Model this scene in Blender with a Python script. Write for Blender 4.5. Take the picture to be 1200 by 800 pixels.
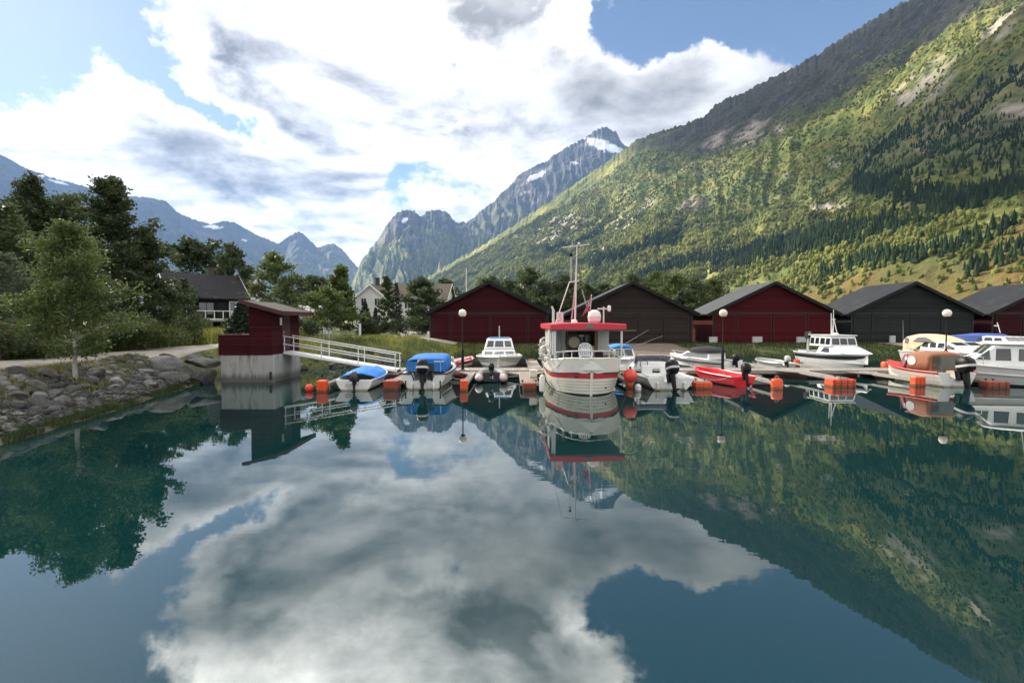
import bpy, bmesh, math, random
import numpy as np
from mathutils import Vector, Matrix, noise as mnoise
R = math.radians
PI = math.pi
random.seed(7)
rng = np.random.default_rng(7)
for _o in list(bpy.data.objects): bpy.data.objects.remove(_o)
scene = bpy.context.scene
col = scene.collection

# ------------------------------------------------------------------ camera
CAM_H = 2.8
PITCH = R(2.2)
cam_d = bpy.data.cameras.new('camera'); cam = bpy.data.objects.new('camera', cam_d); col.objects.link(cam)
cam_d.lens = 18.0; cam_d.sensor_width = 36.0; cam_d.clip_start = 0.1; cam_d.clip_end = 60000
cam.location = (0, 0, CAM_H); cam.rotation_euler = (PI/2 - PITCH, 0, 0)
scene.camera = cam
FPX = 600.0
def ray(px, py):
    dx = (px-600)/FPX; dy = (400-py)/FPX
    return np.array((dx, math.cos(PITCH)+dy*math.sin(PITCH), -math.sin(PITCH)+dy*math.cos(PITCH)))
def at_z(px, py, z):
    d = ray(px, py); t = (z-CAM_H)/d[2]
    return Vector((d[0]*t, d[1]*t, z))
def at_y(px, py, Y):
    d = ray(px, py); t = Y/d[1]
    return Vector((d[0]*t, Y, CAM_H+d[2]*t))

# ------------------------------------------------------------------ render / exposure
scene.render.engine = 'CYCLES'
scene.view_settings.view_transform = 'Standard'; scene.view_settings.look = 'None'
scene.view_settings.gamma = 1.0; scene.view_settings.use_curve_mapping = False
scene.view_settings.exposure = 1.42
cy = scene.cycles
cy.use_denoising = True
try: cy.denoiser = 'OPENIMAGEDENOISE'; cy.denoising_input_passes = 'RGB_ALBEDO_NORMAL'
except Exception: pass
cy.max_bounces = 6; cy.diffuse_bounces = 2; cy.glossy_bounces = 4; cy.transmission_bounces = 4
cy.volume_bounces = 0; cy.transparent_max_bounces = 8
cy.caustics_reflective = False; cy.caustics_refractive = False
cy.sample_clamp_indirect = 6.0
cy.use_adaptive_sampling = True; cy.adaptive_threshold = 0.015

# ------------------------------------------------------------------ sun and sky
SUN_AZ, SUN_EL = -46.0, 30.0          # degrees from +Y (towards +X), degrees above the horizon
S = Vector((math.sin(R(SUN_AZ))*math.cos(R(SUN_EL)), math.cos(R(SUN_AZ))*math.cos(R(SUN_EL)), math.sin(R(SUN_EL))))
sd = bpy.data.lights.new('sun', 'SUN'); sun = bpy.data.objects.new('sun', sd); col.objects.link(sun)
sd.energy = 5.0; sd.angle = R(0.5); sd.color = (1.0, 0.90, 0.74)
sun.rotation_euler = (-S).to_track_quat('-Z', 'Y').to_euler()
sun.location = (-300, 200, 400)

world = bpy.data.worlds.new('World'); scene.world = world; world.use_nodes = True
class NT:
    """small wrapper to write node trees as expressions"""
    def __init__(s, nt): s.nt = nt; s.n = nt.nodes; s.l = nt.links
    def new(s, t, **kw):
        x = s.n.new(t)
        for k, v in kw.items(): setattr(x, k, v)
        return x
    def put(s, sock, v):
        if hasattr(v, 'is_output') or isinstance(v, bpy.types.NodeSocket): s.l.new(v, sock)
        elif isinstance(v, (tuple, list)) and sock.type == 'RGBA' and len(v) == 3: sock.default_value = (*v, 1)
        else: sock.default_value = v
    def m(s, op, a, b=0.0, c=0.0, clamp=False):
        x = s.new('ShaderNodeMath', operation=op, use_clamp=clamp)
        s.put(x.inputs[0], a); s.put(x.inputs[1], b); s.put(x.inputs[2], c); return x.outputs[0]
    def vm(s, op, a, b=(0,0,0), out=0):
        x = s.new('ShaderNodeVectorMath', operation=op)
        s.put(x.inputs[0], a); s.put(x.inputs[1], b); return x.outputs[out]
    def rng(s, v, a, b, c=0.0, d=1.0, smooth=True):
        x = s.new('ShaderNodeMapRange', interpolation_type='SMOOTHSTEP' if smooth else 'LINEAR'); x.clamp = True
        s.put(x.inputs[0], v); s.put(x.inputs[1], a); s.put(x.inputs[2], b); s.put(x.inputs[3], c); s.put(x.inputs[4], d); return x.outputs[0]
    def mix(s, f, a, b, blend='MIX'):
        x = s.new('ShaderNodeMix', data_type='RGBA', blend_type=blend)
        s.put(x.inputs[0], f); s.put(x.inputs[6], a); s.put(x.inputs[7], b); return x.outputs[2]
    def noise(s, vec, scale, detail=4, rough=0.55, dist=0.0, out=0, dims='3D'):
        x = s.new('ShaderNodeTexNoise', noise_dimensions=dims)
        if vec is not None: s.put(x.inputs['Vector'], vec)
        x.inputs['Scale'].default_value = scale; x.inputs['Detail'].default_value = detail
        x.inputs['Roughness'].default_value = rough; x.inputs['Distortion'].default_value = dist
        return x.outputs[out]
    def mapping(s, vec, scale=(1,1,1), loc=(0,0,0), rot=(0,0,0)):
        x = s.new('ShaderNodeMapping'); s.put(x.inputs[0], vec)
        x.inputs['Scale'].default_value = scale; x.inputs['Location'].default_value = loc; x.inputs['Rotation'].default_value = rot
        return x.outputs[0]

def build_world():
    w = NT(world.node_tree); w.n.clear()
    sky = w.new('ShaderNodeTexSky', sky_type='NISHITA'); sky.sun_disc = False
    sky.sun_elevation = R(SUN_EL); sky.sun_rotation = R(SUN_AZ)
    sky.altitude = 0; sky.air_density = 1.0; sky.dust_density = 0.15; sky.ozone_density = 1.5
    D = w.new('ShaderNodeTexCoord').outputs['Generated']
    sep = w.new('ShaderNodeSeparateXYZ'); w.put(sep.inputs[0], D)
    x, y, z = sep.outputs
    hyp = w.m('SQRT', w.m('ADD', w.m('MULTIPLY', x, x), w.m('MULTIPLY', y, y)))
    az = w.m('MULTIPLY', w.m('ARCTAN2', x, y), 180/PI)
    el = w.m('MULTIPLY', w.m('ARCTAN2', z, hyp), 180/PI)
    # a flat cloud deck seen in perspective
    zz = w.m('ADD', w.m('MAXIMUM', z, 0.0), 0.16)
    P = w.new('ShaderNodeCombineXYZ'); w.put(P.inputs[0], w.m('DIVIDE', x, zz)); w.put(P.inputs[1], w.m('DIVIDE', y, zz)); w.put(P.inputs[2], 0.0)
    P = P.outputs[0]
    n1 = w.noise(w.mapping(P, (1.0, 1.0, 1.0), (3.1, 1.7, 0)), 1.5, 9, 0.58, 0.25)
    n2 = w.noise(w.mapping(P, (1.0, 1.0, 1.0), (8.3, 5.2, 2)), 1.3, 7, 0.55, 0.3)
    n3 = w.noise(D, 9.0, 6, 0.6)
    fine = w.noise(D, 26.0, 6, 0.62, 0.3)
    # wobble so that outlines of cloud masses stay ragged
    wn = w.noise(D, 5.0, 6, 0.6, 0.0, 1)
    ws = w.new('ShaderNodeSeparateXYZ'); w.put(ws.inputs[0], wn)
    az2 = w.m('ADD', az, w.m('MULTIPLY', w.m('SUBTRACT', ws.outputs[0], 0.5), 17.0))
    el2 = w.m('ADD', el, w.m('MULTIPLY', w.m('SUBTRACT', ws.outputs[1], 0.5), 13.0))
    def blob(px, py, rx, ry, tilt=0.0):
        d = ray(px, py); a0 = math.degrees(math.atan2(d[0], d[1])); e0 = math.degrees(math.atan2(d[2], math.hypot(d[0], d[1])))
        da = w.m('SUBTRACT', az2, a0); de = w.m('SUBTRACT', el2, e0)
        c, s_ = math.cos(R(tilt)), math.sin(R(tilt))
        u = w.m('ADD', w.m('MULTIPLY', da, c/rx), w.m('MULTIPLY', de, s_/rx))
        v = w.m('SUBTRACT', w.m('MULTIPLY', de, c/ry), w.m('MULTIPLY', da, s_/ry))
        q = w.m('ADD', w.m('MULTIPLY', u, u), w.m('MULTIPLY', v, v))
        return w.m('EXPONENT', w.m('MULTIPLY', q, -1.0))
    def total(lst):
        t = None
        for (amp, *b) in lst:
            v = w.m('MULTIPLY', blob(*b), amp)
            t = v if t is None else w.m('ADD', t, v)
        return t
    holes = total([(1.15, 25, 8, 7.0, 4.6, -12), (0.60, 20, 100, 4.5, 1.6, -8), (0.55, 75, 62, 4, 1.6, -20), (1.5, 845, 4, 11, 3.4, -3), (1.1, 960, 28, 9, 3.5, 5), (0.62, 512, 90, 5.0, 3.4, 20), (0.68, 548, 205, 6.0, 2.8, 10), (0.45, 490, 205, 3, 3, 30),
                   (0.72, 255, 134, 5, 1.3, -25), (0.75, 432, 185, 3.4, 1.2, -25), (0.5, 445, 45, 4, 1.5, -10),
                   (1.5, 850, -190, 17, 7, -12), (1.3, 1150, -120, 14, 8, 0), (1.5, -60, -110, 16, 12, -10), (0.45, 470, 235, 3, 2.2, 0), (0.8, 330, 285, 5, 2, 0)])
    solid = total([(0.7, 820, 95, 13, 3.2, 10), (0.8, 620, 150, 12, 5, 5), (0.55, 330, 190, 22, 6, -10), (0.6, 400, 30, 17, 6, 0), (0.5, 640, 20, 10, 4, 0), (0.6, 560, -120, 22, 9, 0), (0.5, 120, 150, 14, 4, 0)])
    greys = total([(1.1, 280, 66, 11, 4.6, -10), (0.6, 470, 60, 8, 3.0, -15), (0.35, 190, 110, 10, 3, -20), (0.35, 110, 170, 9, 3.0, -10), (0.45, 330, 145, 9, 3, -25), (0.55, 330, 235, 7, 2.2, -15), (0.45, 150, 215, 7, 2.0, -10), (0.6, 570, 40, 10, 3.5, -10), (0.7, 480, 115, 4.5, 3.0, -30), (0.55, 215, 172, 9, 2.4, -14), (0.75, 410, 215, 6, 3.0, -20), (0.8, 645, 20, 12, 4.5, 0), (0.45, 240, 228, 5, 1.5, 0),
                   (0.5, 770, 115, 3, 2.0, 30), (1.0, 600, -75, 15, 6, 0), (0.5, 690, 130, 5, 2, 20), (0.55, 880, 25, 3, 3, 40), (0.6, 320, -100, 10, 5, -10)])
    cover = w.m('ADD', w.m('MULTIPLY', n1, 1.25), w.m('ADD', w.m('MULTIPLY', n3, 0.35), w.m('MULTIPLY', w.m('SUBTRACT', fine, 0.5), 0.30)))
    cover = w.m('SUBTRACT', w.m('ADD', cover, w.m('MULTIPLY', solid, 0.55)), w.m('MULTIPLY', holes, 0.62))
    front = w.rng(y, -0.5, 0.2, 0.0, 1.0)
    cover = w.m('SUBTRACT', cover, w.m('MULTIPLY', w.m('SUBTRACT', 1.0, front), 0.10))
    mask = w.rng(cover, 0.50, 0.74)
    dens = w.rng(cover, 0.60, 1.15)                                   # thick cores are darker below
    sun_dot = w.vm('DOT_PRODUCT', D, tuple(S), 1)
    glow = w.rng(sun_dot, 0.55, 1.0)
    lum = w.m('ADD', w.m('MULTIPLY', glow, CLOUD_SUN), CLOUD_BASE)
    soft = w.noise(w.mapping(P, (1, 1, 1), (2.2, 9.1, 0)), 2.4, 8, 0.56, 0.3)
    g = w.m('MULTIPLY', greys, w.m('ADD', 0.22, w.m('MULTIPLY', w.rng(soft, 0.22, 0.80), 0.85)))
    g = w.m('ADD', g, w.m('MULTIPLY', w.rng(n2, 0.40, 0.80), 0.30))
    g = w.m('MULTIPLY', g, w.rng(cover, 0.58, 1.02), clamp=True)
    g = w.m('POWER', g, 1.15)
    back = w.m('ADD', 1.0, w.m('MULTIPLY', w.rng(y, 0.15, -0.45), CLOUD_REAR))
    lum = w.m('MULTIPLY', lum, back)
    lum = w.m('MULTIPLY', lum, w.m('SUBTRACT', 1.0, w.m('MULTIPLY', g, 0.85)))
    puff = w.noise(w.mapping(P, (1, 1, 1), (1.3, 4.4, 0)), 5.0, 6, 0.62, 0.4)
    # lumps lit from the sun's side: compare the cloud's thickness with that a little nearer the sun
    sh = Vector((S.x, S.y, 0)).normalized()*0.13
    def thick(off):
        q = w.vm('ADD', P, tuple(off)); a_ = w.noise(w.mapping(q, (1, 1, 1), (3.1, 1.7, 0)), 1.5, 7, 0.6, 0.25); b_ = w.noise(w.mapping(q, (1, 1, 1), (1.3, 4.4, 0)), 4.6, 6, 0.6, 0.3)
        return w.m('ADD', a_, w.m('MULTIPLY', b_, 0.22))
    relief = w.m('SUBTRACT', thick((0, 0, 0)), thick(sh))
    lum = w.m('MULTIPLY', lum, w.m('ADD', 1.0, w.m('MULTIPLY', relief, 3.6)))
    lum = w.m('MAXIMUM', lum, CLOUD_BASE*0.22)
    high = w.m('MULTIPLY', w.m('MULTIPLY', w.rng(el, 23.5, 36.0), w.rng(el, 44.0, 60.0, 1.0, 0.0)), front)
    lum = w.m('MULTIPLY', lum, w.m('ADD', 1.0, w.m('MULTIPLY', high, CLOUD_HIGH-1.0)))
    lum = w.m('MULTIPLY', lum, w.m('ADD', 0.62, w.m('MULTIPLY', w.m('ADD', n3, puff), 0.38)))
    cc = w.mix(w.m('MULTIPLY', g, 1.0, clamp=True), (1.0, 0.98, 0.945), (0.97, 0.975, 1.0))
    cc = w.vm('SCALE', cc)
    w.l.new(lum, cc.node.inputs['Scale'])
    sk = w.vm('SCALE', sky.outputs[0]); sk.node.inputs['Scale'].default_value = SKY_STRENGTH / 0.1
    res = w.mix(mask, sk, cc)
    # the ground half of the sphere
    res = w.mix(w.rng(z, -0.06, -0.01), (0.6, 0.75, 0.7), res)
    bg = w.new('ShaderNodeBackground'); w.put(bg.inputs[0], res); bg.inputs[1].default_value = 0.1
    out = w.new('ShaderNodeOutputWorld'); w.l.new(bg.outputs[0], out.inputs[0])
SKY_STRENGTH = 0.051       # of the Nishita sky
CLOUD_REAR = 0.7; CLOUD_HIGH = 4.2
CLOUD_SUN, CLOUD_BASE = 4.0, 3.3   # radiance of clouds (before the background strength of 0.1)
build_world()
try: world.cycles.sampling_method = 'MANUAL'; world.cycles.sample_map_resolution = 1024
except Exception: pass

# ------------------------------------------------------------------ helpers: objects
def link(o, parent=None):
    col.objects.link(o)
    if parent is not None: o.parent = parent
    return o
def tag(o, label=None, cat=None, group=None, kind=None):
    if label: o['label'] = label
    if cat: o['category'] = cat
    if group: o['group'] = group
    if kind: o['kind'] = kind
    return o
def thing(name, label, cat, loc=(0,0,0), rz=0.0, group=None):
    o = bpy.data.objects.new(name, None); o.empty_display_size = 0.3
    col.objects.link(o); o.location = loc; o.rotation_euler = (0, 0, rz)
    return tag(o, label, cat, group)
def copy_tree(o, parent=None):
    c = o.copy(); col.objects.link(c); c.parent = parent
    for ch in list(o.children): copy_tree(ch, c)
    return c

class MB:
    """collects vertices and faces; build() makes ONE mesh object"""
    def __init__(s): s.v = []; s.f = []; s.mi = []
    def add(s, vs, fs, mi=0):
        b = len(s.v); s.v += [tuple(p) for p in vs]
        for k, f in enumerate(fs):
            s.f.append([i+b for i in f]); s.mi.append(mi[k] if isinstance(mi, (list, tuple)) else mi)
        return s
    def box(s, c, d, rot=None, mi=0, taper=1.0):
        hx, hy, hz = d[0]/2, d[1]/2, d[2]/2
        vs = [Vector((sx*hx*(taper if sz > 0 else 1), sy*hy*(taper if sz > 0 else 1), sz*hz)) for sz in (-1,1) for sy in (-1,1) for sx in (-1,1)]
        if rot is not None:
            m = rot if isinstance(rot, Matrix) else Matrix.Rotation(rot, 3, 'Z'); vs = [m @ p for p in vs]
        c = Vector(c); vs = [p+c for p in vs]
        return s.add(vs, [(0,2,3,1),(4,5,7,6),(0,1,5,4),(2,6,7,3),(0,4,6,2),(1,3,7,5)], mi)
    def tube(s, p0, p1, r0, r1=None, n=8, mi=0, caps=True):
        return s.path([p0, p1], [r0, r0 if r1 is None else r1], n, mi, caps)
    def path(s, pts, r, n=8, mi=0, caps=True, closed=False):
        pts = [Vector(p) for p in pts]; m = len(pts)
        rs = r if isinstance(r, (list, tuple)) else [r]*m
        vs = []; ref = None
        for i, p in enumerate(pts):
            if closed: t = (pts[(i+1) % m]-pts[i-1])
            else: t = (pts[min(i+1, m-1)]-pts[max(i-1, 0)])
            t = t.normalized() if t.length > 1e-9 else Vector((0,0,1))
            if ref is None: ref = Vector((0,0,1)) if abs(t.z) < 0.9 else Vector((1,0,0))
            u = t.cross(ref).normalized(); w_ = u.cross(t).normalized(); ref = w_
            for k in range(n):
                a = 2*PI*k/n; vs.append(p+(u*math.cos(a)+w_*math.sin(a))*rs[i])
        fs = []
        for i in range(m if closed else m-1):
            j = (i+1) % m
            for k in range(n):
                k2 = (k+1) % n; fs.append((i*n+k, i*n+k2, j*n+k2, j*n+k))
        if caps and not closed: fs += [tuple(range(n))[::-1], tuple((m-1)*n+k for k in range(n))]
        return s.add(vs, fs, mi)
    def loft(s, rings, mi=0, closed=True, cap0=True, cap1=True):
        """rings: lists of points, same count; mi may be a list with one index per ring segment"""
        n = len(rings[0]); vs = [p for r_ in rings for p in r_]; fs = []; ml = []
        k_max = n if closed else n-1
        for i in range(len(rings)-1):
            for k in range(k_max):
                k2 = (k+1) % n; fs.append((i*n+k, i*n+k2, (i+1)*n+k2, (i+1)*n+k)); ml.append(mi[k] if isinstance(mi, (list, tuple)) else mi)
        m0 = mi[0] if isinstance(mi, (list, tuple)) else mi
        if cap0: fs.append(tuple(range(n))[::-1]); ml.append(m0)
        if cap1: fs.append(tuple((len(rings)-1)*n+k for k in range(n))); ml.append(m0)
        return s.add(vs, fs, ml)
    def prism(s, poly, off, mi=0):
        """polygon (3-D points) extruded by the vector off"""
        n = len(poly); off = Vector(off); a = [Vector(p) for p in poly]; b = [p+off for p in a]
        fs = [tuple(range(n))[::-1], tuple(range(n, 2*n))]+[(k, (k+1) % n, n+(k+1) % n, n+k) for k in range(n)]
        return s.add(a+b, fs, mi)
    def lathe(s, prof, c=(0,0,0), n=16, mi=0, axis='z'):
        vs = []; c = Vector(c)
        for (r, z) in prof:
            for k in range(n):
                a = 2*PI*k/n; q = Vector((r*math.cos(a), r*math.sin(a), z))
                if axis == 'x': q = Vector((q.z, q.x, q.y))
                if axis == 'y': q = Vector((q.y, q.z, q.x))
                vs.append(q+c)
        fs = [(i*n+k, i*n+(k+1) % n, (i+1)*n+(k+1) % n, (i+1)*n+k) for i in range(len(prof)-1) for k in range(n)]
        fs += [tuple(range(n))[::-1], tuple((len(prof)-1)*n+k for k in range(n))]
        return s.add(vs, fs, mi)
    def ball(s, c, r, n=14, m=9, mi=0, sq=(1,1,1)):
        c = Vector(c); vs = []; fs = []
        for i in range(1, m):
            th = PI*i/m
            for k in range(n):
                a = 2*PI*k/n; vs.append(c+Vector((r*sq[0]*math.sin(th)*math.cos(a), r*sq[1]*math.sin(th)*math.sin(a), r*sq[2]*math.cos(th))))
        b = len(vs); vs += [c+Vector((0,0,r*sq[2])), c-Vector((0,0,r*sq[2]))]
        for i in range(m-2):
            for k in range(n): fs.append((i*n+k, (i+1)*n+k, (i+1)*n+(k+1) % n, i*n+(k+1) % n))
        for k in range(n): fs += [(b, k, (k+1) % n), (b+1, (m-2)*n+(k+1) % n, (m-2)*n+k)]
        return s.add(vs, fs, mi)
    def build(s, name, mats, parent=None, smooth=False, bevel=0.0, angle=40, seg=2, fix=True):
        me = bpy.data.meshes.new(name); me.from_pydata(s.v, [], s.f)
        mats = mats if isinstance(mats, (list, tuple)) else [mats]
        for m in mats: me.materials.append(m)
        if len(mats) > 1: me.polygons.foreach_set('material_index', s.mi)
        if fix:
            bm = bmesh.new(); bm.from_mesh(me); bmesh.ops.recalc_face_normals(bm, faces=bm.faces); bm.to_mesh(me); bm.free()
        if smooth:
            me.polygons.foreach_set('use_smooth', [True]*len(me.polygons))
            try: me.set_sharp_from_angle(angle=R(angle))
            except Exception: pass
        me.update()
        o = bpy.data.objects.new(name, me); link(o, parent)
        if bevel > 0:
            b = o.modifiers.new('bevel', 'BEVEL'); b.width = bevel; b.segments = seg; b.limit_method = 'ANGLE'; b.angle_limit = R(35); b.harden_normals = False
        return o

def np_mesh(name, V, F, mats, parent=None, smooth=False, mi=None, attrs=None):
    """V (n,3), F (m,3 or 4) arrays"""
    V = np.ascontiguousarray(V, dtype=np.float32); F = np.ascontiguousarray(F, dtype=np.int32)
    me = bpy.data.meshes.new(name); k = F.shape[1]
    me.vertices.add(len(V)); me.vertices.foreach_set('co', V.ravel())
    me.loops.add(F.size); me.loops.foreach_set('vertex_index', F.ravel())
    me.polygons.add(len(F)); me.polygons.foreach_set('loop_start', np.arange(0, F.size, k, dtype=np.int32))
    mats = mats if isinstance(mats, (list, tuple)) else [mats]
    for m in mats: me.materials.append(m)
    if mi is not None: me.polygons.foreach_set('material_index', np.asarray(mi, dtype=np.int32))
    me.polygons.foreach_set('use_smooth', np.full(len(F), smooth, dtype=bool))
    for an, av in (attrs or {}).items():
        a = me.attributes.new(an, 'FLOAT', 'POINT'); a.data.foreach_set('value', np.asarray(av, dtype=np.float32))
    me.update(calc_edges=True); me.validate()
    o = bpy.data.objects.new(name, me); link(o, parent); return o

# ------------------------------------------------------------------ helpers: numpy noise
_perm = rng.permutation(512)
_g = rng.normal(size=(512, 2)); _g /= np.linalg.norm(_g, axis=1)[:, None]
def perlin(x, y):
    xi = np.floor(x).astype(int); yi = np.floor(y).astype(int); xf = x-xi; yf = y-yi
    def grad(ix, iy, fx, fy):
        h = _perm[(_perm[ix % 512]+iy) % 512]; g = _g[h]; return g[..., 0]*fx+g[..., 1]*fy
    u = xf*xf*xf*(xf*(xf*6-15)+10); v = yf*yf*yf*(yf*(yf*6-15)+10)
    a = grad(xi, yi, xf, yf); b = grad(xi+1, yi, xf-1, yf); c = grad(xi, yi+1, xf, yf-1); d = grad(xi+1, yi+1, xf-1, yf-1)
    return ((a+(b-a)*u)+((c+(d-c)*u)-(a+(b-a)*u))*v)*1.5
def fbm(x, y, oct=5, gain=0.5, lac=2.03, ridged=False):
    t = np.zeros_like(x, dtype=float); a = 1.0; n = 0.0
    for k in range(oct):
        p = perlin(x+17.3*k, y-9.1*k)
        t += a*((1-2*np.abs(p)) if ridged else p); n += a; a *= gain; x = x*lac; y = y*lac
    return t/n
def sstep(x, a, b):
    t = np.clip((x-a)/(b-a), 0, 1); return t*t*(3-2*t)

# ------------------------------------------------------------------ helpers: materials
_mats = {}
def mat(name, color, rough=0.5, metal=0.0, var=0.12, scale=3.0, bump=0.0, bscale=40.0, spec=0.5, coat=0.0, dirt=None, dirt_amt=0.35, dscale=2.0, trans=0.0, stretch=(1,1,1), tide=None, tide_z=0.09):
    """painted / plain surface with a little uneven colour, dirt and bump"""
    if name in _mats: return _mats[name]
    m = bpy.data.materials.new(name); m.use_nodes = True; t = NT(m.node_tree)
    b = t.n['Principled BSDF']
    P = t.new('ShaderNodeTexCoord').outputs['Object']
    P = t.mapping(P, stretch)
    n = t.noise(P, scale, 5, 0.6)
    c = t.mix(n, tuple(x*(1-var) for x in color), tuple(min(1, x*(1+var)) for x in color))
    if dirt is not None:
        dm = t.rng(t.noise(P, dscale, 7, 0.68, 0.4), 0.48, 0.75)
        c = t.mix(t.m('MULTIPLY', dm, dirt_amt), c, dirt)
    if tide is not None:                                               # scum along the waterline
        z = t.new('ShaderNodeSeparateXYZ'); t.put(z.inputs[0], t.new('ShaderNodeTexCoord').outputs['Object'])
        zz = t.m('ADD', z.outputs[2], t.m('MULTIPLY', t.m('SUBTRACT', t.noise(t.mapping(P, (1, 1, 0.3)), 7.0, 5, 0.65), 0.5), tide_z*1.4))
        c = t.mix(t.m('MULTIPLY', t.rng(zz, tide_z*0.35, tide_z*1.2, 1.0, 0.0), 0.8), c, tide)
    t.put(b.inputs['Base Color'], c)
    b.inputs['Roughness'].default_value = rough; b.inputs['Metallic'].default_value = metal
    b.inputs['Specular IOR Level'].default_value = spec; b.inputs['Coat Weight'].default_value = coat
    b.inputs['Transmission Weight'].default_value = trans
    if bump > 0:
        bn = t.new('ShaderNodeBump'); bn.inputs['Strength'].default_value = bump; bn.inputs['Distance'].default_value = 0.02
        t.put(bn.inputs['Height'], t.noise(P, bscale, 4, 0.6)); t.l.new(bn.outputs[0], b.inputs['Normal'])
    _mats[name] = m; return m

# ================================================================== GROUND, WATER, ROAD
_sy = np.array([-80, 5, 11.4, 18, 22, 24, 27, 30, 35, 39, 43, 200.])
_sx = np.array([-10.2, -10.9, -11.6, -13.0, -13.9, -14.2, -13.4, -11.8, -9.0, -6.6, -4.2, -4.2])
_fx = np.array([-200, -4.5, 2, 12, 20, 45, 60, 75, 400.])
_fy = np.array([43.5, 43.0, 43.5, 42.0, 41.0, 40.0, 38.0, 20.0, 20.0])
def shore_d(X, Y):
    """about the metres inland (+) or out on the water (-)"""
    dl = np.interp(Y, _sy, _sx)-X
    df = Y-np.interp(X, _fx, _fy)
    w = fbm(np.asarray(X, float)*0.45, np.asarray(Y, float)*0.45, 3)*0.35
    return np.maximum(dl, df)+w
def gz(X, Y):
    X = np.asarray(X, float); Y = np.asarray(Y, float)
    d = shore_d(X, Y)
    left = sstep(-X, 4.0, 9.0)
    bank = np.interp(d, [-30, -3, 0, 1.0, 3.1, 3.9, 30], [-4, -1.4, 0.0, 0.32, 1.12, 1.3, 1.35])
    far = np.interp(d, [-30, -3, 0, 2.5, 5.5, 9, 60], [-4, -1.2, 0.0, 0.38, 0.72, 0.78, 1.1])
    z = far+(bank-far)*left
    dist = np.hypot(X, Y)
    z = z+np.where(d > 4, sstep(dist, 70, 900)*6.0, 0)
    z = z+fbm(X*0.35, Y*0.35, 3)*0.07*sstep(d, 0.3, 2)
    return z
def gz1(x, y): return float(gz(np.array([x]), np.array([y]))[0])

def ground_material():
    m = bpy.data.materials.new('meadow_ground'); m.use_nodes = True; t = NT(m.node_tree); b = t.n['Principled BSDF']
    P = t.new('ShaderNodeTexCoord').outputs['Object']
    n1 = t.noise(P, 0.35, 6, 0.62); n2 = t.noise(P, 4.0, 5, 0.65); n3 = t.noise(P, 0.05, 4, 0.6)
    g = t.mix(n2, (0.035, 0.055, 0.014), (0.105, 0.125, 0.032))
    g = t.mix(t.rng(n1, 0.45, 0.68), g, (0.16, 0.145, 0.055))
    g = t.mix(t.rng(n3, 0.5, 0.65), g, (0.10, 0.12, 0.03))
    z = t.new('ShaderNodeSeparateXYZ'); t.put(z.inputs[0], P)
    wet = t.rng(t.m('ADD', z.outputs[2], t.m('MULTIPLY', t.m('SUBTRACT', n2, 0.5), 0.3)), 0.02, 0.34)
    mud = t.mix(n2, (0.035, 0.032, 0.018), (0.10, 0.09, 0.05))
    t.put(b.inputs['Base Color'], t.mix(wet, mud, g)); b.inputs['Roughness'].default_value = 0.9
    b.inputs['Specular IOR Level'].default_value = 0.2
    bn = t.new('ShaderNodeBump'); bn.inputs['Strength'].default_value = 0.8; bn.inputs['Distance'].default_value = 0.12
    t.put(bn.inputs['Height'], t.noise(P, 7, 6, 0.7)); t.l.new(bn.outputs[0], b.inputs['Normal'])
    return m
def axis(*segs):
    out = []
    for a, b, st in segs: out += list(np.arange(a, b, st))
    return np.array(out+[segs[-1][1]])
gxs = np.concatenate([[-9000, -6000, -3500, -2000, -1100, -600, -350, -200, -130], axis((-90, -30, 3), (-30, -2, 0.35), (-2, 50, 1.0), (50, 110, 4)), [150, 230, 380, 650, 1100, 2000, 3500, 6000, 9000]])
gys = np.concatenate([[-60, -30, -12], axis((-5, 50, 0.35), (50, 130, 3)), [170, 240, 350, 520, 800, 1200, 1900, 3000, 4800, 7000, 9500]])
GX, GY = np.meshgrid(gxs, gys, indexing='ij')
def grid_faces(a, b):
    i = np.arange(a-1)[:, None]*b+np.arange(b-1)[None, :]; i = i.ravel()
    return np.stack([i, i+b, i+b+1, i+1], 1)
gr = np_mesh('ground', np.stack([GX.ravel(), GY.ravel(), gz(GX.ravel(), GY.ravel())], 1), grid_faces(len(gxs), len(gys)), ground_material(), smooth=True)
tag(gr, kind='structure')

def water_material():
    m = bpy.data.materials.new('fjord_water'); m.use_nodes = True; t = NT(m.node_tree); t.n.clear()
    P = t.new('ShaderNodeTexCoord').outputs['Object']
    # glacier-milk water: dim teal body under a smooth mirror
    dif = t.new('ShaderNodeBsdfDiffuse'); t.put(dif.inputs[0], WATER_BODY)
    gl = t.new('ShaderNodeBsdfGlossy'); gl.inputs['Roughness'].default_value = 0.004; t.put(gl.inputs[0], (0.98, 0.99, 0.965))
    fr = t.new('ShaderNodeFresnel'); fr.inputs['IOR'].default_value = WATER_IOR
    b1 = t.new('ShaderNodeBump'); b1.inputs['Strength'].default_value = 0.42; b1.inputs['Distance'].default_value = 0.0055
    patch = t.rng(t.noise(P, 0.09, 3, 0.5), 0.42, 0.62, 0.15, 1.0)
    h1 = t.noise(t.mapping(P, (0.5, 1.6, 1.0)), 1.1, 3, 0.5, 0.3)
    h2 = t.noise(t.mapping(P, (0.6, 1.5, 1.0)), 7.0, 2, 0.5)
    t.put(b1.inputs['Height'], t.m('MULTIPLY', t.m('ADD', h1, t.m('MULTIPLY', h2, 0.10)), patch))
    for x in (gl, fr): t.l.new(b1.outputs[0], x.inputs['Normal'])
    mx = t.new('ShaderNodeMixShader'); t.l.new(fr.outputs[0], mx.inputs[0]); t.l.new(dif.outputs[0], mx.inputs[1]); t.l.new(gl.outputs[0], mx.inputs[2])
    out = t.new('ShaderNodeOutputMaterial'); t.l.new(mx.outputs[0], out.inputs[0])
    return m
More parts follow.
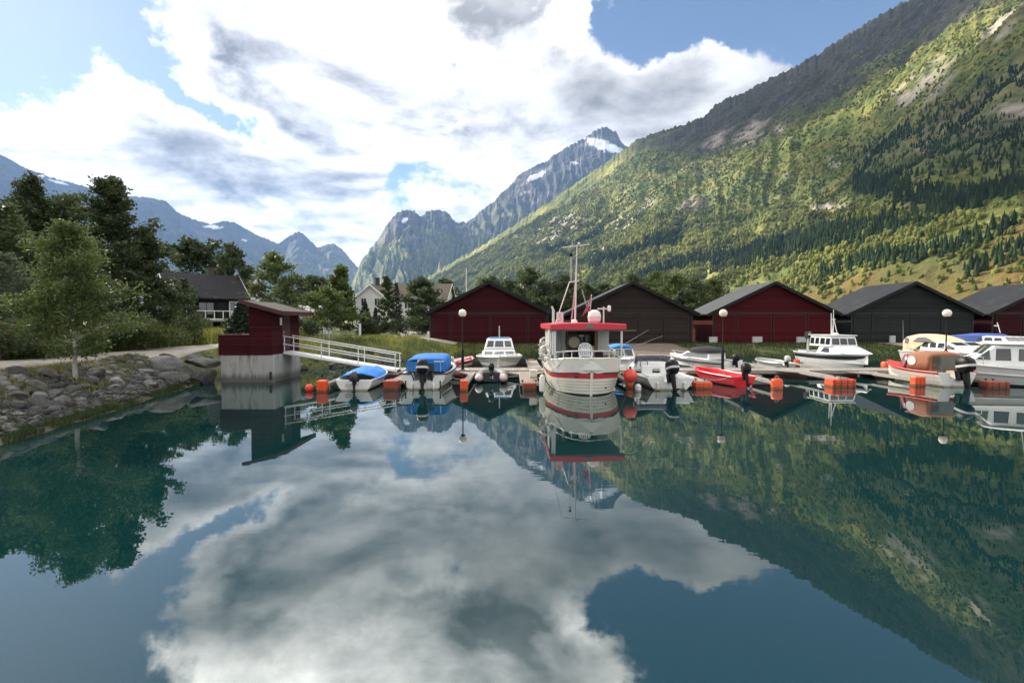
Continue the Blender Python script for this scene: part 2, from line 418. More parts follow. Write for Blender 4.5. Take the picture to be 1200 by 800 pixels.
WATER_BODY = (0.0025, 0.023, 0.024); WATER_IOR = 2.0
wxs = np.array([-40, -20, -10, 0, 10, 20, 40, 80, 160.]); wys = np.array([-60, -20, 0, 10, 20, 30, 40, 50.])
WX, WY = np.meshgrid(wxs, wys, indexing='ij')
wt = np_mesh('water', np.stack([WX.ravel(), WY.ravel(), 0*WX.ravel()], 1), grid_faces(len(wxs), len(wys)), water_material())
tag(wt, kind='structure')

def ribbon(name, pts, widths, lift, m, jitter=0.12, kind='structure', z=None, step=0.6):
    pts = np.array(pts, float); seg = np.hypot(*np.diff(pts, axis=0).T); L = np.concatenate([[0], np.cumsum(seg)])
    n = max(int(L[-1]/step), 4); s_ = np.linspace(0, L[-1], n)
    # smooth the corners
    cx = np.interp(s_, L, pts[:, 0]); cy_ = np.interp(s_, L, pts[:, 1]); w_ = np.interp(s_, L, widths)
    k = np.ones(9)/9
    if n > 12:
        cx = np.convolve(np.pad(cx, 4, 'edge'), k, 'valid'); cy_ = np.convolve(np.pad(cy_, 4, 'edge'), k, 'valid')
    tx = np.gradient(cx); ty = np.gradient(cy_); ln = np.hypot(tx, ty); nx = -ty/ln; ny = tx/ln
    m_ = 7; u = np.linspace(-0.5, 0.5, m_)
    jl = fbm(s_*0.35, 0*s_+3.3, 3)*jitter*2; jr = fbm(s_*0.35, 0*s_+9.3, 3)*jitter*2
    off = u[None, :]*w_[:, None]; off[:, 0] += jl; off[:, -1] += jr
    X = cx[:, None]+nx[:, None]*off; Y = cy_[:, None]+ny[:, None]*off
    Z = gz(X, Y)+lift
    if z is not None: Z = np.maximum(Z, z)
    V = np.stack([X.ravel(), Y.ravel(), Z.ravel()], 1)
    # a turned-down edge so the sheet has a real thickness
    o = np_mesh(name, V, grid_faces(n, m_), m, smooth=True)
    so = o.modifiers.new('thickness', 'SOLIDIFY'); so.thickness = 0.08; so.offset = -1 if True else 0
    return tag(o, kind=kind) if kind else o
gravel = mat('pale_gravel', (0.40, 0.36, 0.31), 0.95, var=0.25, scale=14, bump=0.6, bscale=60, dirt=(0.20, 0.17, 0.12), dirt_amt=0.5, dscale=0.8, spec=0.2)
ROAD_P = [(-6.6, 46.3), (-8.6, 54), (-11, 66), (-16, 90), (-22, 130)]; ROAD_W = [3.2, 6.2, 6.5, 6.0, 5.0]
ribbon('path', [(-15.5, -12), (-17.0, 4), (-17.8, 16), (-17.9, 24), (-18.2, 31), (-17.5, 40), (-14.0, 50), (-8.5, 55.5), (-1.5, 57.5)], [3.0, 3.0, 2.6, 2.6, 2.8, 3.2, 4.0, 5.5, 6.0], 0.035, gravel)
ribbon('gravel_road', ROAD_P, ROAD_W, 0.045, gravel)

# ================================================================== MOUNTAINS
def mountain_material(kind):
    m = bpy.data.materials.new(kind); m.use_nodes = True; t = NT(m.node_tree); b = t.n['Principled BSDF']
    P = t.new('ShaderNodeTexCoord').outputs['Object']
    def A(n_): x = t.new('ShaderNodeAttribute', attribute_name=n_); return x.outputs['Fac']
    nL = t.noise(P, 0.004, 7, 0.62); nM = t.noise(P, 0.018, 6, 0.65); nS = t.noise(P, 0.09, 5, 0.7)
    pv = t.new('ShaderNodeTexVoronoi', feature='F1'); t.put(pv.inputs['Vector'], P); pv.inputs['Scale'].default_value = 0.13 if kind == 'near_slope' else 0.03
    rock = t.mix(t.rng(nS, 0.3, 0.7), (0.018, 0.017, 0.015), (0.098, 0.090, 0.078))
    rock = t.mix(t.rng(nM, 0.40, 0.62), rock, (0.036, 0.035, 0.024))
    rock = t.mix(t.m('MULTIPLY', t.rng(t.noise(P, 0.011, 7, 0.7, 0.6), 0.46, 0.62), 0.75), rock, (0.040, 0.041, 0.016))
    rock = t.mix(t.m('MULTIPLY', t.rng(t.noise(t.mapping(P, (1, 1, 0.35)), 0.03, 6, 0.7, 0.8), 0.55, 0.66), 0.7), rock, (0.012, 0.012, 0.012))
    pale = t.mix(nS, (0.20, 0.17, 0.14), (0.46, 0.40, 0.34))
    green = t.mix(t.rng(nS, 0.30, 0.70), (0.056, 0.068, 0.014), (0.200, 0.192, 0.052))
    green = t.mix(t.rng(nM, 0.38, 0.66), green, (0.06, 0.10, 0.018))
    green = t.mix(t.rng(nL, 0.50, 0.66), green, (0.24, 0.23, 0.06))
    scr = t.m('MULTIPLY', t.m('LESS_THAN', pv.outputs[0], t.m('ADD', 0.12, t.m('MULTIPLY', t.rng(nM, 0.35, 0.65), 0.42))), 0.85)
    green = t.mix(scr, green, t.mix(nS, (0.022, 0.034, 0.009), (0.075, 0.090, 0.024)))
    mead = t.mix(t.rng(nM, 0.35, 0.65), (0.135, 0.090, 0.025), (0.072, 0.072, 0.020))
    mead = t.mix(t.rng(nS, 0.5, 0.75), mead, (0.10, 0.10, 0.03))
    c = t.mix(A('rock'), green, rock)
    c = t.mix(A('pale'), c, pale)
    c = t.mix(A('meadow'), c, mead)
    if kind != 'near_slope':
        c = t.mix(A('snow'), c, (0.80, 0.83, 0.88))
    t.put(b.inputs['Base Color'], c); b.inputs['Roughness'].default_value = 0.95; b.inputs['Specular IOR Level'].default_value = 0.15
    bn = t.new('ShaderNodeBump'); bn.inputs['Strength'].default_value = 0.9; bn.inputs['Distance'].default_value = 6.0 if kind == 'near_slope' else 25.0
    h = t.m('ADD', t.noise(P, 0.06 if kind == 'near_slope' else 0.012, 8, 0.68), t.m('MULTIPLY', pv.outputs[0], 0.25 if kind == 'near_slope' else 0.0))
    t.put(bn.inputs['Height'], h); t.l.new(bn.outputs[0], b.inputs['Normal'])
    return m
def px_az(px, py=377):
    d = ray(px, py); return math.atan2(d[0], d[1])
class Mountain:
    def __init__(s, name, table, n, m, prof, amp, gully, kind, seed, crag=0.0, ridge_n=0.0, masks=None, back=1.45):
        tb = []
        for (px, py, rr, rf) in table:
            d = ray(px, py); a = math.atan2(d[0], d[1]); tb.append((a, d[2]/math.hypot(d[0], d[1]), rr, rf))
        tb = np.array(sorted(tb)); az = np.linspace(tb[0, 0], tb[-1, 0], n)
        tan_ = np.interp(az, tb[:, 0], tb[:, 1]); rr = np.interp(az, tb[:, 0], tb[:, 2]); rf = np.interp(az, tb[:, 0], tb[:, 3])
        k = np.ones(41)/41; rr = np.convolve(np.pad(rr, 20, 'edge'), k, 'valid'); rf = np.convolve(np.pad(rf, 20, 'edge'), k, 'valid')
        H = np.maximum(tan_*rr+CAM_H, 1.0)
        sv = np.concatenate([np.linspace(0, 1, m), np.linspace(1.03, back, 14)])
        AZ, SS = np.meshgrid(az, sv, indexing='ij'); RR = rr[:, None]; RF = rf[:, None]; HH = H[:, None]
        r = RF+(RR-RF)*SS
        zf = prof(np.clip(SS, 0, 1), AZ)
        z = HH*zf
        z = np.where(SS > 1, HH*(1-((SS-1)/(back-1))**1.3*1.02), z)
        X = r*np.sin(AZ); Y = r*np.cos(AZ)
        q = seed*13.7
        env = np.clip(4*SS*(1-SS), 0, 1)**0.7*np.clip(SS*5, 0, 1)
        sc_ = 1.0/amp[1]
        d1 = fbm(X*sc_+q, Y*sc_-q, 6, 0.5)*amp[0]
        d2 = -np.abs(fbm(AZ*gully[1]+q+fbm(SS*6, AZ*9, 2)*0.5, SS*2.2+q, 3))*gully[0]
        d3 = fbm(X*sc_*5-q, Y*sc_*5+q, 5, 0.55, ridged=True)*crag
        z = z+(d1+d2)*env*np.clip(HH/600, 0.15, 1)+d3*np.clip(SS*1.3-0.35, 0, 1)*np.where(SS > 1, 0.3, 1)*np.clip(HH/600, 0.1, 1)*np.clip(3.2*(1.0-SS)+0.15, 0, 1)
        z = z+fbm(AZ*230+q, SS*0+q, 4)*ridge_n*np.exp(-((SS-1)/0.10)**2)
        z -= 3.0*(1-np.clip(SS*12, 0, 1))
        s.az, s.sv, s.X, s.Y, s.Z, s.r = az, sv, X, Y, z, r
        # where each vertex is seen from the camera: only used to lay out rock, meadow, snow
        c_, s__ = math.cos(PITCH), math.sin(PITCH)
        zc = z-CAM_H; dep = Y*c_-zc*s__; up = Y*s__+zc*c_
        s.PX = 600+FPX*X/dep; s.PY = 400-FPX*up/dep
        s.SS = SS; s.AZ = AZ
        at = masks(s)
        s.at = at
        s.o = np_mesh(name, np.stack([X.ravel(), Y.ravel(), z.ravel()], 1), grid_faces(n, len(sv)), mountain_material(kind), smooth=True, attrs={k_: v.ravel() for k_, v in at.items()})
        tag(s.o, kind='structure')
    def hit(s, px, py):
        """the first point of the slope seen through a direction"""
        d = ray(px, py); a = math.atan2(d[0], d[1]); i = int(np.clip(np.searchsorted(s.az, a), 0, len(s.az)-1))
        t = d[2]/math.hypot(d[0], d[1]); el = (s.Z[i]-CAM_H)/s.r[i]
        k = np.argmax(el >= t) if (el >= t).any() else int(np.argmax(el))
        return Vector((s.X[i, k], s.Y[i, k], s.Z[i, k]))
    def sample(s, a, t):
        """grid point (float) of azimuth a, fraction t"""
        i = np.clip((a-s.az[0])/(s.az[-1]-s.az[0])*(len(s.az)-1), 0, len(s.az)-1.001); m = np.searchsorted(s.sv, 1.0)
        j = np.clip(t*m, 0, m-1.001)
        i0 = i.astype(int); j0 = j.astype(int); fi = i-i0; fj = j-j0
        def g(A): return (A[i0, j0]*(1-fi)*(1-fj)+A[i0+1, j0]*fi*(1-fj)+A[i0, j0+1]*(1-fi)*fj+A[i0+1, j0+1]*fi*fj)
        return g
def ell(s, px, py, rx, ry, tilt=0, wob=0.0, sharp=0.25):
    c, q = math.cos(R(tilt)), math.sin(R(tilt)); dx = s.PX-px; dy = -(s.PY-py)
    u = (dx*c+dy*q)/rx; v = (dy*c-dx*q)/ry
    w_ = fbm(s.X/90.0, s.Z/60.0+s.Y/90.0, 5, 0.6)*wob
    return 1-sstep(np.hypot(u, v)+w_, 1-sharp, 1+sharp)

# --- the near green slope on the right
A_tab = [(478, 338, 3000, 1900), (500, 326, 2950, 1800), (520, 313, 2900, 1650), (560, 291, 2800, 1300), (600, 266, 2700, 1050), (640, 240, 2600, 900), (690, 205, 2500, 760), (728, 178, 2400, 660),
         (745, 165, 2350, 620), (770, 156, 2300, 560), (800, 147, 2250, 520), (822, 139, 2200, 480), (842, 121, 2150, 450), (870, 110, 2100, 420), (905, 92, 2050, 390), (935, 76, 2000, 370), (960, 64, 1950, 350),
         (990, 44, 1900, 330), (1030, 20, 1800, 300), (1070, -2, 1700, 280), (1120, -32, 1650, 265), (1200, -75, 1550, 250), (1350, -160, 1400, 225), (1600, -300, 1250, 200), (2100, -560, 1150, 190), (3200, -1000, 1000, 180)]
def A_masks(s):
    n = fbm(s.X/140.0, s.Y/140.0+s.Z/90.0, 6, 0.6); n2 = fbm(s.X/45.0+7, s.Y/45.0+s.Z/30.0, 5, 0.6)
    low = np.interp(s.PX, [470, 700, 745, 800, 830, 900, 960, 1010, 1070, 1120, 1200, 1500], [0, 150, 178, 182, 186, 168, 140, 100, 62, 40, 5, -150])
    wdt = 26.0
    rock = sstep(low-s.PY+n*55+n2*22, -8, wdt)
    rock = np.maximum(rock, 0.85*ell(s, 815, 240, 22, 9, 20, 1.2)); 
    rock = np.clip(rock+0.75*sstep(n2+n*0.6, 0.30, 0.62)*sstep(275-s.PY, 0, 90), 0, 1)
    shade_heath = sstep(s.PX, 970, 1040)*sstep(s.PY, np.interp(s.PX, [970, 1200, 1400], [185, 50, -50])-4, np.interp(s.PX, [970, 1200, 1400], [185, 50, -50])+22)*(1-sstep(s.PY+n*25, 185, 215))  # brown heath colour, laid here to deepen the cloud shadow as well
    rock = np.clip(rock+shade_heath*(0.42+0.5*n2), 0, 1)
    pale = np.zeros_like(rock)
    for e in ((655, 272, 26, 14, 25), (732, 262, 16, 8, 30), (965, 245, 30, 5, 14), (1090, 90, 34, 14, 42), (1175, 32, 26, 9, 38), (880, 155, 22, 9, 25), (912, 150, 10, 6, 0), (978, 190, 7, 9, 60), (1080, 172, 7, 6, 0),
              (1190, 130, 20, 8, 10), (920, 206, 5, 3, 0), (805, 238, 11, 6, 30), (1155, 275, 24, 4, 20), (815, 205, 6, 3, 0), (1060, 112, 12, 10, 40), (705, 292, 14, 4, 35), (760, 240, 16, 5, 35), (840, 165, 12, 7, 30)):
        pale = np.maximum(pale, ell(s, *e, wob=1.5, sharp=0.5))
    pale = np.clip(pale*sstep(n2, -0.35, 0.25), 0, 1)
    me = np.interp(s.PX, [400, 860, 900, 950, 1000, 1060, 1130, 1200, 1500], [400, 356, 346, 335, 322, 308, 296, 255, 150])
    meadow = sstep(s.PY-me+n*26+n2*8, -6, 14)*sstep(s.PX, 850, 930)
    return dict(rock=rock, pale=pale, meadow=meadow)
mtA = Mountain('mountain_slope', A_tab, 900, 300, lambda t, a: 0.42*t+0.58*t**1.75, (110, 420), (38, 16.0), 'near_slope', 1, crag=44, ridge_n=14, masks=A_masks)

# --- the snow-patched mountain in the middle
B_tab = [(398, 352, 5200, 3600), (408, 346, 5200, 3500), (415, 326, 5200, 3400), (425, 302, 5250, 3300), (440, 285, 5300, 3200), (455, 262, 5400, 3150), (466, 250, 5400, 3100), (478, 246, 5400, 3100), (486, 249, 5450, 3100), (492, 255, 5450, 3100), (500, 248, 5450, 3100), (520, 248, 5500, 3100),
         (527, 252, 5500, 3100), (534, 262, 5500, 3100), (546, 262, 5500, 3100), (562, 250, 5500, 3100), (582, 233, 5500, 3100), (612, 203, 5500, 3100), (642, 188, 5500, 3100), (668, 171, 5500, 3100), (690, 160, 5500, 3100), (702, 151, 5500, 3100), (709, 149, 5500, 3100), (722, 156, 5500, 3100), (730, 170, 5500, 3100), (760, 190, 5500, 3100), (900, 230, 5500, 3100)]
def B_masks(s):
    n = fbm(s.X/500.0, s.Y/500.0+s.Z/260.0, 6, 0.62)
    rr = np.interp(s.PX, [400, 470, 540, 600, 730, 900], [250, 285, 280, 255, 215, 220])
    rock = sstep(rr-s.PY+n*55, -18, 24)
    snow = np.zeros_like(rock)
    for e in ((708, 171, 22, 5.5, -18), (629, 206, 13, 3.2, 24), (674, 191, 5, 1.2, -10), (474, 258, 4, 2.5, 30)):
        c, q = math.cos(R(e[4])), math.sin(R(e[4])); dx = s.PX-e[0]; dy = -(s.PY-e[1])
        u = (dx*c+dy*q)/e[2]; v = (dy*c-dx*q)/e[3]
        snow = np.maximum(snow, 1-sstep(np.hypot(u, v)+fbm(s.X/60., s.Z/45., 4)*0.7, 0.85, 1.1))
    pale = 0.65*sstep(n, 0.05, 0.45)*rock
    return dict(rock=rock, pale=pale, meadow=np.zeros_like(rock), snow=snow)
mtB = Mountain('snowy_mountain', B_tab, 700, 220, lambda t, a: 0.35*t+0.65*t**1.5, (170, 900), (330, 42.0), 'middle_mountain', 2, crag=130, ridge_n=26, masks=B_masks)

# --- the far blue range on the left
C_tab = [(-900, 120, 7600, 5200), (-500, 40, 7600, 5200), (-200, 110, 7600, 5200), (-60, 150, 7600, 5200), (0, 181, 7600, 5200), (14, 188, 7600, 5200), (32, 198, 7600, 5200), (60, 208, 7600, 5200), (102, 220, 7600, 5200), (150, 229, 7600, 5200), (178, 233, 7600, 5200), (194, 236, 7600, 5200), (208, 249, 7600, 5200), (228, 258, 7600, 5200), (246, 263, 7600, 5200), (262, 259, 7600, 5200), (276, 262, 7600, 5200),
         (300, 275, 7700, 5200), (326, 286, 7700, 5200), (341, 276, 7800, 5300), (350, 271, 7800, 5300), (358, 277, 7800, 5300), (372, 290, 7800, 5300), (384, 286, 7800, 5300), (392, 286, 7800, 5300), (402, 293, 7800, 5300), (412, 306, 7800, 5300), (424, 318, 7800, 5300), (450, 345, 7800, 5300), (500, 352, 7800, 5300)]
def C_masks(s):
    n = fbm(s.X/700.0, s.Y/700.0+s.Z/300.0, 6, 0.62)
    rock = sstep(320-s.PY+n*60, -20, 40)
    snow = np.zeros_like(rock)
    for e in ((66, 213, 11, 1.3, -14), (48, 206, 4, 1.3, 0), (250, 266, 10, 1.8, -4), (285, 281, 4, 1.0, -20)):
        c, q = math.cos(R(e[4])), math.sin(R(e[4])); dx = s.PX-e[0]; dy = -(s.PY-e[1])
        u = (dx*c+dy*q)/e[2]; v = (dy*c-dx*q)/e[3]
        snow = np.maximum(snow, 1-sstep(np.hypot(u, v)+fbm(s.X/90., s.Z/60., 4)*0.9, 0.7, 1.2))
    return dict(rock=rock, pale=0.2*sstep(n, 0.1, 0.5), meadow=np.zeros_like(rock), snow=snow)
mtC = Mountain('blue_mountains', C_tab, 700, 140, lambda t, a: 0.45*t+0.55*t**1.4, (200, 1300), (320, 30.0), 'far_mountain', 3, crag=90, ridge_n=22, masks=C_masks)

# ------------------------------------------------------------------ forest on the slope: too many to count, one mass
def forest_material(name, c0, c1):
    m = bpy.data.materials.new(name); m.use_nodes = True; t = NT(m.node_tree); b = t.n['Principled BSDF']
    g = t.new('ShaderNodeNewGeometry'); P = t.new('ShaderNodeTexCoord').outputs['Object']
    c = t.mix(g.outputs['Random Per Island'], c0, c1)
    c = t.mix(t.rng(t.noise(P, 0.012, 4, 0.6), 0.42, 0.62), c, tuple(x*0.75 for x in c0))
    t.put(b.inputs['Base Color'], c); b.inputs['Roughness'].default_value = 0.9; b.inputs['Specular IOR Level'].default_value = 0.1
    return m
def ico_variants(nv, sub=1):
    out = []
    for k in range(nv):
        bm = bmesh.new(); bmesh.ops.create_icosphere(bm, subdivisions=sub, radius=1.0)
        for v in bm.verts:
            n_ = mnoise.noise(v.co*1.9+Vector((k*7.1, k*3.3, 0)))
            v.co *= 1+0.45*n_
            v.co.z = v.co.z*1.05
        out.append((np.array([v.co[:] for v in bm.verts]), np.array([[v.index for v in f.verts] for f in bm.faces]))); bm.free()
    return out
def cone_variant():
    V = []; F = []
    for lv, (z0, z1, r_) in enumerate(((0.0, 0.62, 1.0), (0.34, 1.0, 0.62))):
        b = len(V); V += [(r_*math.cos(2*PI*k/6+lv*0.5), r_*math.sin(2*PI*k/6+lv*0.5), z0) for k in range(6)]+[(0, 0, z1)]
        F += [(b+k, b+(k+1) % 6, b+6) for k in range(6)]
    return np.array(V), np.array(F)
def scatter_mesh(name, variants, pos, sx, sz, m, label, kind='stuff'):
    Vs = []; Fs = []; off = 0; which = rng.integers(0, len(variants), len(pos))
    for k, (V, F) in enumerate(variants):
        idx = np.where(which == k)[0]
        if len(idx) == 0: continue
        a = rng.uniform(0, 2*PI, len(idx)); c, s_ = np.cos(a), np.sin(a)
        x = V[None, :, 0]*c[:, None]-V[None, :, 1]*s_[:, None]; y = V[None, :, 0]*s_[:, None]+V[None, :, 1]*c[:, None]
        P = np.stack([x*sx[idx][:, None], y*sx[idx][:, None], V[None, :, 2]*sz[idx][:, None]+0*x], 2)+pos[idx][:, None, :]
        Vs.append(P.reshape(-1, 3)); Fs.append((F[None]+off+np.arange(len(idx))[:, None, None]*len(V)).reshape(-1, F.shape[1])); off += P.shape[0]*P.shape[1]
    o = np_mesh(name, np.concatenate(Vs), np.concatenate(Fs), m)
    return tag(o, label, 'forest', kind=kind)
def scatter_forest():
    N = 420000
    a = rng.uniform(px_az(485), px_az(1480), N); t = rng.uniform(0.0, 0.9, N)
    g = mtA.sample(a, t)
    X, Y, Z, PX, PY, rk, pl, md = (g(q) for q in (mtA.X, mtA.Y, mtA.Z, mtA.PX, mtA.PY, mtA.at['rock'], mtA.at['pale'], mtA.at['meadow']))
    r_ = np.hypot(X, Y)
    n = fbm(X/120., Y/120.+Z/80., 5, 0.6); n2 = fbm(X/40.+3, Y/40.+Z/30., 4, 0.6)
    # dark spruce plantings run in bands across the slope
    def band(pts, w_):
        pts = np.array(pts, float); y = np.interp(PX, pts[:, 0], pts[:, 1]); ins = (PX > pts[0, 0]) & (PX < pts[-1, 0])
        return np.where(ins, 1-sstep(np.abs(PY-y)+n2*9+n*9, w_*0.55, w_*1.2), 0)
    sp = np.maximum.reduce([band([(860, 306), (930, 288), (1000, 274), (1080, 258), (1165, 226)], 13), band([(960, 322), (1010, 306), (1100, 300), (1190, 262)], 8),
                            band([(745, 327), (800, 308), (860, 300)], 7), band([(690, 312), (760, 286), (800, 272)], 7), band([(640, 292), (672, 286), (705, 272)], 4.5), band([(1000, 215), (1100, 235), (1200, 220)], 12), band([(1130, 320), (1200, 292), (1290, 270)], 10)])
    top_ = np.interp(PX, [970, 1200, 1400], [188, 55, -45]); shade_zone = sstep(PX, 985, 1030)*sstep(PY, top_+6, top_+34)*(1-sstep(PY+n*30, 195, 225))  # dark conifers stand here, made denser to darken the cloud-shadow patch
    sp = np.maximum(sp, shade_zone*sstep(n2+n, -0.30, 0.35)*0.85)
    up = sstep(PY, np.interp(PX, [470, 730, 830, 1000, 1100, 1200, 1500], [215, 210, 225, 150, 135, 95, 0]), np.interp(PX, [470, 730, 830, 1000, 1100, 1200, 1500], [270, 262, 268, 225, 215, 185, 80]))
    dec = np.clip(0.42+0.58*up, 0, 1)*(1-0.75*shade_zone)*(1-rk*0.9)*(1-pl)*(1-md*0.74)*sstep(n2*0.7+n*0.7, -0.36, -0.02)
    acc_area = np.clip(r_/2600, 0.10, 1)
    keep_sp = rng.random(N) < sp*0.62*np.clip(acc_area*1.5, 0, 1)
    keep_d = (rng.random(N) < dec*(1-sp*0.6)*acc_area*0.66) & ~keep_sp
    pos = np.stack([X, Y, Z], 1)
    i = np.where(keep_d)[0]; h = rng.uniform(3.0, 6.2, len(i))*np.where(PY[i] < 250, 0.55, 1.0)*np.clip(0.32+r_[i]/1300, 0.4, 1.05); w_ = h*rng.uniform(0.5, 0.75, len(i))
    p = pos[i].copy(); p[:, 2] += h*0.45
    def tufts(nv):
        out = []; ic = ico_variants(6, 1); r3 = np.random.default_rng(2)
        for k in range(nv):
            Vs = []; Fs = []; o_ = 0
            for j in range(4):
                V, F = ic[(k+j) % 6]; Vs.append(V*r3.uniform(0.42, 0.68)+np.array((r3.uniform(-0.5, 0.5), r3.uniform(-0.5, 0.5), r3.uniform(-0.45, 0.5)))); Fs.append(F+o_); o_ += len(V)
            out.append((np.concatenate(Vs), np.concatenate(Fs)))
        return out
    rn = r_[i] < 950
    scatter_mesh('birch_forest', tufts(7), p[rn], w_[rn], h[rn], forest_material('slope_birch_near', (0.050, 0.068, 0.014), (0.198, 0.200, 0.048)), 'pale green birch forest covering the lower mountain slope')
    p, w_, h = p[~rn], w_[~rn], h[~rn]; print('near', rn.sum())
    scatter_mesh('birch_forest', ico_variants(6), p, w_, h, forest_material('slope_birch', (0.050, 0.068, 0.014), (0.198, 0.200, 0.048)), 'pale green birch forest covering the high sunlit mountain slope')
    i = np.where(keep_sp)[0]; h = rng.uniform(8, 15, len(i))*np.clip(0.25+r_[i]/1100, 0.34, 1.0)*(1-0.45*shade_zone[i]); w_ = h*rng.uniform(0.18, 0.26, len(i))
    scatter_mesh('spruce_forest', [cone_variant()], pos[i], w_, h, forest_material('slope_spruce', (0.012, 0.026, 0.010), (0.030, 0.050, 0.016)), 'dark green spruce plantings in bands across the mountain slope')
    print('forest', keep_d.sum(), keep_sp.sum())
scatter_forest()

# ------------------------------------------------------------------ clouds added between the sun and the ground: unseen, outlined by the shadows wanted
def add_shade_cloud(name, pts, t, label, puff=120, thick=160, pad=1.0, n_p=150):
    """an added light blocker, lumpy like cumulus, whose outline, seen along the sun's rays, covers the given ground points"""
    u = S.cross(Vector((0,0,1))).normalized(); v = u.cross(S).normalized()
    c = sum((Vector(p) for p in pts), Vector())/len(pts)
    poly = [((Vector(p)-c).dot(u)*pad, (Vector(p)-c).dot(v)*pad) for p in pts]
    xs = [p[0] for p in poly]; ys = [p[1] for p in poly]
    def inside(x, y):
        r = False; j = len(poly)-1
        for i in range(len(poly)):
            if (poly[i][1] > y) != (poly[j][1] > y) and x < (poly[j][0]-poly[i][0])*(y-poly[i][1])/(poly[j][1]-poly[i][1])+poly[i][0]: r = not r
            j = i
        return r
    rr = random.Random(5); P = []
    # fill the outline with overlapping puffs
    tries = 0
    while len(P) < n_p and tries < 40000:
        tries += 1
        x, y = rr.uniform(min(xs), max(xs)), rr.uniform(min(ys), max(ys))
        if not inside(x, y): continue
        rad = puff*rr.uniform(0.5, 1.15)
        P.append(c+u*x+v*y+S*(t+rr.uniform(-0.5, 0.5)*thick)) ; P[-1] = (P[-1], rad)
    V = []; F = []; off = 0; ic = ico_variants(4, 3)
    for (p, rad) in P:
        a, f = ic[rr.randrange(4)]; V.append(a*rad*np.array((1.15, 1.15, 0.8))+np.array(p)); F.append(f+off); off += len(a)
    m = mat('shade_cloud_white', (0.85, 0.86, 0.88), 1.0, var=0.03, scale=0.005, spec=0.0)
    return tag(np_mesh(name, np.concatenate(V), np.concatenate(F), m, smooth=True), label, 'shade_cloud', kind='stuff')
patch = [mtA.hit(*p) for p in ((980, 183), (1010, 160), (1060, 128), (1105, 98), (1150, 64), (1215, 25), (1330, -40), (1420, 60), (1330, 190), (1215, 196), (1170, 205), (1110, 212), (1060, 210), (1010, 200))]
add_shade_cloud('shade_cloud', patch, 8000, 'added unseen white puffs casting the shadow patch on the slope', puff=58, thick=150, n_p=420)
NEAR_PUFFS = 58
near = [Vector(p) for p in ((-75, -60, 0), (80, -60, 0), (110, 70, 0), (40, 92, 0), (-40, 135, 0), (-110, 120, 0), (-120, 20, 0))]
add_shade_cloud('shade_cloud', near, 3900, 'added unseen white puffs half shading the little harbour', puff=11, thick=40, n_p=NEAR_PUFFS)
ridge = [mtA.hit(*p) for p in ((742, 168), (800, 150), (840, 125), (900, 97), (960, 68), (1030, 24), (1080, 0), (1130, -30), (1130, 0), (1075, 48), (1010, 92), (960, 132), (900, 160), (830, 182), (770, 178))]
add_shade_cloud('shade_cloud', ridge, 16000, 'added unseen white puffs casting the shade along the high ridge', puff=70, thick=150, n_p=420)

# ------------------------------------------------------------------ the air
def add_haze():
    b = MB(); x0, x1, y0, y1, z0, z1 = -11000, 11000, -160, 11000, -6.0, HAZE_TOP
    b.box(((x0+x1)/2, (y0+y1)/2, (z0+z1)/2), (x1-x0, y1-y0, z1-z0))
    m = bpy.data.materials.new('valley_air'); m.use_nodes = True; t = NT(m.node_tree); t.n.clear()
    v = t.new('ShaderNodeVolumePrincipled'); t.put(v.inputs['Color'], (0.30, 0.53, 1.0)); v.inputs['Density'].default_value = HAZE
    v.inputs['Anisotropy'].default_value = 0.0
    o = t.new('ShaderNodeOutputMaterial'); t.l.new(v.outputs[0], o.inputs['Volume'])
    h = b.build('haze', m); tag(h, kind='stuff', label='pale blue air filling the valley', cat='haze')
HAZE = 5.0e-5
HAZE_TOP = float(max(mtA.Z.max(), mtB.Z.max(), mtC.Z.max()))+20
print('haze top', HAZE_TOP)
add_haze()

# ================================================================== TREES AND PLANTS
def leaf_material(name, c0, c1, trans=0.35):
    m = bpy.data.materials.new(name); m.use_nodes = True; t = NT(m.node_tree); t.n.clear()
    g = t.new('ShaderNodeNewGeometry'); P = t.new('ShaderNodeTexCoord').outputs['Object']
    c = t.mix(g.outputs['Random Per Island'], c0, c1)
    c = t.mix(t.rng(t.noise(P, 0.9, 4, 0.6), 0.42, 0.66), c, tuple(x*0.72 for x in c0))
    d = t.new('ShaderNodeBsdfPrincipled'); t.put(d.inputs['Base Color'], c); d.inputs['Roughness'].default_value = 0.55; d.inputs['Specular IOR Level'].default_value = 0.3
    tr = t.new('ShaderNodeBsdfTranslucent'); t.put(tr.inputs[0], t.mix(0.5, c, tuple(min(1, x*1.5) for x in c1)))
    mx = t.new('ShaderNodeMixShader'); mx.inputs[0].default_value = trans
    t.l.new(d.outputs[0], mx.inputs[1]); t.l.new(tr.outputs[0], mx.inputs[2])
    o = t.new('ShaderNodeOutputMaterial'); t.l.new(mx.outputs[0], o.inputs[0]); return m
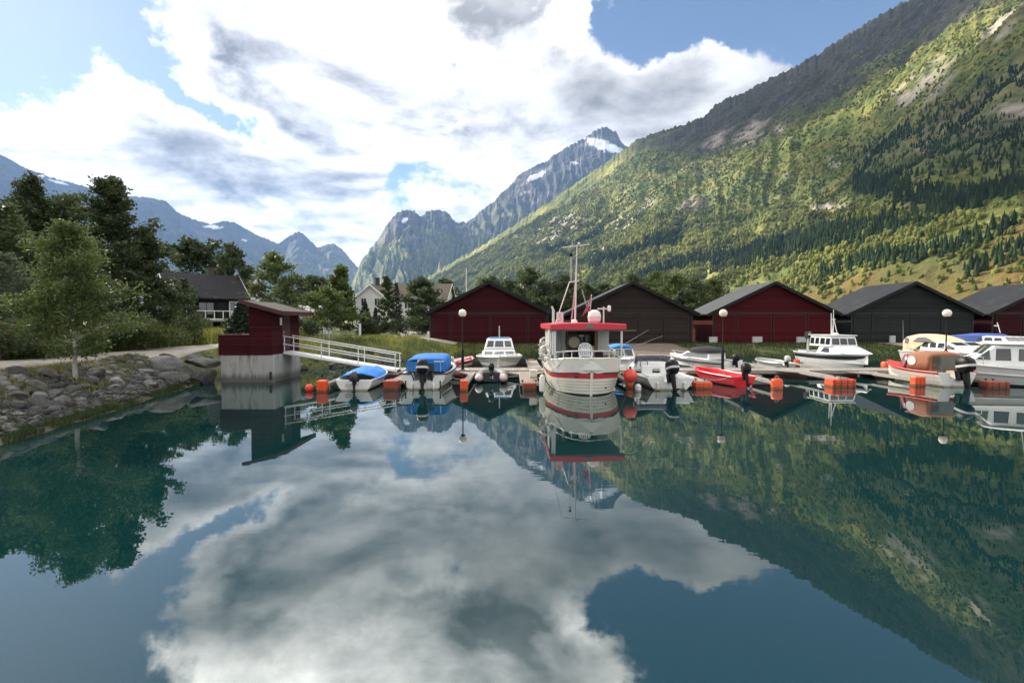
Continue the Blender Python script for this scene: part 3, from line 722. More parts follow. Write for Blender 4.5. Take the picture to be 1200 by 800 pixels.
LEAF = {
 'birch': leaf_material('birch_leaf', (0.050, 0.082, 0.020), (0.125, 0.160, 0.040)),
 'young': leaf_material('young_birch_leaf', (0.060, 0.095, 0.024), (0.135, 0.170, 0.050)),
 'dark': leaf_material('dark_leaf', (0.028, 0.047, 0.017), (0.078, 0.104, 0.034), 0.35),
 'aspen': leaf_material('aspen_leaf', (0.036, 0.058, 0.020), (0.090, 0.120, 0.040), 0.35),
 'spruce': leaf_material('spruce_needle', (0.014, 0.027, 0.014), (0.036, 0.055, 0.026), 0.15),
 'hedge': leaf_material('hedge_leaf', (0.026, 0.045, 0.014), (0.065, 0.090, 0.026), 0.25),
 'weed': leaf_material('weed_leaf', (0.060, 0.090, 0.022), (0.150, 0.175, 0.045)),
 'yellow': leaf_material('yellow_weed', (0.16, 0.17, 0.035), (0.30, 0.29, 0.07)),
 'grey': leaf_material('willow_leaf', (0.055, 0.080, 0.040), (0.120, 0.150, 0.085)),
}
bark_w = mat('birch_bark', (0.42, 0.40, 0.36), 0.85, var=0.3, scale=6, dirt=(0.05, 0.045, 0.04), dirt_amt=0.85, dscale=5, bump=0.4, stretch=(1, 1, 0.5))
bark_d = mat('dark_bark', (0.085, 0.068, 0.052), 0.95, var=0.35, scale=9, bump=0.7, stretch=(1, 1, 0.3))

def leaf_quads(P, size, aspect=0.62, droop=0.0, rs=None):
    """rhombic leaves at points P with random attitude"""
    n = len(P); r_ = rs or rng
    d = r_.normal(size=(n, 3)); d[:, 2] = d[:, 2]*0.7-droop; d /= np.linalg.norm(d, axis=1)[:, None]
    e = np.cross(d, r_.normal(size=(n, 3))); e /= np.linalg.norm(e, axis=1)[:, None]+1e-9
    sz = size*r_.uniform(0.6, 1.35, n)[:, None]
    V = np.stack([P-d*sz*0.5, P+e*sz*0.5*aspect, P+d*sz*0.5, P-e*sz*0.5*aspect], 1).reshape(-1, 3)
    return V, np.arange(4*n).reshape(n, 4)
def limb_path(p0, p1, r_, sag=0.0, n=5):
    p0, p1 = Vector(p0), Vector(p1); out = []
    for k in range(n+1):
        f = k/n; p = p0.lerp(p1, f); p.z += sag*math.sin(PI*f)*(p1-p0).length
        if 0 < k: p += Vector((r_.uniform(-1, 1), r_.uniform(-1, 1), r_.uniform(-1, 1)))*0.035*(p1-p0).length
        out.append(p)
    return out
def broadleaf(seed, H, W, leaf, bark, n_leaf, lsize, bare=0.18, shape=1.0, clump=0.16, droop=0.0, lean=0.02, n_limb=26, top=0.9, trunk_r=None):
    """returns trunk builder and crown arrays for a tree of height H, crown width W"""
    r_ = random.Random(seed); g = np.random.default_rng(seed)
    tr = MB(); tr_r = trunk_r or H*0.012+0.02
    tp = [Vector((math.sin(k*1.3+seed)*lean*H*k/8*0.4, math.cos(k*0.9+seed)*lean*H*k/8*0.4, H*0.96*k/8)) for k in range(9)]
    tp[0].z = -0.5
    tr.path(tp, [tr_r*1.25]+[tr_r*(1-0.92*(k/8)**0.9) for k in range(1, 9)], 8)
    def on(f):
        x = f*8; i = min(int(x), 7); return tp[i].lerp(tp[i+1], x-i)
    C = []; Rr = []
    for k in range(n_limb):
        f = bare+(0.97-bare)*((k+0.5)/n_limb)**0.9; base = on(f)
        q = (f-bare)/(1-bare)                                            # 0 at the bottom of the crown
        prof = (math.sin(PI*min(1, 0.10+0.90*q**0.75)))**0.7 if shape >= 1 else ((1-q)**0.62*min(1, 0.55+q*3)*(0.8+0.25*math.sin(k*1.7)) if shape == 0.7 else (1-q)**0.8*min(1, 0.35+q*4))
        L = W*0.5*max(prof, 0.16)*r_.uniform(0.62, 1.12); a = k*2.399+r_.uniform(-0.5, 0.5)
        tip = base+Vector((math.cos(a)*L, math.sin(a)*L, L*r_.uniform(0.25, 0.75)*(1 if droop == 0 else 0.6)))
        lp = limb_path(base, tip, r_, 0.06)
        tr.path(lp, [tr_r*0.42*(1-0.55*f)*(1-0.8*j/5) for j in range(6)], 5)
        for j in (2, 3, 4, 5):
            C.append(lp[j]); Rr.append(W*clump*r_.uniform(0.55, 1.15)*(0.75+0.25*prof))
            if r_.random() < 0.6:                                        # side twigs
                tw = lp[j]+Vector((r_.uniform(-1, 1), r_.uniform(-1, 1), r_.uniform(-0.5, 0.6)))*L*0.36
                tr.path([lp[j], tw], [tr_r*0.10, tr_r*0.03], 4); C.append(tw); Rr.append(W*clump*r_.uniform(0.4, 0.85))
    for k in range(5): C.append(on(0.86+0.035*k)); Rr.append(W*clump*0.55)
    C = np.array([c[:] for c in C]); Rr = np.array(Rr)
    w_ = Rr**2; idx = g.choice(len(C), n_leaf, p=w_/w_.sum())
    dr = g.normal(size=(n_leaf, 3)); dr /= np.linalg.norm(dr, axis=1)[:, None]
    rad = g.uniform(0, 1, n_leaf)**0.55
    P = C[idx]+dr*(rad*Rr[idx])[:, None]*np.array((1, 1, 0.75))
    if droop > 0: P[:, 2] -= droop*g.random(n_leaf)**2*W*0.25
    V, F = leaf_quads(P, lsize, droop=0.25+droop, rs=g)
    return tr, V, F
def conifer(seed, H, W, n_leaf, lsize, bare=0.06, bark=None):
    r_ = random.Random(seed); g = np.random.default_rng(seed)
    tr = MB(); tr.path([(0, 0, -0.4), (0, 0, H*0.5), (0, 0, H*0.99)], [H*0.017, H*0.011, H*0.002], 7)
    P = []; D = []
    nb = 90
    for k in range(nb):
        f = bare+(1-bare)*((k+0.5)/nb); L = W*0.5*(1-f)**0.8*r_.uniform(0.7, 1.1)+0.05*W; a = k*2.399
        d = Vector((math.cos(a), math.sin(a), -0.18+0.3*f)); p0 = Vector((0, 0, H*f))
        if k % 2 == 0: tr.tube(p0, p0+d*L*0.8, H*0.003, H*0.001, 4)
        m = max(int(n_leaf/nb*(0.4+1.2*(1-f))), 4)
        u = g.uniform(0.12, 1, m)**0.75
        q = np.array(p0)[None]+np.array(d)[None]*(u*L)[:, None]; q[:, 2] -= 0.10*L*u**2
        q += g.normal(size=(m, 3))*np.array((0.085, 0.085, 0.05))*L*np.sqrt(u)[:, None]*1.2
        P.append(q)
    V, F = leaf_quads(np.concatenate(P), lsize, 0.45, 0.25, g)
    return tr, V, F
def plant_tree(name, built, leaf, bark, label, cat, loc, rz=0.0, group=None, sc=1.0):
    tr, V, F = built
    t = thing(name, label, cat, loc, rz, group); t.scale = (sc, sc, sc)
    tr.build('trunk', bark, t, smooth=True)
    np_mesh('crown', V, F, LEAF[leaf], t)
    return t
def place(px, D, dz=-0.05):
    p = at_y(px, 377, D); return (p.x, D, gz1(p.x, D)+dz)
def top_h(px, py, D):
    """height of a tree whose tip is seen at (px, py) when it stands at depth D"""
    p = at_y(px, py, D); return p.z-gz1(p.x, D)

def all_trees():
    # --- left bank
    L = place(86, 17.6); plant_tree('birch_tree', broadleaf(11, top_h(80, 250, 17.6), 4.7, 'young', bark_w, 21000, 0.105, bare=0.15, shape=0.7, clump=0.10, droop=0.3, n_limb=52, trunk_r=0.075), 'young', bark_w, 'young light green birch growing out of the stone bank, in front of the path', 'tree', L)
    tall = [  # px, top px, top py, depth, width, seed, leaf, label
        (136, 134, 200, 27.0, 6.2, 21, 'dark', 'tall dark alder, highest tree on the left, behind the young birch'),
        (40, 36, 200, 30.0, 7.0, 22, 'dark', 'tall dark tree with a pointed top left of the highest alder'),
        (82, 84, 224, 32.0, 7.0, 23, 'dark', 'dark round-topped tree between the two tall dark trees'),
        (-14, -14, 232, 24.0, 5.5, 24, 'aspen', 'dark green tree cut by the left edge of the photo'),
        (172, 166, 262, 29.5, 5.0, 25, 'dark', 'dark bushy tree beside the black house, right of the highest alder'),
        (-70, -60, 205, 33.0, 8.0, 26, 'dark', 'dark tree beyond the left edge behind the path'),
    ]
    for (px, tx, ty, D, W, sd_, lf, lab) in tall:
        plant_tree('alder_tree', broadleaf(sd_, top_h(tx, ty, D), W, lf, bark_d, 19000, 0.170, bare=0.06, shape=0.7 if sd_ in (21, 22, 25) else 1, clump=0.090 if sd_ in (21, 22, 25) else 0.105, n_limb=62), lf, bark_d, lab, 'tree', place(px, D), 0, None)
    plant_tree('willow_shrub', broadleaf(27, 4.3, 3.2, 'grey', bark_d, 6000, 0.12, bare=0.05, clump=0.16, n_limb=26), 'grey', bark_d, 'pale grey-green willow at the left edge, beside the path', 'shrub', place(-2, 19.6))
    plant_tree('young_spruce', conifer(31, top_h(217, 326, 33.0), 2.6, 5200, 0.20), 'aspen', bark_d, 'small cone-shaped tree standing in front of the black house', 'tree', place(217, 33.0))
    plant_tree('garden_tree', broadleaf(28, top_h(229, 280, 70), 9.5, 'dark', bark_d, 8000, 0.5, bare=0.1, clump=0.16), 'dark', bark_d, 'round dark tree rising behind the roof of the black house', 'tree', place(230, 70))
    plant_tree('garden_birch', broadleaf(29, top_h(275, 281, 62), 5.0, 'aspen', bark_w, 5000, 0.36, bare=0.2, clump=0.14, droop=0.5), 'aspen', bark_w, 'slender dark birch behind the right end of the black house', 'tree', place(275, 62))
    plant_tree('spruce_tree', conifer(33, top_h(283, 352, 37), 3.2, 5000, 0.26), 'spruce', bark_d, 'low dark conifer between the black house and the red hut', 'tree', place(284, 37))
    plant_tree('garden_birch', broadleaf(34, top_h(327, 292, 46), 5.2, 'young', bark_w, 8500, 0.25, bare=0.1, clump=0.15, droop=0.2), 'young', bark_w, 'light green birch rising right behind the roof of the red hut', 'tree', place(325, 46))
    plant_tree('garden_birch', broadleaf(35, top_h(404, 306, 40), 3.9, 'birch', bark_w, 8500, 0.21, bare=0.14, shape=0.5, clump=0.14, droop=0.2, n_limb=36), 'birch', bark_w, 'slim tall birch behind the upper end of the gangway', 'tree', place(400, 40))
    plant_tree('garden_birch', broadleaf(36, top_h(384, 336, 37), 3.0, 'young', bark_w, 5500, 0.18, bare=0.22, clump=0.15), 'young', bark_w, 'smaller rounded birch left of the slim tall birch', 'tree', place(385, 37))
    plant_tree('garden_tree', broadleaf(37, top_h(367, 325, 75), 7.5, 'dark', bark_d, 5500, 0.5, bare=0.1, clump=0.16), 'dark', bark_d, 'dark tree far behind, between the hut roof and the slim birch', 'tree', place(370, 75))
    plant_tree('cypress', conifer(38, top_h(427, 353, 52), 2.0, 5000, 0.24, bare=0.0), 'spruce', bark_d, 'dark blue-green cypress in front of the big white house', 'tree', place(428, 52))
    plant_tree('cypress', conifer(39, top_h(440, 360, 54), 1.1, 2500, 0.22, bare=0.0), 'spruce', bark_d, 'narrow dark cypress between the wide cypress and the white house corner', 'tree', place(440, 54))
    plant_tree('garden_birch', broadleaf(40, top_h(452, 320, 60), 3.0, 'aspen', bark_w, 4200, 0.26, bare=0.12, shape=0.5, clump=0.13), 'aspen', bark_w, 'grey-green birch before the gable of the big white house', 'tree', place(454, 60))
    plant_tree('spruce_tree', conifer(41, top_h(465, 331, 62), 2.3, 4000, 0.24), 'spruce', bark_d, 'dark pointed spruce in front of the brown roof of the white house', 'tree', place(465, 62))
    plant_tree('garden_tree', broadleaf(42, top_h(497, 323, 60), 4.6, 'aspen', bark_d, 7000, 0.30, bare=0.06, clump=0.15), 'aspen', bark_d, 'leafy tree standing left of the dark red boathouse', 'tree', place(495, 60))
    plant_tree('garden_tree', broadleaf(43, top_h(521, 325, 92), 6.0, 'dark', bark_d, 3500, 0.5, bare=0.08), 'dark', bark_d, 'dark tree behind the small white house left of the dark red boathouse', 'tree', place(521, 92))
    plant_tree('garden_tree', broadleaf(44, top_h(478, 338, 100), 5.0, 'dark', bark_d, 3500, 0.5, bare=0.08), 'dark', bark_d, 'dark tree behind the right wing of the big white house', 'tree', place(482, 100))
    # --- behind the boathouses
    row = [(575, 322, 78, 6.0, 'aspen'), (596, 326, 82, 7.0, 'dark'), (622, 313, 75, 7.0, 'dark'), (645, 330, 80, 6.5, 'aspen'), (662, 321, 74, 7.0, 'dark'), (688, 333, 78, 5.5, 'aspen'), (708, 331, 84, 6.5, 'dark'), (742, 320, 86, 8.0, 'aspen'), (768, 316, 88, 7.5, 'birch'),
           (790, 320, 80, 7.0, 'birch'), (812, 324, 82, 6.5, 'aspen'), (835, 326, 90, 6.0, 'birch'), (648, 345, 70, 5.0, 'dark'), (802, 336, 72, 5.0, 'aspen')]
    labs = ['grey-green tree just right of the dark red boathouse peak', 'low dark tree over the right roof slope of the dark red boathouse', 'tall dark tree right of the dark red boathouse roof', 'grey-green tree left of the fishing boat mast', 'dark tree right behind the fishing boat mast', 'grey-green tree left of the brown boathouse peak',
            'dark tree behind the left roof slope of the brown boathouse', 'broad tree rising over the peak of the brown boathouse', 'bright tree behind the right slope of the brown boathouse', 'light green tree between the brown and the bright red boathouse', 'grey-green tree over the left roof edge of the bright red boathouse', 'small light tree above the roof of the bright red boathouse', 'low dark tree filling the gap left of the brown boathouse', 'low grey-green tree in the gap right of the brown boathouse']
    for k, ((px, ty, D, W, lf), lab) in enumerate(zip(row, labs)):
        plant_tree('alder_tree', broadleaf(50+k, top_h(px, ty, D), W, lf, bark_d, 7500, 0.30, bare=0.03, clump=0.14, n_limb=30), lf, bark_d, lab, 'tree', place(px, D), 0, 'trees behind the boathouses')
all_trees()

def bush(seed, w_, d_, h, n, lsize, base=0.3):
    """a shrub as a heap of leaves on stems"""
    g = np.random.default_rng(seed)
    k = 16; C = np.stack([g.uniform(-0.5, 0.5, k)*w_, g.uniform(-0.5, 0.5, k)*d_, g.uniform(base, 0.8, k)*h], 1)
    rr = g.uniform(0.18, 0.34, k)*min(w_, h*1.2)
    i = g.integers(0, k, n); dr = g.normal(size=(n, 3)); dr /= np.linalg.norm(dr, axis=1)[:, None]
    P = C[i]+dr*(rr[i]*g.uniform(0, 1, n)**0.4)[:, None]; P[:, 2] = np.abs(P[:, 2])
    V, F = leaf_quads(P, lsize, 0.6, 0.0, g)
    st = MB()
    st.ball((0, 0, -0.12), 0.10, 8, 6)
    for c in C[:8]: st.path([(0, 0, -0.15), tuple(c*np.array((0.8, 0.8, 0.7))), tuple(c)], [0.03, 0.02, 0.006], 5)
    return st, V, F
def shrubs():
    def put(name, px, D, w_, h, n, ls, leaf, lab, seed, d_=None, group=None, cat='shrub', dz=-0.05):
        st, V, F = bush(seed, w_, d_ or w_, h, n, ls); t = thing(name, lab, cat, place(px, D, dz), 0, group)
        st.build('stem', bark_d, t); np_mesh('crown', V, F, LEAF[leaf], t); return t
    put('hedge', 248, 46, 9.0, 2.2, 6500, 0.2, 'dark', 'trimmed dark hedge below the veranda of the black house', 70, 2.0, cat='hedge')
    put('hedge', 474, 52, 7.2, 2.0, 6500, 0.16, 'hedge', 'long clipped green hedge in front of the big white house', 71, 1.6, cat='hedge')
    put('shrub', 30, 22, 3.0, 1.7, 3600, 0.13, 'hedge', 'low bush on the far side of the path below the tall pointed tree', 72)
    put('shrub', 112, 24, 3.2, 1.6, 3600, 0.13, 'hedge', 'low bush at the foot of the highest alder', 73)
    put('shrub', 168, 27, 3.2, 1.5, 3000, 0.15, 'weed', 'light green bush right of the highest alder', 74)
    put('shrub', 645, 66, 3.0, 2.0, 1500, 0.2, 'hedge', 'small round bush beside the gravel road by the dark red boathouse', 75) if False else None
    put('shrub', 497, 58, 2.6, 1.3, 1800, 0.15, 'weed', 'small round bush at the corner of the dark red boathouse', 76)
    put('shrub', 60, 21.3, 2.4, 1.5, 3000, 0.12, 'weed', 'pale leafy bush behind the young birch', 77)
    put('shrub', 8, 26, 4.0, 2.8, 4200, 0.17, 'aspen', 'tall bush under the trees at the left edge', 78)
    put('shrub', 190, 30, 3.0, 2.0, 3200, 0.16, 'aspen', 'bush left of the small cone-shaped tree', 79)
    put('shrub', 355, 44, 4.5, 1.8, 2600, 0.2, 'hedge', 'wide bush behind the red hut and its gangway', 80)
shrubs()

# --- grass and weeds: nobody could count them
def blades(P, h, w_, lean=0.35, g=rng):
    n = len(P); a = g.uniform(0, 2*PI, n); hh = h*g.uniform(0.5, 1.25, n); ww = w_*g.uniform(0.7, 1.3, n)
    dx = np.cos(a); dy = np.sin(a); b = g.uniform(0, 2*PI, n); l = lean*hh*g.uniform(0.2, 1.2, n)
    z0 = np.zeros(n)
    A = P+np.stack([dx*ww/2, dy*ww/2, z0-0.03], 1); B = P-np.stack([dx*ww/2, dy*ww/2, z0+0.03], 1)
    M1 = P+np.stack([np.cos(b)*l*0.35+dx*ww*0.35, np.sin(b)*l*0.35+dy*ww*0.35, hh*0.6], 1); M2 = P+np.stack([np.cos(b)*l*0.35-dx*ww*0.35, np.sin(b)*l*0.35-dy*ww*0.35, hh*0.6], 1)
    T = P+np.stack([np.cos(b)*l, np.sin(b)*l, hh], 1)
    V = np.stack([A, B, M2, M1, T], 1).reshape(-1, 3)
    k = np.arange(n)*5
    F = np.concatenate([np.stack([k, k+1, k+2, k+3], 1)]); F2 = np.stack([k+3, k+2, k+4, k+4], 1)
    return V, F, F2[:, :3]
def grass_field(name, X, Y, h, w_, leaf, label, lean=0.35, cat='grass', z=None):
    Z = gz(X, Y) if z is None else z
    V, F, F3 = blades(np.stack([X, Y, Z], 1), h, w_, lean)
    # one triangle mesh
    F = np.concatenate([F[:, [0, 1, 2]], F[:, [0, 2, 3]], F3])
    o = np_mesh(name, V, F, LEAF[leaf]); return tag(o, label, cat, kind='stuff')
def path_side(X, Y):
    c = np.interp(Y, [-12, 4, 16, 24, 31, 40, 50], [-15.5, -17, -17.8, -17.9, -18.2, -17.5, -14.0]); w_ = np.interp(Y, [-12, 16, 31, 50], [1.7, 1.5, 1.6, 2.3]); return np.abs(X-c)-w_
def off_road(X, Y):
    c = np.interp(Y, [q[1] for q in ROAD_P], [q[0] for q in ROAD_P]); w_ = np.interp(Y, [q[1] for q in ROAD_P], ROAD_W)
    return (np.abs(X-c) > w_*0.5+0.1*np.sin(Y*3)) | (Y < 45.5)
def grasses():
    g = rng
    # shoreline grass of the left bank, foot in the water
    n = 15000; Y = g.uniform(2, 31, n); d = np.abs(g.normal(0.25, 0.36, n))-0.10; X = np.interp(Y, _sy, _sx)-d
    k = fbm(X*0.9, Y*0.9, 4) > -0.05+0.3*sstep(Y, 22, 26)
    grass_field('shore_grass', X[k], Y[k], 0.17, 0.018, 'hedge', 'short green grass along the water edge of the stone bank')
    # mossy grass between the stones and the path
    n = 26000; Y = g.uniform(4, 34, n); X = np.interp(Y, _sy, _sx)-g.uniform(2.7, 5.0, n)
    k = (path_side(X, Y) > 0.0) & (fbm(X*0.9+4, Y*0.9, 3) > -0.12)
    grass_field('verge_grass', X[k], Y[k], 0.13, 0.02, 'yellow', 'yellowish mossy grass between the path and the stones')
    n = 22000; Y = g.uniform(4, 24, n); d = g.uniform(1.3, 3.4, n); X = np.interp(Y, _sy, _sx)-d
    k = fbm(X*0.75+8, Y*0.75, 4) > 0.04-0.16*(d-1.3)
    grass_field('bank_moss', X[k], Y[k], 0.20, 0.022, 'yellow', 'mossy yellow-green tufts growing between the boulders of the bank')
    # tall weeds and flowers on the far side of the path
    n = 34000; Y = g.uniform(9, 52, n); X = -g.uniform(18.5, 30, n)-np.abs(g.normal(0, 4, n))*0.4
    k = (path_side(X, Y) > 0.3) & (fbm(X*0.4+1, Y*0.4, 3) > -0.25)
    grass_field('tall_weeds', X[k], Y[k], 0.85, 0.05, 'weed', 'tall green weeds along the far side of the path')
    n = 6000; Y = g.uniform(26, 50, n); X = -g.uniform(18.8, 25, n)
    k = (path_side(X, Y) > 0.3) & (fbm(X*0.35+9, Y*0.35, 3) > -0.1)
    grass_field('yellow_weeds', X[k], Y[k], 0.95, 0.06, 'yellow', 'yellow-green goldenrod along the path near the red hut')
    # bank behind the gangway
    n = 26000; Y = g.uniform(28, 54, n); X = g.uniform(-17, -1, n); d = shore_d(X, Y)
    k = (d > 0.05) & (path_side(X, Y) > 0.2) & off_road(X, Y) & ~((Y > 47.5) & (X > -16)) & (fbm(X*0.35+2, Y*0.35, 3) > -0.28)
    X, Y = X[k], Y[k]; k2 = fbm(X*0.5+20, Y*0.5, 3) > 0.02
    grass_field('bank_grass', X[~k2], Y[~k2], 0.42, 0.03, 'weed', 'long green grass on the bank behind the gangway')
    grass_field('dry_grass', X[k2], Y[k2], 0.38, 0.03, 'yellow', 'yellowed dry grass on the bank behind the gangway')
    # far shore before the boathouses
    n = 60000; X = g.uniform(-7, 62, n); Y = np.interp(X, _fx, _fy)+g.uniform(-0.3, 8.0, n)
    d = shore_d(X, Y)
    slip = (np.abs(X-10.6) < 4.6+0.8*fbm(Y, X*0, 2)) | (np.abs(X-37.2) < 3.2)
    k = (d > -0.25) & off_road(X, Y) & ~slip & (Y < 48.6) & (fbm(X*0.5, Y*0.5, 3) > -0.3) & (gz(X, Y) > -0.05)
    grass_field('lawn', X[k], Y[k], 0.17, 0.028, 'hedge', 'green grass on the far shore below the boathouses')
    n = 9000; X = g.uniform(-6, 60, n); Y = np.interp(X, _fx, _fy)+g.normal(0.1, 0.35, n); k = ~((np.abs(X-10.6) < 4.2) | (np.abs(X-37.2) < 3.0)) & (gz(X, Y) > -0.12)
    grass_field('reeds', X[k], Y[k], 0.26, 0.03, 'aspen', 'dark sedge at the water line of the far shore')
grasses()
def fireweed():
    lm = LEAF['weed']; pm = leaf_material('fireweed_pink', (0.22, 0.05, 0.09), (0.40, 0.12, 0.20), 0.3)
    g = np.random.default_rng(3); V = []; F = []; off = 0; MI = []
    stems = 0
    for _ in range(260):
        Y = g.uniform(13, 30); X = -g.uniform(19.4, 22.5)
        if fbm(np.array([X*0.5]), np.array([Y*0.5]), 2)[0] < -0.05: continue
        h = g.uniform(0.8, 1.35); z = gz1(X, Y)
        t = g.uniform(0.1, 0.68, 26); P = np.stack([X+g.normal(0, 0.05, 26), Y+g.normal(0, 0.05, 26), z+t*h], 1); v, f = leaf_quads(P, 0.13, 0.25, 0.0, g); V.append(v); F.append(f+off); off += len(v); MI += [0]*len(f)
        t = g.uniform(0.68, 1.0, 26); P = np.stack([X+g.normal(0, 0.035, 26), Y+g.normal(0, 0.035, 26), z+t*h], 1); v, f = leaf_quads(P, 0.07, 0.8, 0.0, g); V.append(v); F.append(f+off); off += len(v); MI += [1]*len(f)
    o = np_mesh('fireweed', np.concatenate(V), np.concatenate(F), [lm, pm], mi=MI); tag(o, 'faded pink fireweed among the weeds behind the path', 'wildflowers', kind='stuff')
fireweed()

# ================================================================== STONES OF THE BANK
def stone_material():
    m = bpy.data.materials.new('bank_stone'); m.use_nodes = True; t = NT(m.node_tree); b = t.n['Principled BSDF']
    P = t.new('ShaderNodeTexCoord').outputs['Object']; oi = t.new('ShaderNodeObjectInfo').outputs['Random']
    n = t.noise(P, 3.0, 7, 0.65); n2 = t.noise(P, 14.0, 5, 0.7)
    base = t.mix(t.m('POWER', oi, 1.4), (0.040, 0.040, 0.043), (0.215, 0.21, 0.20))
    c = t.mix(t.rng(n, 0.35, 0.7), base, t.vm('MULTIPLY', base, (0.5, 0.5, 0.52)))
    c = t.mix(t.m('MULTIPLY', t.rng(n2, 0.55, 0.75), 0.6), c, (0.42, 0.41, 0.38))
    c = t.mix(t.m('MULTIPLY', t.rng(t.noise(P, 2.6, 7, 0.72), 0.50, 0.66), 0.65), c, (0.085, 0.080, 0.030))
    g = t.new('ShaderNodeNewGeometry'); z = t.new('ShaderNodeSeparateXYZ'); t.put(z.inputs[0], g.outputs['Position'])
    c = t.mix(t.rng(t.m('ADD', z.outputs[2], t.m('MULTIPLY', n2, 0.12)), 0.06, 0.26), t.vm('MULTIPLY', c, (0.22, 0.23, 0.19)), c)
    t.put(b.inputs['Base Color'], c); b.inputs['Roughness'].default_value = 0.85
    bn = t.new('ShaderNodeBump'); bn.inputs['Strength'].default_value = 1.0; bn.inputs['Distance'].default_value = 0.07
    t.put(bn.inputs['Height'], t.noise(P, 6, 8, 0.7)); t.l.new(bn.outputs[0], b.inputs['Normal']); return m
def stones():
    sm = stone_material(); meshes = []
    for k in range(9):
        bm = bmesh.new(); bmesh.ops.create_icosphere(bm, subdivisions=4, radius=0.5)
        r_ = random.Random(k+40); cuts = []
        for _ in range(11):
            d = Vector((r_.gauss(0, 1), r_.gauss(0, 1), r_.gauss(0, 1))).normalized(); cuts.append((d, r_.uniform(0.27, 0.42)))
        for v in bm.verts:
            for (d, h) in cuts:
                q = v.co.dot(d)
                if q > h: v.co -= d*(q-h)*0.93
            v.co *= 1+0.06*mnoise.noise(v.co*5+Vector((k*3.7, 0, 0)))+0.03*mnoise.noise(v.co*14)
        for f in bm.faces: f.smooth = True
        me = bpy.data.meshes.new('boulder'); bm.to_mesh(me); bm.free(); me.materials.append(sm); meshes.append(me)
    bm = bmesh.new(); bmesh.ops.create_icosphere(bm, subdivisions=2, radius=1.0)
    for v in bm.verts: v.co *= 1+0.35*mnoise.noise(v.co*1.7)
    small = bpy.data.meshes.new('pebble'); bm.to_mesh(small); bm.free()
    r_ = random.Random(12); placed = []
    def stone(x, y, s_, z=None, lab='grey boulder in the stone bank between the path and the water', grp='boulders of the stone bank', sc=None, name='boulder', rz=None):
        o = bpy.data.objects.new(name, meshes[r_.randrange(9)]); link(o)
        sc = sc or (r_.uniform(0.85, 1.35), r_.uniform(0.75, 1.1), r_.uniform(0.6, 0.85))
        o.scale = tuple(s_*q*1.25 for q in sc); o.rotation_euler = (r_.uniform(-0.3, 0.3), r_.uniform(-0.3, 0.3), r_.uniform(0, 6.28) if rz is None else rz)
        o.location = (x, y, (gz1(x, y) if z is None else z)+s_*0.16); tag(o, lab, 'boulder', grp); return o
    # the biggest ones first, against the hut's concrete footing
    big = [(-14.9, 22.3, 0.10, 1.05, (1.5, 0.9, 0.75), 'long flat grey boulder at the water left of the concrete footing of the red hut'), (-14.05, 23.25, 0.05, 1.0, (1.25, 0.95, 1.0), 'large grey boulder wedged against the concrete footing'),
           (-14.35, 24.0, 0.72, 0.95, (1.6, 0.9, 0.6), 'grey slab on top of the boulders at the corner of the red hut'), (-15.6, 22.9, 0.70, 1.05, (1.6, 0.9, 0.8), 'dark grey boulder below the path left of the red hut'),
           (-14.75, 23.1, 0.45, 0.8, (1.3, 0.9, 0.8), 'pale grey boulder in the middle of the pile beside the red hut'), (-15.6, 21.9, 0.40, 0.75, (1.2, 1.0, 0.8), 'rounded boulder left of the long flat boulder near the hut'), (-16.1, 23.9, 0.9, 0.85, (1.4, 0.9, 0.7), 'boulder at the path edge behind the pile beside the red hut'), (-15.2, 24.4, 0.9, 0.8, (1.3, 0.9, 0.7), 'boulder under the red parapet corner of the hut')]
    for (x, y, z, s_, sc, lab) in big: stone(x, y, s_*0.82, z, lab, None, sc, rz=0.3); placed.append((x, y, s_*1.3))
    n = 0; tries = 0
    while n < 250 and tries < 30000:
        tries += 1
        y = r_.uniform(5.5, 23.0)**1.0; d = r_.uniform(0.75, 3.2)
        x = float(np.interp(y, _sy, _sx))-d
        s_ = r_.choice((0.24, 0.28, 0.33, 0.38, 0.44, 0.62))*r_.uniform(0.85, 1.15)
        if d > 2.7: s_ *= 0.75
        if d < 1.1 and r_.random() < 0.5: continue
        if any((x-a)**2+(y-b)**2 < ((s_+c)*0.40)**2 for a, b, c in placed): continue
        if (x+15.0)**2+((y-17.6)*1.0)**2 < 0.04: continue
        placed.append((x, y, s_)); stone(x, y, s_); n += 1
    # small rubble between the boulders: too many to count
    g = np.random.default_rng(8); N = 2600; Y = g.uniform(3, 24, N); d = g.uniform(0.3, 3.3, N); X = np.interp(Y, _sy, _sx)-d
    ic = [(np.array([v.co[:] for v in me.vertices]), np.array([[i for i in q.vertices] for q in me.polygons])) for me in [small]]
    s_ = g.uniform(0.05, 0.16, N); P = np.stack([X, Y, gz(X, Y)+s_*0.2], 1)
    o = scatter_mesh('rubble', ic, P, s_*1.1, s_*0.8, sm, 'small grey rubble filling the gaps between the boulders of the bank'); o['category'] = 'rubble'
    # a few on the shore behind the gangway
    m = 0; tries = 0
    while m < 38 and tries < 4000:
        tries += 1
        y = r_.uniform(26.4, 37); d = r_.uniform(0.0, 2.4); x = float(np.interp(y, _sy, _sx))-d; s_ = r_.uniform(0.25, 0.55)
        if any((x-a)**2+(y-b)**2 < ((s_+c)*0.42)**2 for a, b, c in placed): continue
        placed.append((x, y, s_)); m += 1
        stone(x, y, s_, lab='grey stone on the shore behind the gangway', grp='stones of the shore behind the gangway', name='stone')
    print('stones', n, m)
stones()

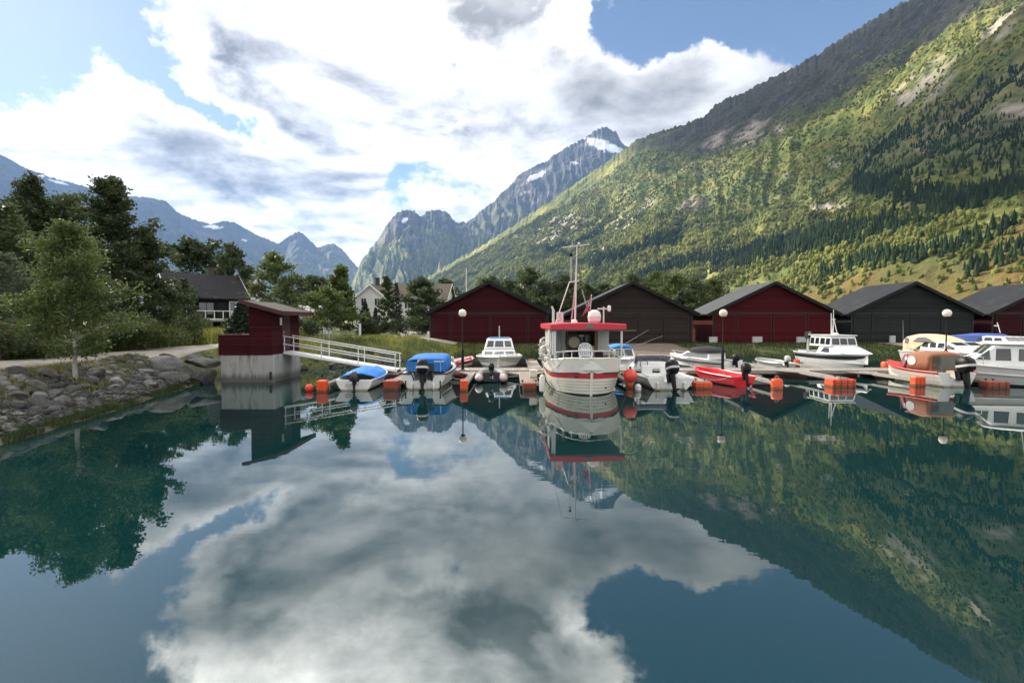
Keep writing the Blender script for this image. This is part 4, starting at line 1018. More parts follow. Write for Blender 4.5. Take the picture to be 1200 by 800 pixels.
# ================================================================== BUILDINGS
def siding(name, color, pitch=0.16, axis_='z', var=0.32):
    m = bpy.data.materials.new(name); m.use_nodes = True; t = NT(m.node_tree); b = t.n['Principled BSDF']
    P = t.new('ShaderNodeTexCoord').outputs['Object']; z = t.new('ShaderNodeSeparateXYZ'); t.put(z.inputs[0], P)
    c0 = z.outputs[2] if axis_ == 'z' else z.outputs[0]
    f = t.m('FRACT', t.m('DIVIDE', c0, pitch)); row = t.m('FLOOR', t.m('DIVIDE', c0, pitch))
    rv = t.new('ShaderNodeTexWhiteNoise', noise_dimensions='1D'); t.put(rv.inputs['W'], row)
    n = t.noise(t.mapping(P, (0.6, 0.6, 3) if axis_ == 'z' else (3, 3, 0.5)), 2.2, 6, 0.65)
    k = t.m('ADD', t.m('MULTIPLY', rv.outputs[0], 0.5), t.m('MULTIPLY', n, 0.5))
    c = t.mix(k, tuple(x*(1-var*1.6) for x in color), tuple(x*(1+var*1.6) for x in color))
    w = t.rng(t.noise(P, 1.1, 7, 0.7, 0.5), 0.54, 0.72)
    c = t.mix(t.m('MULTIPLY', w, 0.30), c, tuple(0.6*x+0.022 for x in color))
    gap = t.m('LESS_THAN', f, 0.13)
    c = t.mix(gap, c, tuple(x*0.25 for x in color))
    t.put(b.inputs['Base Color'], c); b.inputs['Roughness'].default_value = 0.85; b.inputs['Specular IOR Level'].default_value = 0.15
    bn = t.new('ShaderNodeBump'); bn.inputs['Strength'].default_value = 0.8; bn.inputs['Distance'].default_value = 0.02
    t.put(bn.inputs['Height'], t.m('ADD', t.m('MINIMUM', t.m('MULTIPLY', f, 6.0), 1.0), t.m('MULTIPLY', n, 0.35))); t.l.new(bn.outputs[0], b.inputs['Normal'])
    return m
def roofing(name, color, pitch=0.30, rough=0.75):
    m = bpy.data.materials.new(name); m.use_nodes = True; t = NT(m.node_tree); b = t.n['Principled BSDF']
    P = t.new('ShaderNodeTexCoord').outputs['Object']; z = t.new('ShaderNodeSeparateXYZ'); t.put(z.inputs[0], P)
    f = t.m('FRACT', t.m('DIVIDE', z.outputs[1], pitch*2)); n = t.noise(P, 1.6, 6, 0.65)
    c = t.mix(n, tuple(x*0.7 for x in color), tuple(x*1.3 for x in color))
    c = t.mix(t.m('LESS_THAN', f, 0.08), c, tuple(x*0.5 for x in color))
    c = t.mix(t.m('MULTIPLY', t.rng(t.noise(P, 0.7, 6, 0.7), 0.52, 0.7), 0.4), c, (0.10, 0.11, 0.05))
    t.put(b.inputs['Base Color'], c); b.inputs['Roughness'].default_value = rough; b.inputs['Specular IOR Level'].default_value = 0.18
    bn = t.new('ShaderNodeBump'); bn.inputs['Strength'].default_value = 0.5; bn.inputs['Distance'].default_value = 0.03
    t.put(bn.inputs['Height'], t.m('ADD', f, n)); t.l.new(bn.outputs[0], b.inputs['Normal']); return m
black_trim = mat('black_trim', (0.012, 0.0115, 0.0115), 0.7, var=0.3, spec=0.2)
concrete = mat('weathered_concrete', (0.36, 0.36, 0.345), 0.9, var=0.2, scale=2.5, bump=0.5, bscale=30, dirt=(0.085, 0.08, 0.07), dirt_amt=0.9, dscale=2.6, stretch=(1, 1, 0.16), tide=(0.060, 0.058, 0.048), tide_z=0.42)
glass = mat('dark_glass', (0.025, 0.03, 0.035), 0.06, var=0.1, spec=0.8)
white_paint = mat('white_house_paint', (0.72, 0.72, 0.70), 0.6, var=0.05, dirt=(0.42, 0.41, 0.38), dirt_amt=0.3)

def boathouse(X, D, half, color, label, doors, blocks, roofc, depth=6.3, eave=3.72, peak=6.5):
    t = thing('boathouse', label, 'boathouse', (X, D, 0.78), 0, None)
    zb, ze, zp = -0.35, eave-0.78, peak-0.78
    sm = siding('boathouse_siding_%d' % int(abs(X)*10), color)
    w = MB()
    prof = [(-half, 0, zb), (half, 0, zb), (half, 0, ze-0.05), (0, 0, zp-0.14), (-half, 0, ze-0.05)]
    w.prism(prof, (0, depth, 0)); w.build('wall', sm, t)
    # doors and the boards round them
    tr_m = mat('door_trim_%d' % int(abs(X)*10), tuple(c*0.30 for c in color), 0.7, var=0.2)
    dm = siding('door_boards_%d' % int(abs(X)*10), tuple(c*1.06 for c in color), 0.19, 'z')
    dz = ze-0.16
    for (x0, x1) in doors:
        b = MB(); b.box(((x0+x1)/2, -0.03, (dz+0.05)/2), (x1-x0-0.05, 0.05, dz-0.05)); d = b.build('door', dm, t, bevel=0.006)
        f = MB()
        for sx in (x0+0.05, x1-0.05): f.box((sx, -0.064, (dz+0.05)/2), (0.07, 0.016, dz-0.1))
        f.box(((x0+x1)/2, -0.063, dz-0.02), (x1-x0-0.031, 0.018, 0.07))
        f.build('door_batten', tr_m, d)
    b = MB(); b.box((0, -0.04, dz+0.10), (2*half-0.02, 0.06, 0.13)); b.build('lintel_board', tr_m, t)
    b = MB()
    for s in (-1, 1): b.box((s*(half-0.07), -0.03, (zb+ze)/2), (0.14, 0.05, ze-zb-0.12))
    b.build('corner_board', tr_m, t)
    bl = mat('pale_concrete_block', (0.46, 0.46, 0.45), 0.9, var=0.12, bump=0.3)
    for (bx, bw, bh) in blocks:
        b = MB(); b.box((bx, -0.16, bh/2-0.02), (bw, 0.2, bh)); b.build('footing_block', bl, t, bevel=0.02)
    # roof: two slabs that meet at the ridge
    o = 0.42; th = 0.13; sl = (zp-ze)/half
    for s in (-1, 1):
        e = half+0.55; r_ = MB()
        pr = [(0, -o, zp), (s*e, -o, zp-sl*e), (s*e, -o, zp-sl*e+th), (0, -o, zp+th)]
        r_.prism(pr, (0, depth+2*o, 0)); r_.build('roof', roofc, t)
        bb = MB(); pr = [(0, -o-0.035, zp-0.16), (s*(e+0.02), -o-0.035, zp-sl*(e+0.02)-0.16), (s*(e+0.02), -o-0.035, zp-sl*(e+0.02)+th+0.025), (0, -o-0.035, zp+th+0.025)]
        bb.prism(pr, (0, 0.032, 0)); bb.build('bargeboard', black_trim, t)
        g = MB(); g.box((s*(e+0.045), depth/2, zp-sl*e+0.02), (0.09, depth+2*o-0.05, 0.10)); g.build('gutter', black_trim, t, bevel=0.02)
    return t
felt_dark = roofing('black_roofing', (0.045, 0.044, 0.044)); felt_grey = roofing('grey_roofing', (0.068, 0.071, 0.075)); felt_blue = roofing('slate_roofing', (0.028, 0.029, 0.034))
def d3(h, w_=None): return [(-h+0.25, -h+1.95), (-h+2.05, 0.1), (0.15, h-2.0), (h-1.9, h-0.25)]
boathouse(-2.2, 49, 5.65, (0.047, 0.0058, 0.0080), 'dark red boathouse left of the fishing boat, with a lamp in front', d3(5.65), [], felt_dark)
boathouse(11.43, 49, 5.85, (0.034, 0.025, 0.022), 'brown boathouse right behind the fishing boat', [(-5.5, -4.1), (-4.0, -2.1), (-2.0, 0.6), (0.7, 3.0), (3.1, 5.5)], [], felt_dark)
boathouse(24.95, 49, 5.8, (0.068, 0.0058, 0.0075), 'bright red boathouse with three pale footing blocks on the grass', [(-5.55, -3.6), (-3.5, -0.1), (0.0, 3.2), (3.3, 5.55)], [(-5.75, 0.75, 0.6), (-1.55, 0.92, 0.62), (2.65, 0.85, 0.6)], felt_grey, depth=5.9)
boathouse(38.25, 49, 5.85, (0.023, 0.027, 0.0255), 'dark grey-green boathouse behind the white and cream boats', [(-5.6, -4.0), (-3.9, -0.3), (-0.2, 2.6), (2.7, 5.6)], [(-1.95, 0.5, 0.72)], felt_blue)
boathouse(51.7, 49, 5.85, (0.036, 0.0045, 0.007), 'dark red boathouse cut by the right edge of the photo', [(-5.5, -3.0), (-2.9, 0.5), (0.6, 4.0)], [], felt_blue)

def slip(name, x0, x1, y0, y1, m, lift):
    ys = np.linspace(y0, y1, 14); xs = np.linspace(x0, x1, 12); X, Y = np.meshgrid(xs, ys, indexing='ij')
    X = X+fbm(Y*0.5+x0, X*0.2, 3)*0.5; Z = gz(X, Y)+lift
    o = np_mesh(name, np.stack([X.ravel(), Y.ravel(), Z.ravel()], 1), grid_faces(12, 14), m, smooth=True)
    so = o.modifiers.new('thickness', 'SOLIDIFY'); so.thickness = 0.06; so.offset = -1
    return tag(o, kind='structure')
slip('slipway', 6.2, 15.2, 41.6, 48.7, mat('slip_gravel', (0.155, 0.115, 0.085), 0.95, var=0.3, scale=5, bump=0.7, bscale=25, dirt=(0.07, 0.06, 0.04), dirt_amt=0.5), 0.03)
slip('slipway', 34.4, 40.2, 39.6, 48.7, mat('slip_concrete', (0.30, 0.26, 0.21), 0.95, var=0.2, scale=3, bump=0.4, dirt=(0.13, 0.11, 0.08), dirt_amt=0.6), 0.05)

# --- houses up the bank
def window(parent, c, w, h, wall_axis, frame_m, panes=2, proud=0.03):
    """a window on a wall; wall_axis is the outward normal (nx, ny)"""
    nx, ny = wall_axis; n = Vector((nx, ny, 0)); u = Vector((-ny, nx, 0)); c = Vector(c)
    rot = Matrix((u, -n, Vector((0,0,1)))).transposed()
    f = MB(); fw = 0.09
    for s in (-1, 1): f.box(c+u*s*(w/2)+n*proud, (fw, 0.06, h+fw), rot); f.box(c+Vector((0,0,s*h/2))+n*proud, (w-fw, 0.06, fw), rot)
    for k in range(1, panes): f.box(c+u*(k/panes-0.5)*w+n*proud, (0.05, 0.05, h-fw), rot)
    fo = f.build('window', frame_m, parent)
    g = MB(); g.box(c+n*(proud-0.015), (w-0.02, 0.03, h-0.02), rot); g.build('pane', glass, fo)
    return fo
def gable_house(name, label, loc, rz, L, W, wh, rise, wall_m, roof_m, trim_m, over=0.4, group=None):
    """ridge along local X; returns the thing"""
    t = thing(name, label, 'house', loc, rz, group)
    w = MB(); w.prism([(-L/2, -W/2, -1), (-L/2, W/2, -1), (-L/2, W/2, wh), (-L/2, 0, wh+rise-0.03), (-L/2, -W/2, wh)], (L, 0, 0)); w.build('wall', wall_m, t)
    sl = rise/(W/2); e = W/2+over; th = 0.14
    for s in (-1, 1):
        r_ = MB(); r_.prism([(-L/2-over, 0, wh+rise), (-L/2-over, s*e, wh+rise-sl*e), (-L/2-over, s*e, wh+rise-sl*e+th), (-L/2-over, 0, wh+rise+th)], (L+2*over, 0, 0)); r_.build('roof', roof_m, t)
        for q in (-1, 1):
            b = MB(); x = q*(L/2+over+0.02); b.prism([(x, 0, wh+rise-0.14), (x, s*(e+.02), wh+rise-sl*e-0.14), (x, s*(e+.02), wh+rise-sl*e+th+.02), (x, 0, wh+rise+th+.02)], (q*0.04, 0, 0)); b.build('bargeboard', trim_m, t)
    return t
def chimney(t, x, y, z0, z1, m):
    c = MB(); c.box((x, y, (z0+z1)/2), (0.55, 0.55, z1-z0)); c.box((x, y, z1+0.05), (0.68, 0.68, 0.10)); c.build('chimney', m, t)
dark_side = siding('black_house_siding', (0.013, 0.012, 0.011), 0.18); white_side = siding('white_house_siding', (0.70, 0.70, 0.68), 0.16, var=0.04)
roof_brown = roofing('brown_tiles', (0.105, 0.088, 0.066)); roof_tile_dark = roofing('dark_tiles', (0.024, 0.0235, 0.026))
def houses():
    # the black house with the veranda
    p = at_y(236, 347, 58); z = gz1(p.x, 58)
    t = gable_house('black_house', 'black house with grey roof, white-edged gable and a veranda, among the trees', (p.x, 58, z), R(47), 7.0, 6.0, 4.3, 2.4, dark_side, roof_tile_dark, white_paint, 0.5)
    v = MB(); v.box((0.3, -3.85, 1.55), (6.2, 1.7, 0.16)); v.build('veranda_floor', mat('grey_planks', (0.22, 0.21, 0.20), 0.85), t)
    rl = MB()
    for x in np.linspace(-2.7, 3.3, 8): rl.box((x, -4.66, 2.1), (0.07, 0.07, 0.95))
    rl.box((0.3, -4.66, 2.6), (6.1, 0.09, 0.08)); rl.box((0.3, -4.66, 1.72), (6.1, 0.05, 0.12)); rl.build('veranda_railing', white_paint, t)
    po = MB()
    for x in (-2.6, 3.2): po.box((x, -4.5, 0.6), (0.16, 0.16, 1.8))
    po.build('veranda_post', white_paint, t)
    window(t, (2.6, -3.0, 2.75), 1.35, 1.9, (0, -1), white_paint, 2); window(t, (-0.4, -3.0, 2.9), 1.5, 1.3, (0, -1), black_trim, 2); window(t, (-3.5, -0.2, 4.6), 0.9, 0.9, (-1, 0), white_paint, 2)
    d = MB(); d.box((1.1, -3.03, 2.6), (0.9, 0.06, 1.95)); d.build('door', black_trim, t)
    chimney(t, 1.2, 0.8, 6.0, 7.5, mat('dark_brick', (0.07, 0.05, 0.045), 0.9))
    # the big white house: a gabled wing towards the water and a long main body
    p = at_y(434, 377, 84); z = gz1(p.x, 84)
    t = gable_house('white_house', 'big white house with brown roof, dark chimneys and a gabled wing, left of the boathouses', (p.x+5.6, 88.5, z), R(-4), 14.0, 7.5, 5.2, 2.6, white_side, roof_brown, white_paint, 0.4)
    w = MB(); hw = 2.45; y0, y1 = -6.6, -3.76; x = -4.6; wh = 5.3; rp = 7.3
    w.prism([(x-hw, y0, -1), (x+hw, y0, -1), (x+hw, y0, wh), (x, y0, rp), (x-hw, y0, wh)], (0, y1-y0, 0)); w.build('wing_wall', white_side, t)
    for s in (-1, 1):
        e = hw+0.35; sl = (rp-wh)/hw; r_ = MB(); r_.prism([(x, y0-0.4, rp+0.03), (x+s*e, y0-0.4, rp+0.03-sl*e), (x+s*e, y0-0.4, rp+0.16-sl*e), (x, y0-0.4, rp+0.16)], (0, 5.6, 0)); r_.build('wing_roof', roof_brown, t)
        b = MB(); b.prism([(x, y0-0.44, rp-0.12), (x+s*e, y0-0.44, rp-0.12-sl*e), (x+s*e, y0-0.44, rp+0.18-sl*e), (x, y0-0.44, rp+0.18)], (0, 0.035, 0)); b.build('bargeboard', white_paint, t)
    for (wx, wz, ww, hh) in ((x-1.1, 4.6, 0.9, 1.2), (x+1.1, 4.6, 0.9, 1.2), (x-1.2, 1.9, 1.0, 1.3), (x+1.2, 1.9, 1.0, 1.3)): window(t, (wx, y0, wz), ww, hh, (0, -1), white_paint, 2)
    for (wx, wz) in ((-0.8, 1.9), (1.6, 1.9), (4.2, 1.9), (6.0, 1.9), (0.6, 4.2), (4.8, 4.2)): window(t, (wx, -3.75, wz), 1.0, 1.25, (0, -1), white_paint, 2)
    for (wy, wz) in ((-1.6, 1.9), (1.4, 1.9), (0, 4.6)): window(t, (7.0, wy, wz), 1.0, 1.4, (1, 0), white_paint, 2)
    dk = mat('sooty_chimney', (0.05, 0.045, 0.045), 0.9)
    chimney(t, -4.9, -2.2, 6.5, 8.7, dk); chimney(t, -3.6, -0.2, 7.2, 8.6, dk); chimney(t, 3.0, 0.1, 7.4, 8.5, dk)
    # smaller white houses further off
    p = at_y(519, 377, 98); z = gz1(p.x, 98)
    t = gable_house('white_house', 'small white house with a grey roof just left of the dark red boathouse', (p.x, 98, z), R(62), 8.0, 6.4, 4.1, 2.5, white_side, roofing('grey_tiles', (0.17, 0.16, 0.15)), white_paint, 0.4)
    window(t, (-4.0, 0, 4.8), 0.9, 1.0, (-1, 0), white_paint, 2); window(t, (-4.0, -1.4, 2.4), 1.1, 1.3, (-1, 0), white_paint, 2); window(t, (0, -3.2, 2.4), 1.1, 1.3, (0, -1), white_paint, 2); chimney(t, 1.0, 0, 5.9, 7.4, dk)
    p = at_y(535, 377, 112); z = gz1(p.x, 112)
    t = gable_house('white_house', 'white gable peeping over the left roof slope of the dark red boathouse', (p.x, 112, z), R(80), 7.5, 6.5, 5.0, 2.8, white_side, roof_tile_dark, white_paint, 0.4)
    window(t, (-3.75, 0, 5.6), 1.0, 1.1, (-1, 0), white_paint, 2); chimney(t, 0.5, 0, 7.0, 8.8, dk)
    p = at_y(286, 377, 84); z = gz1(p.x, 84)
    t = gable_house('white_house', 'white house half hidden by trees above the right end of the black house', (p.x, 84, z), R(8), 3.9, 5.0, 7.2, 1.6, white_side, roof_tile_dark, white_paint, 0.3)
    window(t, (-0.8, -2.5, 6.2), 0.9, 1.2, (0, -1), white_paint, 2); window(t, (0.8, -2.5, 6.2), 0.9, 1.2, (0, -1), white_paint, 2)
    p = at_y(366, 377, 60); z = gz1(p.x, 60)
    t = gable_house('low_shed', 'low pale shed with a light roof behind the hut and gangway', (p.x, 60, z), R(-10), 3.2, 3.0, 2.3, 0.9, white_side, roofing('pale_sheet', (0.42, 0.42, 0.42)), white_paint, 0.3)
    d = MB(); d.box((0.2, -1.53, 1.0), (0.9, 0.05, 1.9)); d.build('door', mat('grey_door', (0.25, 0.25, 0.25), 0.6), t)
houses()

# --- the red hut on its concrete footing
def hut():
    red = siding('hut_siding', (0.050, 0.0062, 0.0085), 0.13); t = thing('red_hut', 'small dark red hut with a slanting mossy roof on a concrete footing in the water', 'hut', (-11.1, 23.6, 0))
    b = MB(); b.prism([(-2.36, 0.0, -2), (0.06, 0.0, -2), (0.06, 3.1, -2), (-2.9, 3.1, -2)], (0, 0, 3.27)); b.build('concrete_footing', concrete, t, bevel=0.03)
    x0, x1, yd = -1.0, 0.03, 3.05
    w = MB(); w.prism([(x0, -0.03, 1.272), (x1, -0.03, 1.272), (x1, -0.03, 3.36), (x0, -0.03, 3.64)], (0, yd, 0)); w.build('wall', red, t)
    pa = MB(); pa.box((-1.72, -0.0, 1.72), (1.42, 0.07, 0.9)); pa.box((-2.40, 0.9, 1.72), (0.07, 1.75, 0.9)); pa.build('parapet', red, t)
    ca = MB(); ca.box((-1.72, 0.0, 2.19), (1.46, 0.12, 0.035)); ca.box((-2.40, 0.98, 2.19), (0.12, 1.8, 0.035)); ca.build('handrail', mat('old_red_board', (0.08, 0.012, 0.014), 0.8), t)
    cb = MB(); cb.box((-1.9, 2.55, 2.16), (1.6, 0.05, 0.06)); 
    for x in (-2.6, -1.9, -1.2): cb.box((x, 2.55, 1.72), (0.06, 0.06, 0.9))
    cb.build('back_railing', mat('grey_rail_wood', (0.25, 0.23, 0.20), 0.85), t)
    moss = mat('mossy_roof', (0.048, 0.043, 0.030), 0.95, var=0.35, scale=6, bump=0.9, bscale=30, dirt=(0.062, 0.066, 0.02), dirt_amt=0.7, dscale=2.5)
    r_ = MB(); ov = 0.32
    a = lambda x: 3.37+(0.03-x)*0.272
    r_.prism([(x0-0.25, -0.03-ov, a(x0-0.25)), (x1+0.62, -0.03-ov, a(x1+0.62)), (x1+0.62, -0.03-ov, a(x1+0.62)+0.07), (x0-0.25, -0.03-ov, a(x0-0.25)+0.07)], (0, yd+2*ov, 0)); r_.build('roof', moss, t)
    f = MB(); fm = mat('roof_fascia', (0.055, 0.011, 0.013), 0.7, var=0.2)
    for y in (-0.03-ov-0.035, -0.03+yd+ov+0.003):
        f.prism([(x0-0.27, y, a(x0-0.27)-0.09), (x1+0.64, y, a(x1+0.64)-0.09), (x1+0.64, y, a(x1+0.64)+0.10), (x0-0.27, y, a(x0-0.27)+0.10)], (0, 0.032, 0))
    f.box((x1+0.66, yd/2-0.03, a(x1+0.64)+0.0), (0.035, yd+2*ov, 0.18)); f.build('fascia', fm, t)
    d = MB(); d.box((x1+0.012, 1.45, 2.25), (0.04, 0.85, 1.9)); dd = d.build('door', mat('hut_door', (0.035, 0.012, 0.013), 0.7, var=0.2), t)
    h = MB(); h.tube((x1+0.06, 1.12, 2.2), (x1+0.06, 1.12, 2.36), 0.014); h.build('handle', mat('dull_steel', (0.4, 0.4, 0.4), 0.35, 1.0), dd)
    s = MB(); s.box((x1+0.012, 0.92, 2.82), (0.02, 0.18, 0.36)); s.build('notice', white_paint, t)
    ld = MB()
    for yy in (-0.0,): ld.box((-0.05, -0.034, 0.32), (0.09, 0.06, 0.34))
    ld.build('fender_post', mat('tarred_wood', (0.03, 0.025, 0.02), 0.9), t)
hut()
# white post and flagpole by the road
def small_posts():
    p = at_y(422, 400, 46); t = thing('marker_post', 'short pale post standing by the gravel road in front of the cypress', 'post', (p.x, 46, gz1(p.x, 46)))
    b = MB(); b.box((0, 0, 0.6), (0.16, 0.16, 1.5)); b.build('post', white_paint, t, bevel=0.01); b = MB(); b.box((0, 0, 1.39), (0.22, 0.22, 0.08)); b.build('cap', black_trim, t)
    p = at_y(546.5, 330, 70); t = thing('flagpole', 'thin white flagpole rising behind the dark red boathouse', 'flagpole', (p.x, 70, gz1(p.x, 70)))
    zt = at_y(546, 316, 70).z-gz1(p.x, 70); b = MB(); b.path([(0, 0, 0), (0, 0, zt*0.5), (0, 0, zt)], [0.09, 0.07, 0.045], 8); b.build('pole', white_paint, t, smooth=True); b = MB(); b.ball((0, 0, zt+0.07), 0.09); b.build('finial', mat('brass_ball', (0.5, 0.38, 0.12), 0.3, 1.0), t, smooth=True)
    p = at_y(504, 399, 47); t = thing('marker_post', 'small white stake in the grass left of the dark red boathouse', 'post', (p.x, 46, gz1(p.x, 46)))
    b = MB(); b.box((0, 0, 0.3), (0.09, 0.09, 0.9)); b.box((0, 0, 0.8), (0.2, 0.03, 0.25)); b.build('post', white_paint, t)
    p = at_y(1076, 400, 47.5)
small_posts()

# ================================================================== GANGWAY, DOCKS, LAMPS
galv = mat('galvanised_rail', (0.66, 0.66, 0.64), 0.45, 0.15, var=0.12, dirt=(0.35, 0.33, 0.30), dirt_amt=0.4)
def planks(name, color, pitch=0.14, axis_=0, var=0.25):
    m = bpy.data.materials.new(name); m.use_nodes = True; t = NT(m.node_tree); b = t.n['Principled BSDF']
    P = t.new('ShaderNodeTexCoord').outputs['Object']; z = t.new('ShaderNodeSeparateXYZ'); t.put(z.inputs[0], P)
    q = t.m('DIVIDE', z.outputs[axis_], pitch); f = t.m('FRACT', q)
    rv = t.new('ShaderNodeTexWhiteNoise', noise_dimensions='1D'); t.put(rv.inputs['W'], t.m('FLOOR', q)); n = t.noise(P, 3.5, 6, 0.65)
    c = t.mix(t.m('ADD', t.m('MULTIPLY', rv.outputs[0], 0.55), t.m('MULTIPLY', n, 0.45)), tuple(x*(1-var*1.4) for x in color), tuple(x*(1+var*1.4) for x in color))
    c = t.mix(t.m('LESS_THAN', f, 0.10), c, tuple(x*0.12 for x in color))
    t.put(b.inputs['Base Color'], c); b.inputs['Roughness'].default_value = 0.85
    bn = t.new('ShaderNodeBump'); bn.inputs['Strength'].default_value = 0.8; bn.inputs['Distance'].default_value = 0.015
    t.put(bn.inputs['Height'], t.m('MINIMUM', t.m('MULTIPLY', f, 5.0), 1.0)); t.l.new(bn.outputs[0], b.inputs['Normal']); return m
deck_x = planks('dock_planks', (0.28, 0.245, 0.205), 0.14, 0); deck_y = planks('finger_planks', (0.30, 0.26, 0.22), 0.14, 1)
beam_m = mat('dock_beam', (0.30, 0.28, 0.25), 0.8, var=0.2, dirt=(0.16, 0.14, 0.12), dirt_amt=0.6, dscale=3)
float_or = mat('orange_float', (0.78, 0.085, 0.012), 0.42, var=0.18, scale=5, dirt=(0.22, 0.045, 0.015), dirt_amt=0.6, dscale=4, bump=0.15, bscale=15, tide=(0.05, 0.045, 0.015), tide_z=0.12)
float_rd = mat('old_red_float', (0.30, 0.045, 0.018), 0.55, var=0.25, scale=4, dirt=(0.07, 0.03, 0.015), dirt_amt=0.7, dscale=3, tide=(0.03, 0.028, 0.012), tide_z=0.14)
steel_d = mat('dark_steel', (0.05, 0.05, 0.05), 0.5, 0.6)
black_pl = mat('black_plastic', (0.007, 0.007, 0.008), 0.42, var=0.2, spec=0.22)
black_rub = mat('black_rubber', (0.016, 0.016, 0.016), 0.75)

def gangway():
    a, b = Vector((-11.0, 25.1, 1.32)), Vector((-5.55, 25.1, 0.42)); L = (b-a).length; t = thing('gangway', 'white metal gangway with railings sloping from the red hut to the dock', 'gangway', a)
    d = (b-a).normalized()
    def P(s, y, h): return d*s*L+Vector((0, y, h))
    dk = MB()
    for y in (-0.5, 0.5): dk.tube(P(0, y, -0.02), P(1, y, -0.02), 0.055, n=6)
    dk.prism([P(0.005, -0.46, 0.03), P(0.995, -0.46, 0.03), P(0.995, -0.46, 0.06), P(0.005, -0.46, 0.06)], (0, 0.92, 0)); dk.build('walkway', galv, t)
    for y in (-0.52, 0.52):
        r_ = MB()
        for h in (0.80, 0.42): r_.tube(P(0.0, y, h), P(1.0, y, h), 0.026, n=8)
        for k in range(4):
            s = 0.012+0.974*k/3; r_.tube(P(s, y, -0.02), P(s, y, 0.82), 0.024, n=8)
        r_.build('railing', galv, t, smooth=True)
    w = MB(); w.path([P(0.985, -0.5, -0.06), P(0.985, 0.5, -0.06)], 0.06, 10); w.build('roller', black_rub, t, smooth=True)
gangway()

ZD = 0.33
def main_dock():
    x0, x1, y0, y1 = -7.6, 33.0, 25.9, 27.4
    t = thing('floating_dock', 'long grey plank floating dock running across the harbour in front of the boats', 'dock', (x0, y0, 0))
    d = MB(); d.box(((x1-x0)/2, (y1-y0)/2, ZD-0.03), (x1-x0, y1-y0, 0.06)); d.build('deck', deck_x, t)
    b = MB()
    for y in (-0.03, y1-y0+0.03): b.box(((x1-x0)/2, y, ZD-0.07), (x1-x0+0.1, 0.058, 0.18))
    b.build('edge_beam', beam_m, t, bevel=0.008)
    k = 0; x = 1.0
    while x < x1-x0-1:
        f = MB(); f.box((x, (y1-y0)/2, 0.0), (1.7, 1.25, 0.46)); f.build('float', float_rd, t, bevel=0.05); x += 2.6
    # landing where the gangway comes down
    l = thing('landing_float', 'small wooden landing float under the lower end of the gangway', 'dock', (-6.0, 25.1, 0))
    d = MB(); d.box((0, 0, 0.30), (2.6, 1.5, 0.06)); d.build('deck', deck_x, l); f = MB(); f.box((0, 0, 0.02), (2.4, 1.3, 0.5)); f.build('float', float_rd, l, bevel=0.04)
main_dock()

def finger(X, y0, y1, w, label, fw, fd, fh, fm, style='box', deck=deck_y, zt=0.27, grp='finger docks'):
    """narrow dock from the main dock (y0) out to its end float (y1)"""
    t = thing('finger_dock', label, 'dock', (X, y1, 0), 0, grp); L = y0-y1; s = 1 if L > 0 else -1; L = abs(L)-0.02
    d = MB(); d.box((0, s*L/2, zt), (w, L, 0.05)); d.build('deck', deck, t)
    b = MB()
    for q in (-1, 1): b.box((q*(w/2+0.025), s*L/2, zt-0.02), (0.046, L+0.04, 0.12))
    b.box((0, -s*0.035, zt-0.02), (w+0.09, 0.05, 0.12)); b.build('edge_beam', beam_m, t)
    # braces spreading at the root
    br = MB()
    for q in (-1, 1): br.prism([(q*w/2, s*(L-0.02), zt-0.05), (q*(w/2+0.7), s*(L-0.02), zt-0.05), (q*w/2, s*(L-1.1), zt-0.05)], (0, 0, 0.05))
    br.build('brace', beam_m, t)
    f = MB()
    if style == 'box':
        f.box((0, s*fd*0.5-s*0.12, (fh-0.45)/2), (fw, fd, fh+0.45)); fo = f.build('float', fm, t, bevel=0.05)
        g = MB()
        for q in (-0.5, 0.0, 0.5): g.box((q*fw*0.62, -s*0.125, (fh-0.1)/2), (0.035, 0.03, fh+0.05))
        g.build('float_rib', fm, fo)
    elif style == 'block':
        f.box((0, s*fd*0.5-s*0.12, (fh-0.45)/2), (fw, fd, fh+0.45)); fo = f.build('float', fm, t, bevel=0.03)
        g = MB()
        for q in (-0.5, -0.17, 0.17, 0.5): g.box((q*fw*0.8, -s*0.125, (fh-0.05)/2), (0.05, 0.025, fh+0.02))
        g.box((0, -s*0.13, fh*0.55), (fw*0.99, 0.022, 0.035)); g.build('float_rib', float_rd, fo)
    else:
        f.lathe([(fw*0.36, -0.4), (fw*0.5, -0.33), (fw*0.5, fh-0.1), (fw*0.42, fh-0.02), (fw*0.2, fh)], (0, -s*0.12, 0), 20); fo = f.build('float', fm, t, smooth=True)
        g = MB(); g.path([Vector((math.cos(a)*0.07, -s*0.12, fh+0.05+math.sin(a)*0.06)) for a in np.linspace(0, 2*PI, 12)[:-1]], 0.015, 6, closed=True); g.build('lifting_ring', beam_m, fo, smooth=True)
    for q in (-1, 1):
        c = MB(); c.lathe([(0.03, 0), (0.03, 0.05), (0.06, 0.06), (0.06, 0.085)], (q*(w/2-0.05), s*0.35, zt+0.025), 8); c.build('cleat', steel_d, t)
    return t
Y0 = 25.9
finger(-7.62, Y0, 20.4, 0.16, 'thin boom dock farthest left, ending in a square orange float by the small tarped boat', 0.36, 0.4, 0.46, float_or, 'box', zt=0.26)
finger(-4.95, Y0, 20.9, 0.42, 'finger dock with a wide rusty orange float between the two blue-covered boats', 0.62, 0.55, 0.40, float_rd, 'box')
finger(-1.95, Y0, 20.7, 0.16, 'thin boom dock with a narrow bright orange float right of the blue canopy boat', 0.30, 0.32, 0.44, float_or, 'box')
finger(0.72, Y0, 20.9, 0.66, 'wide plank finger dock along the left side of the fishing boat', 0.55, 0.5, 0.30, float_rd, 'box')
finger(4.98, Y0, 21.6, 0.20, 'thin boom dock with an orange float right of the fishing boat', 0.24, 0.3, 0.34, float_or, 'box')
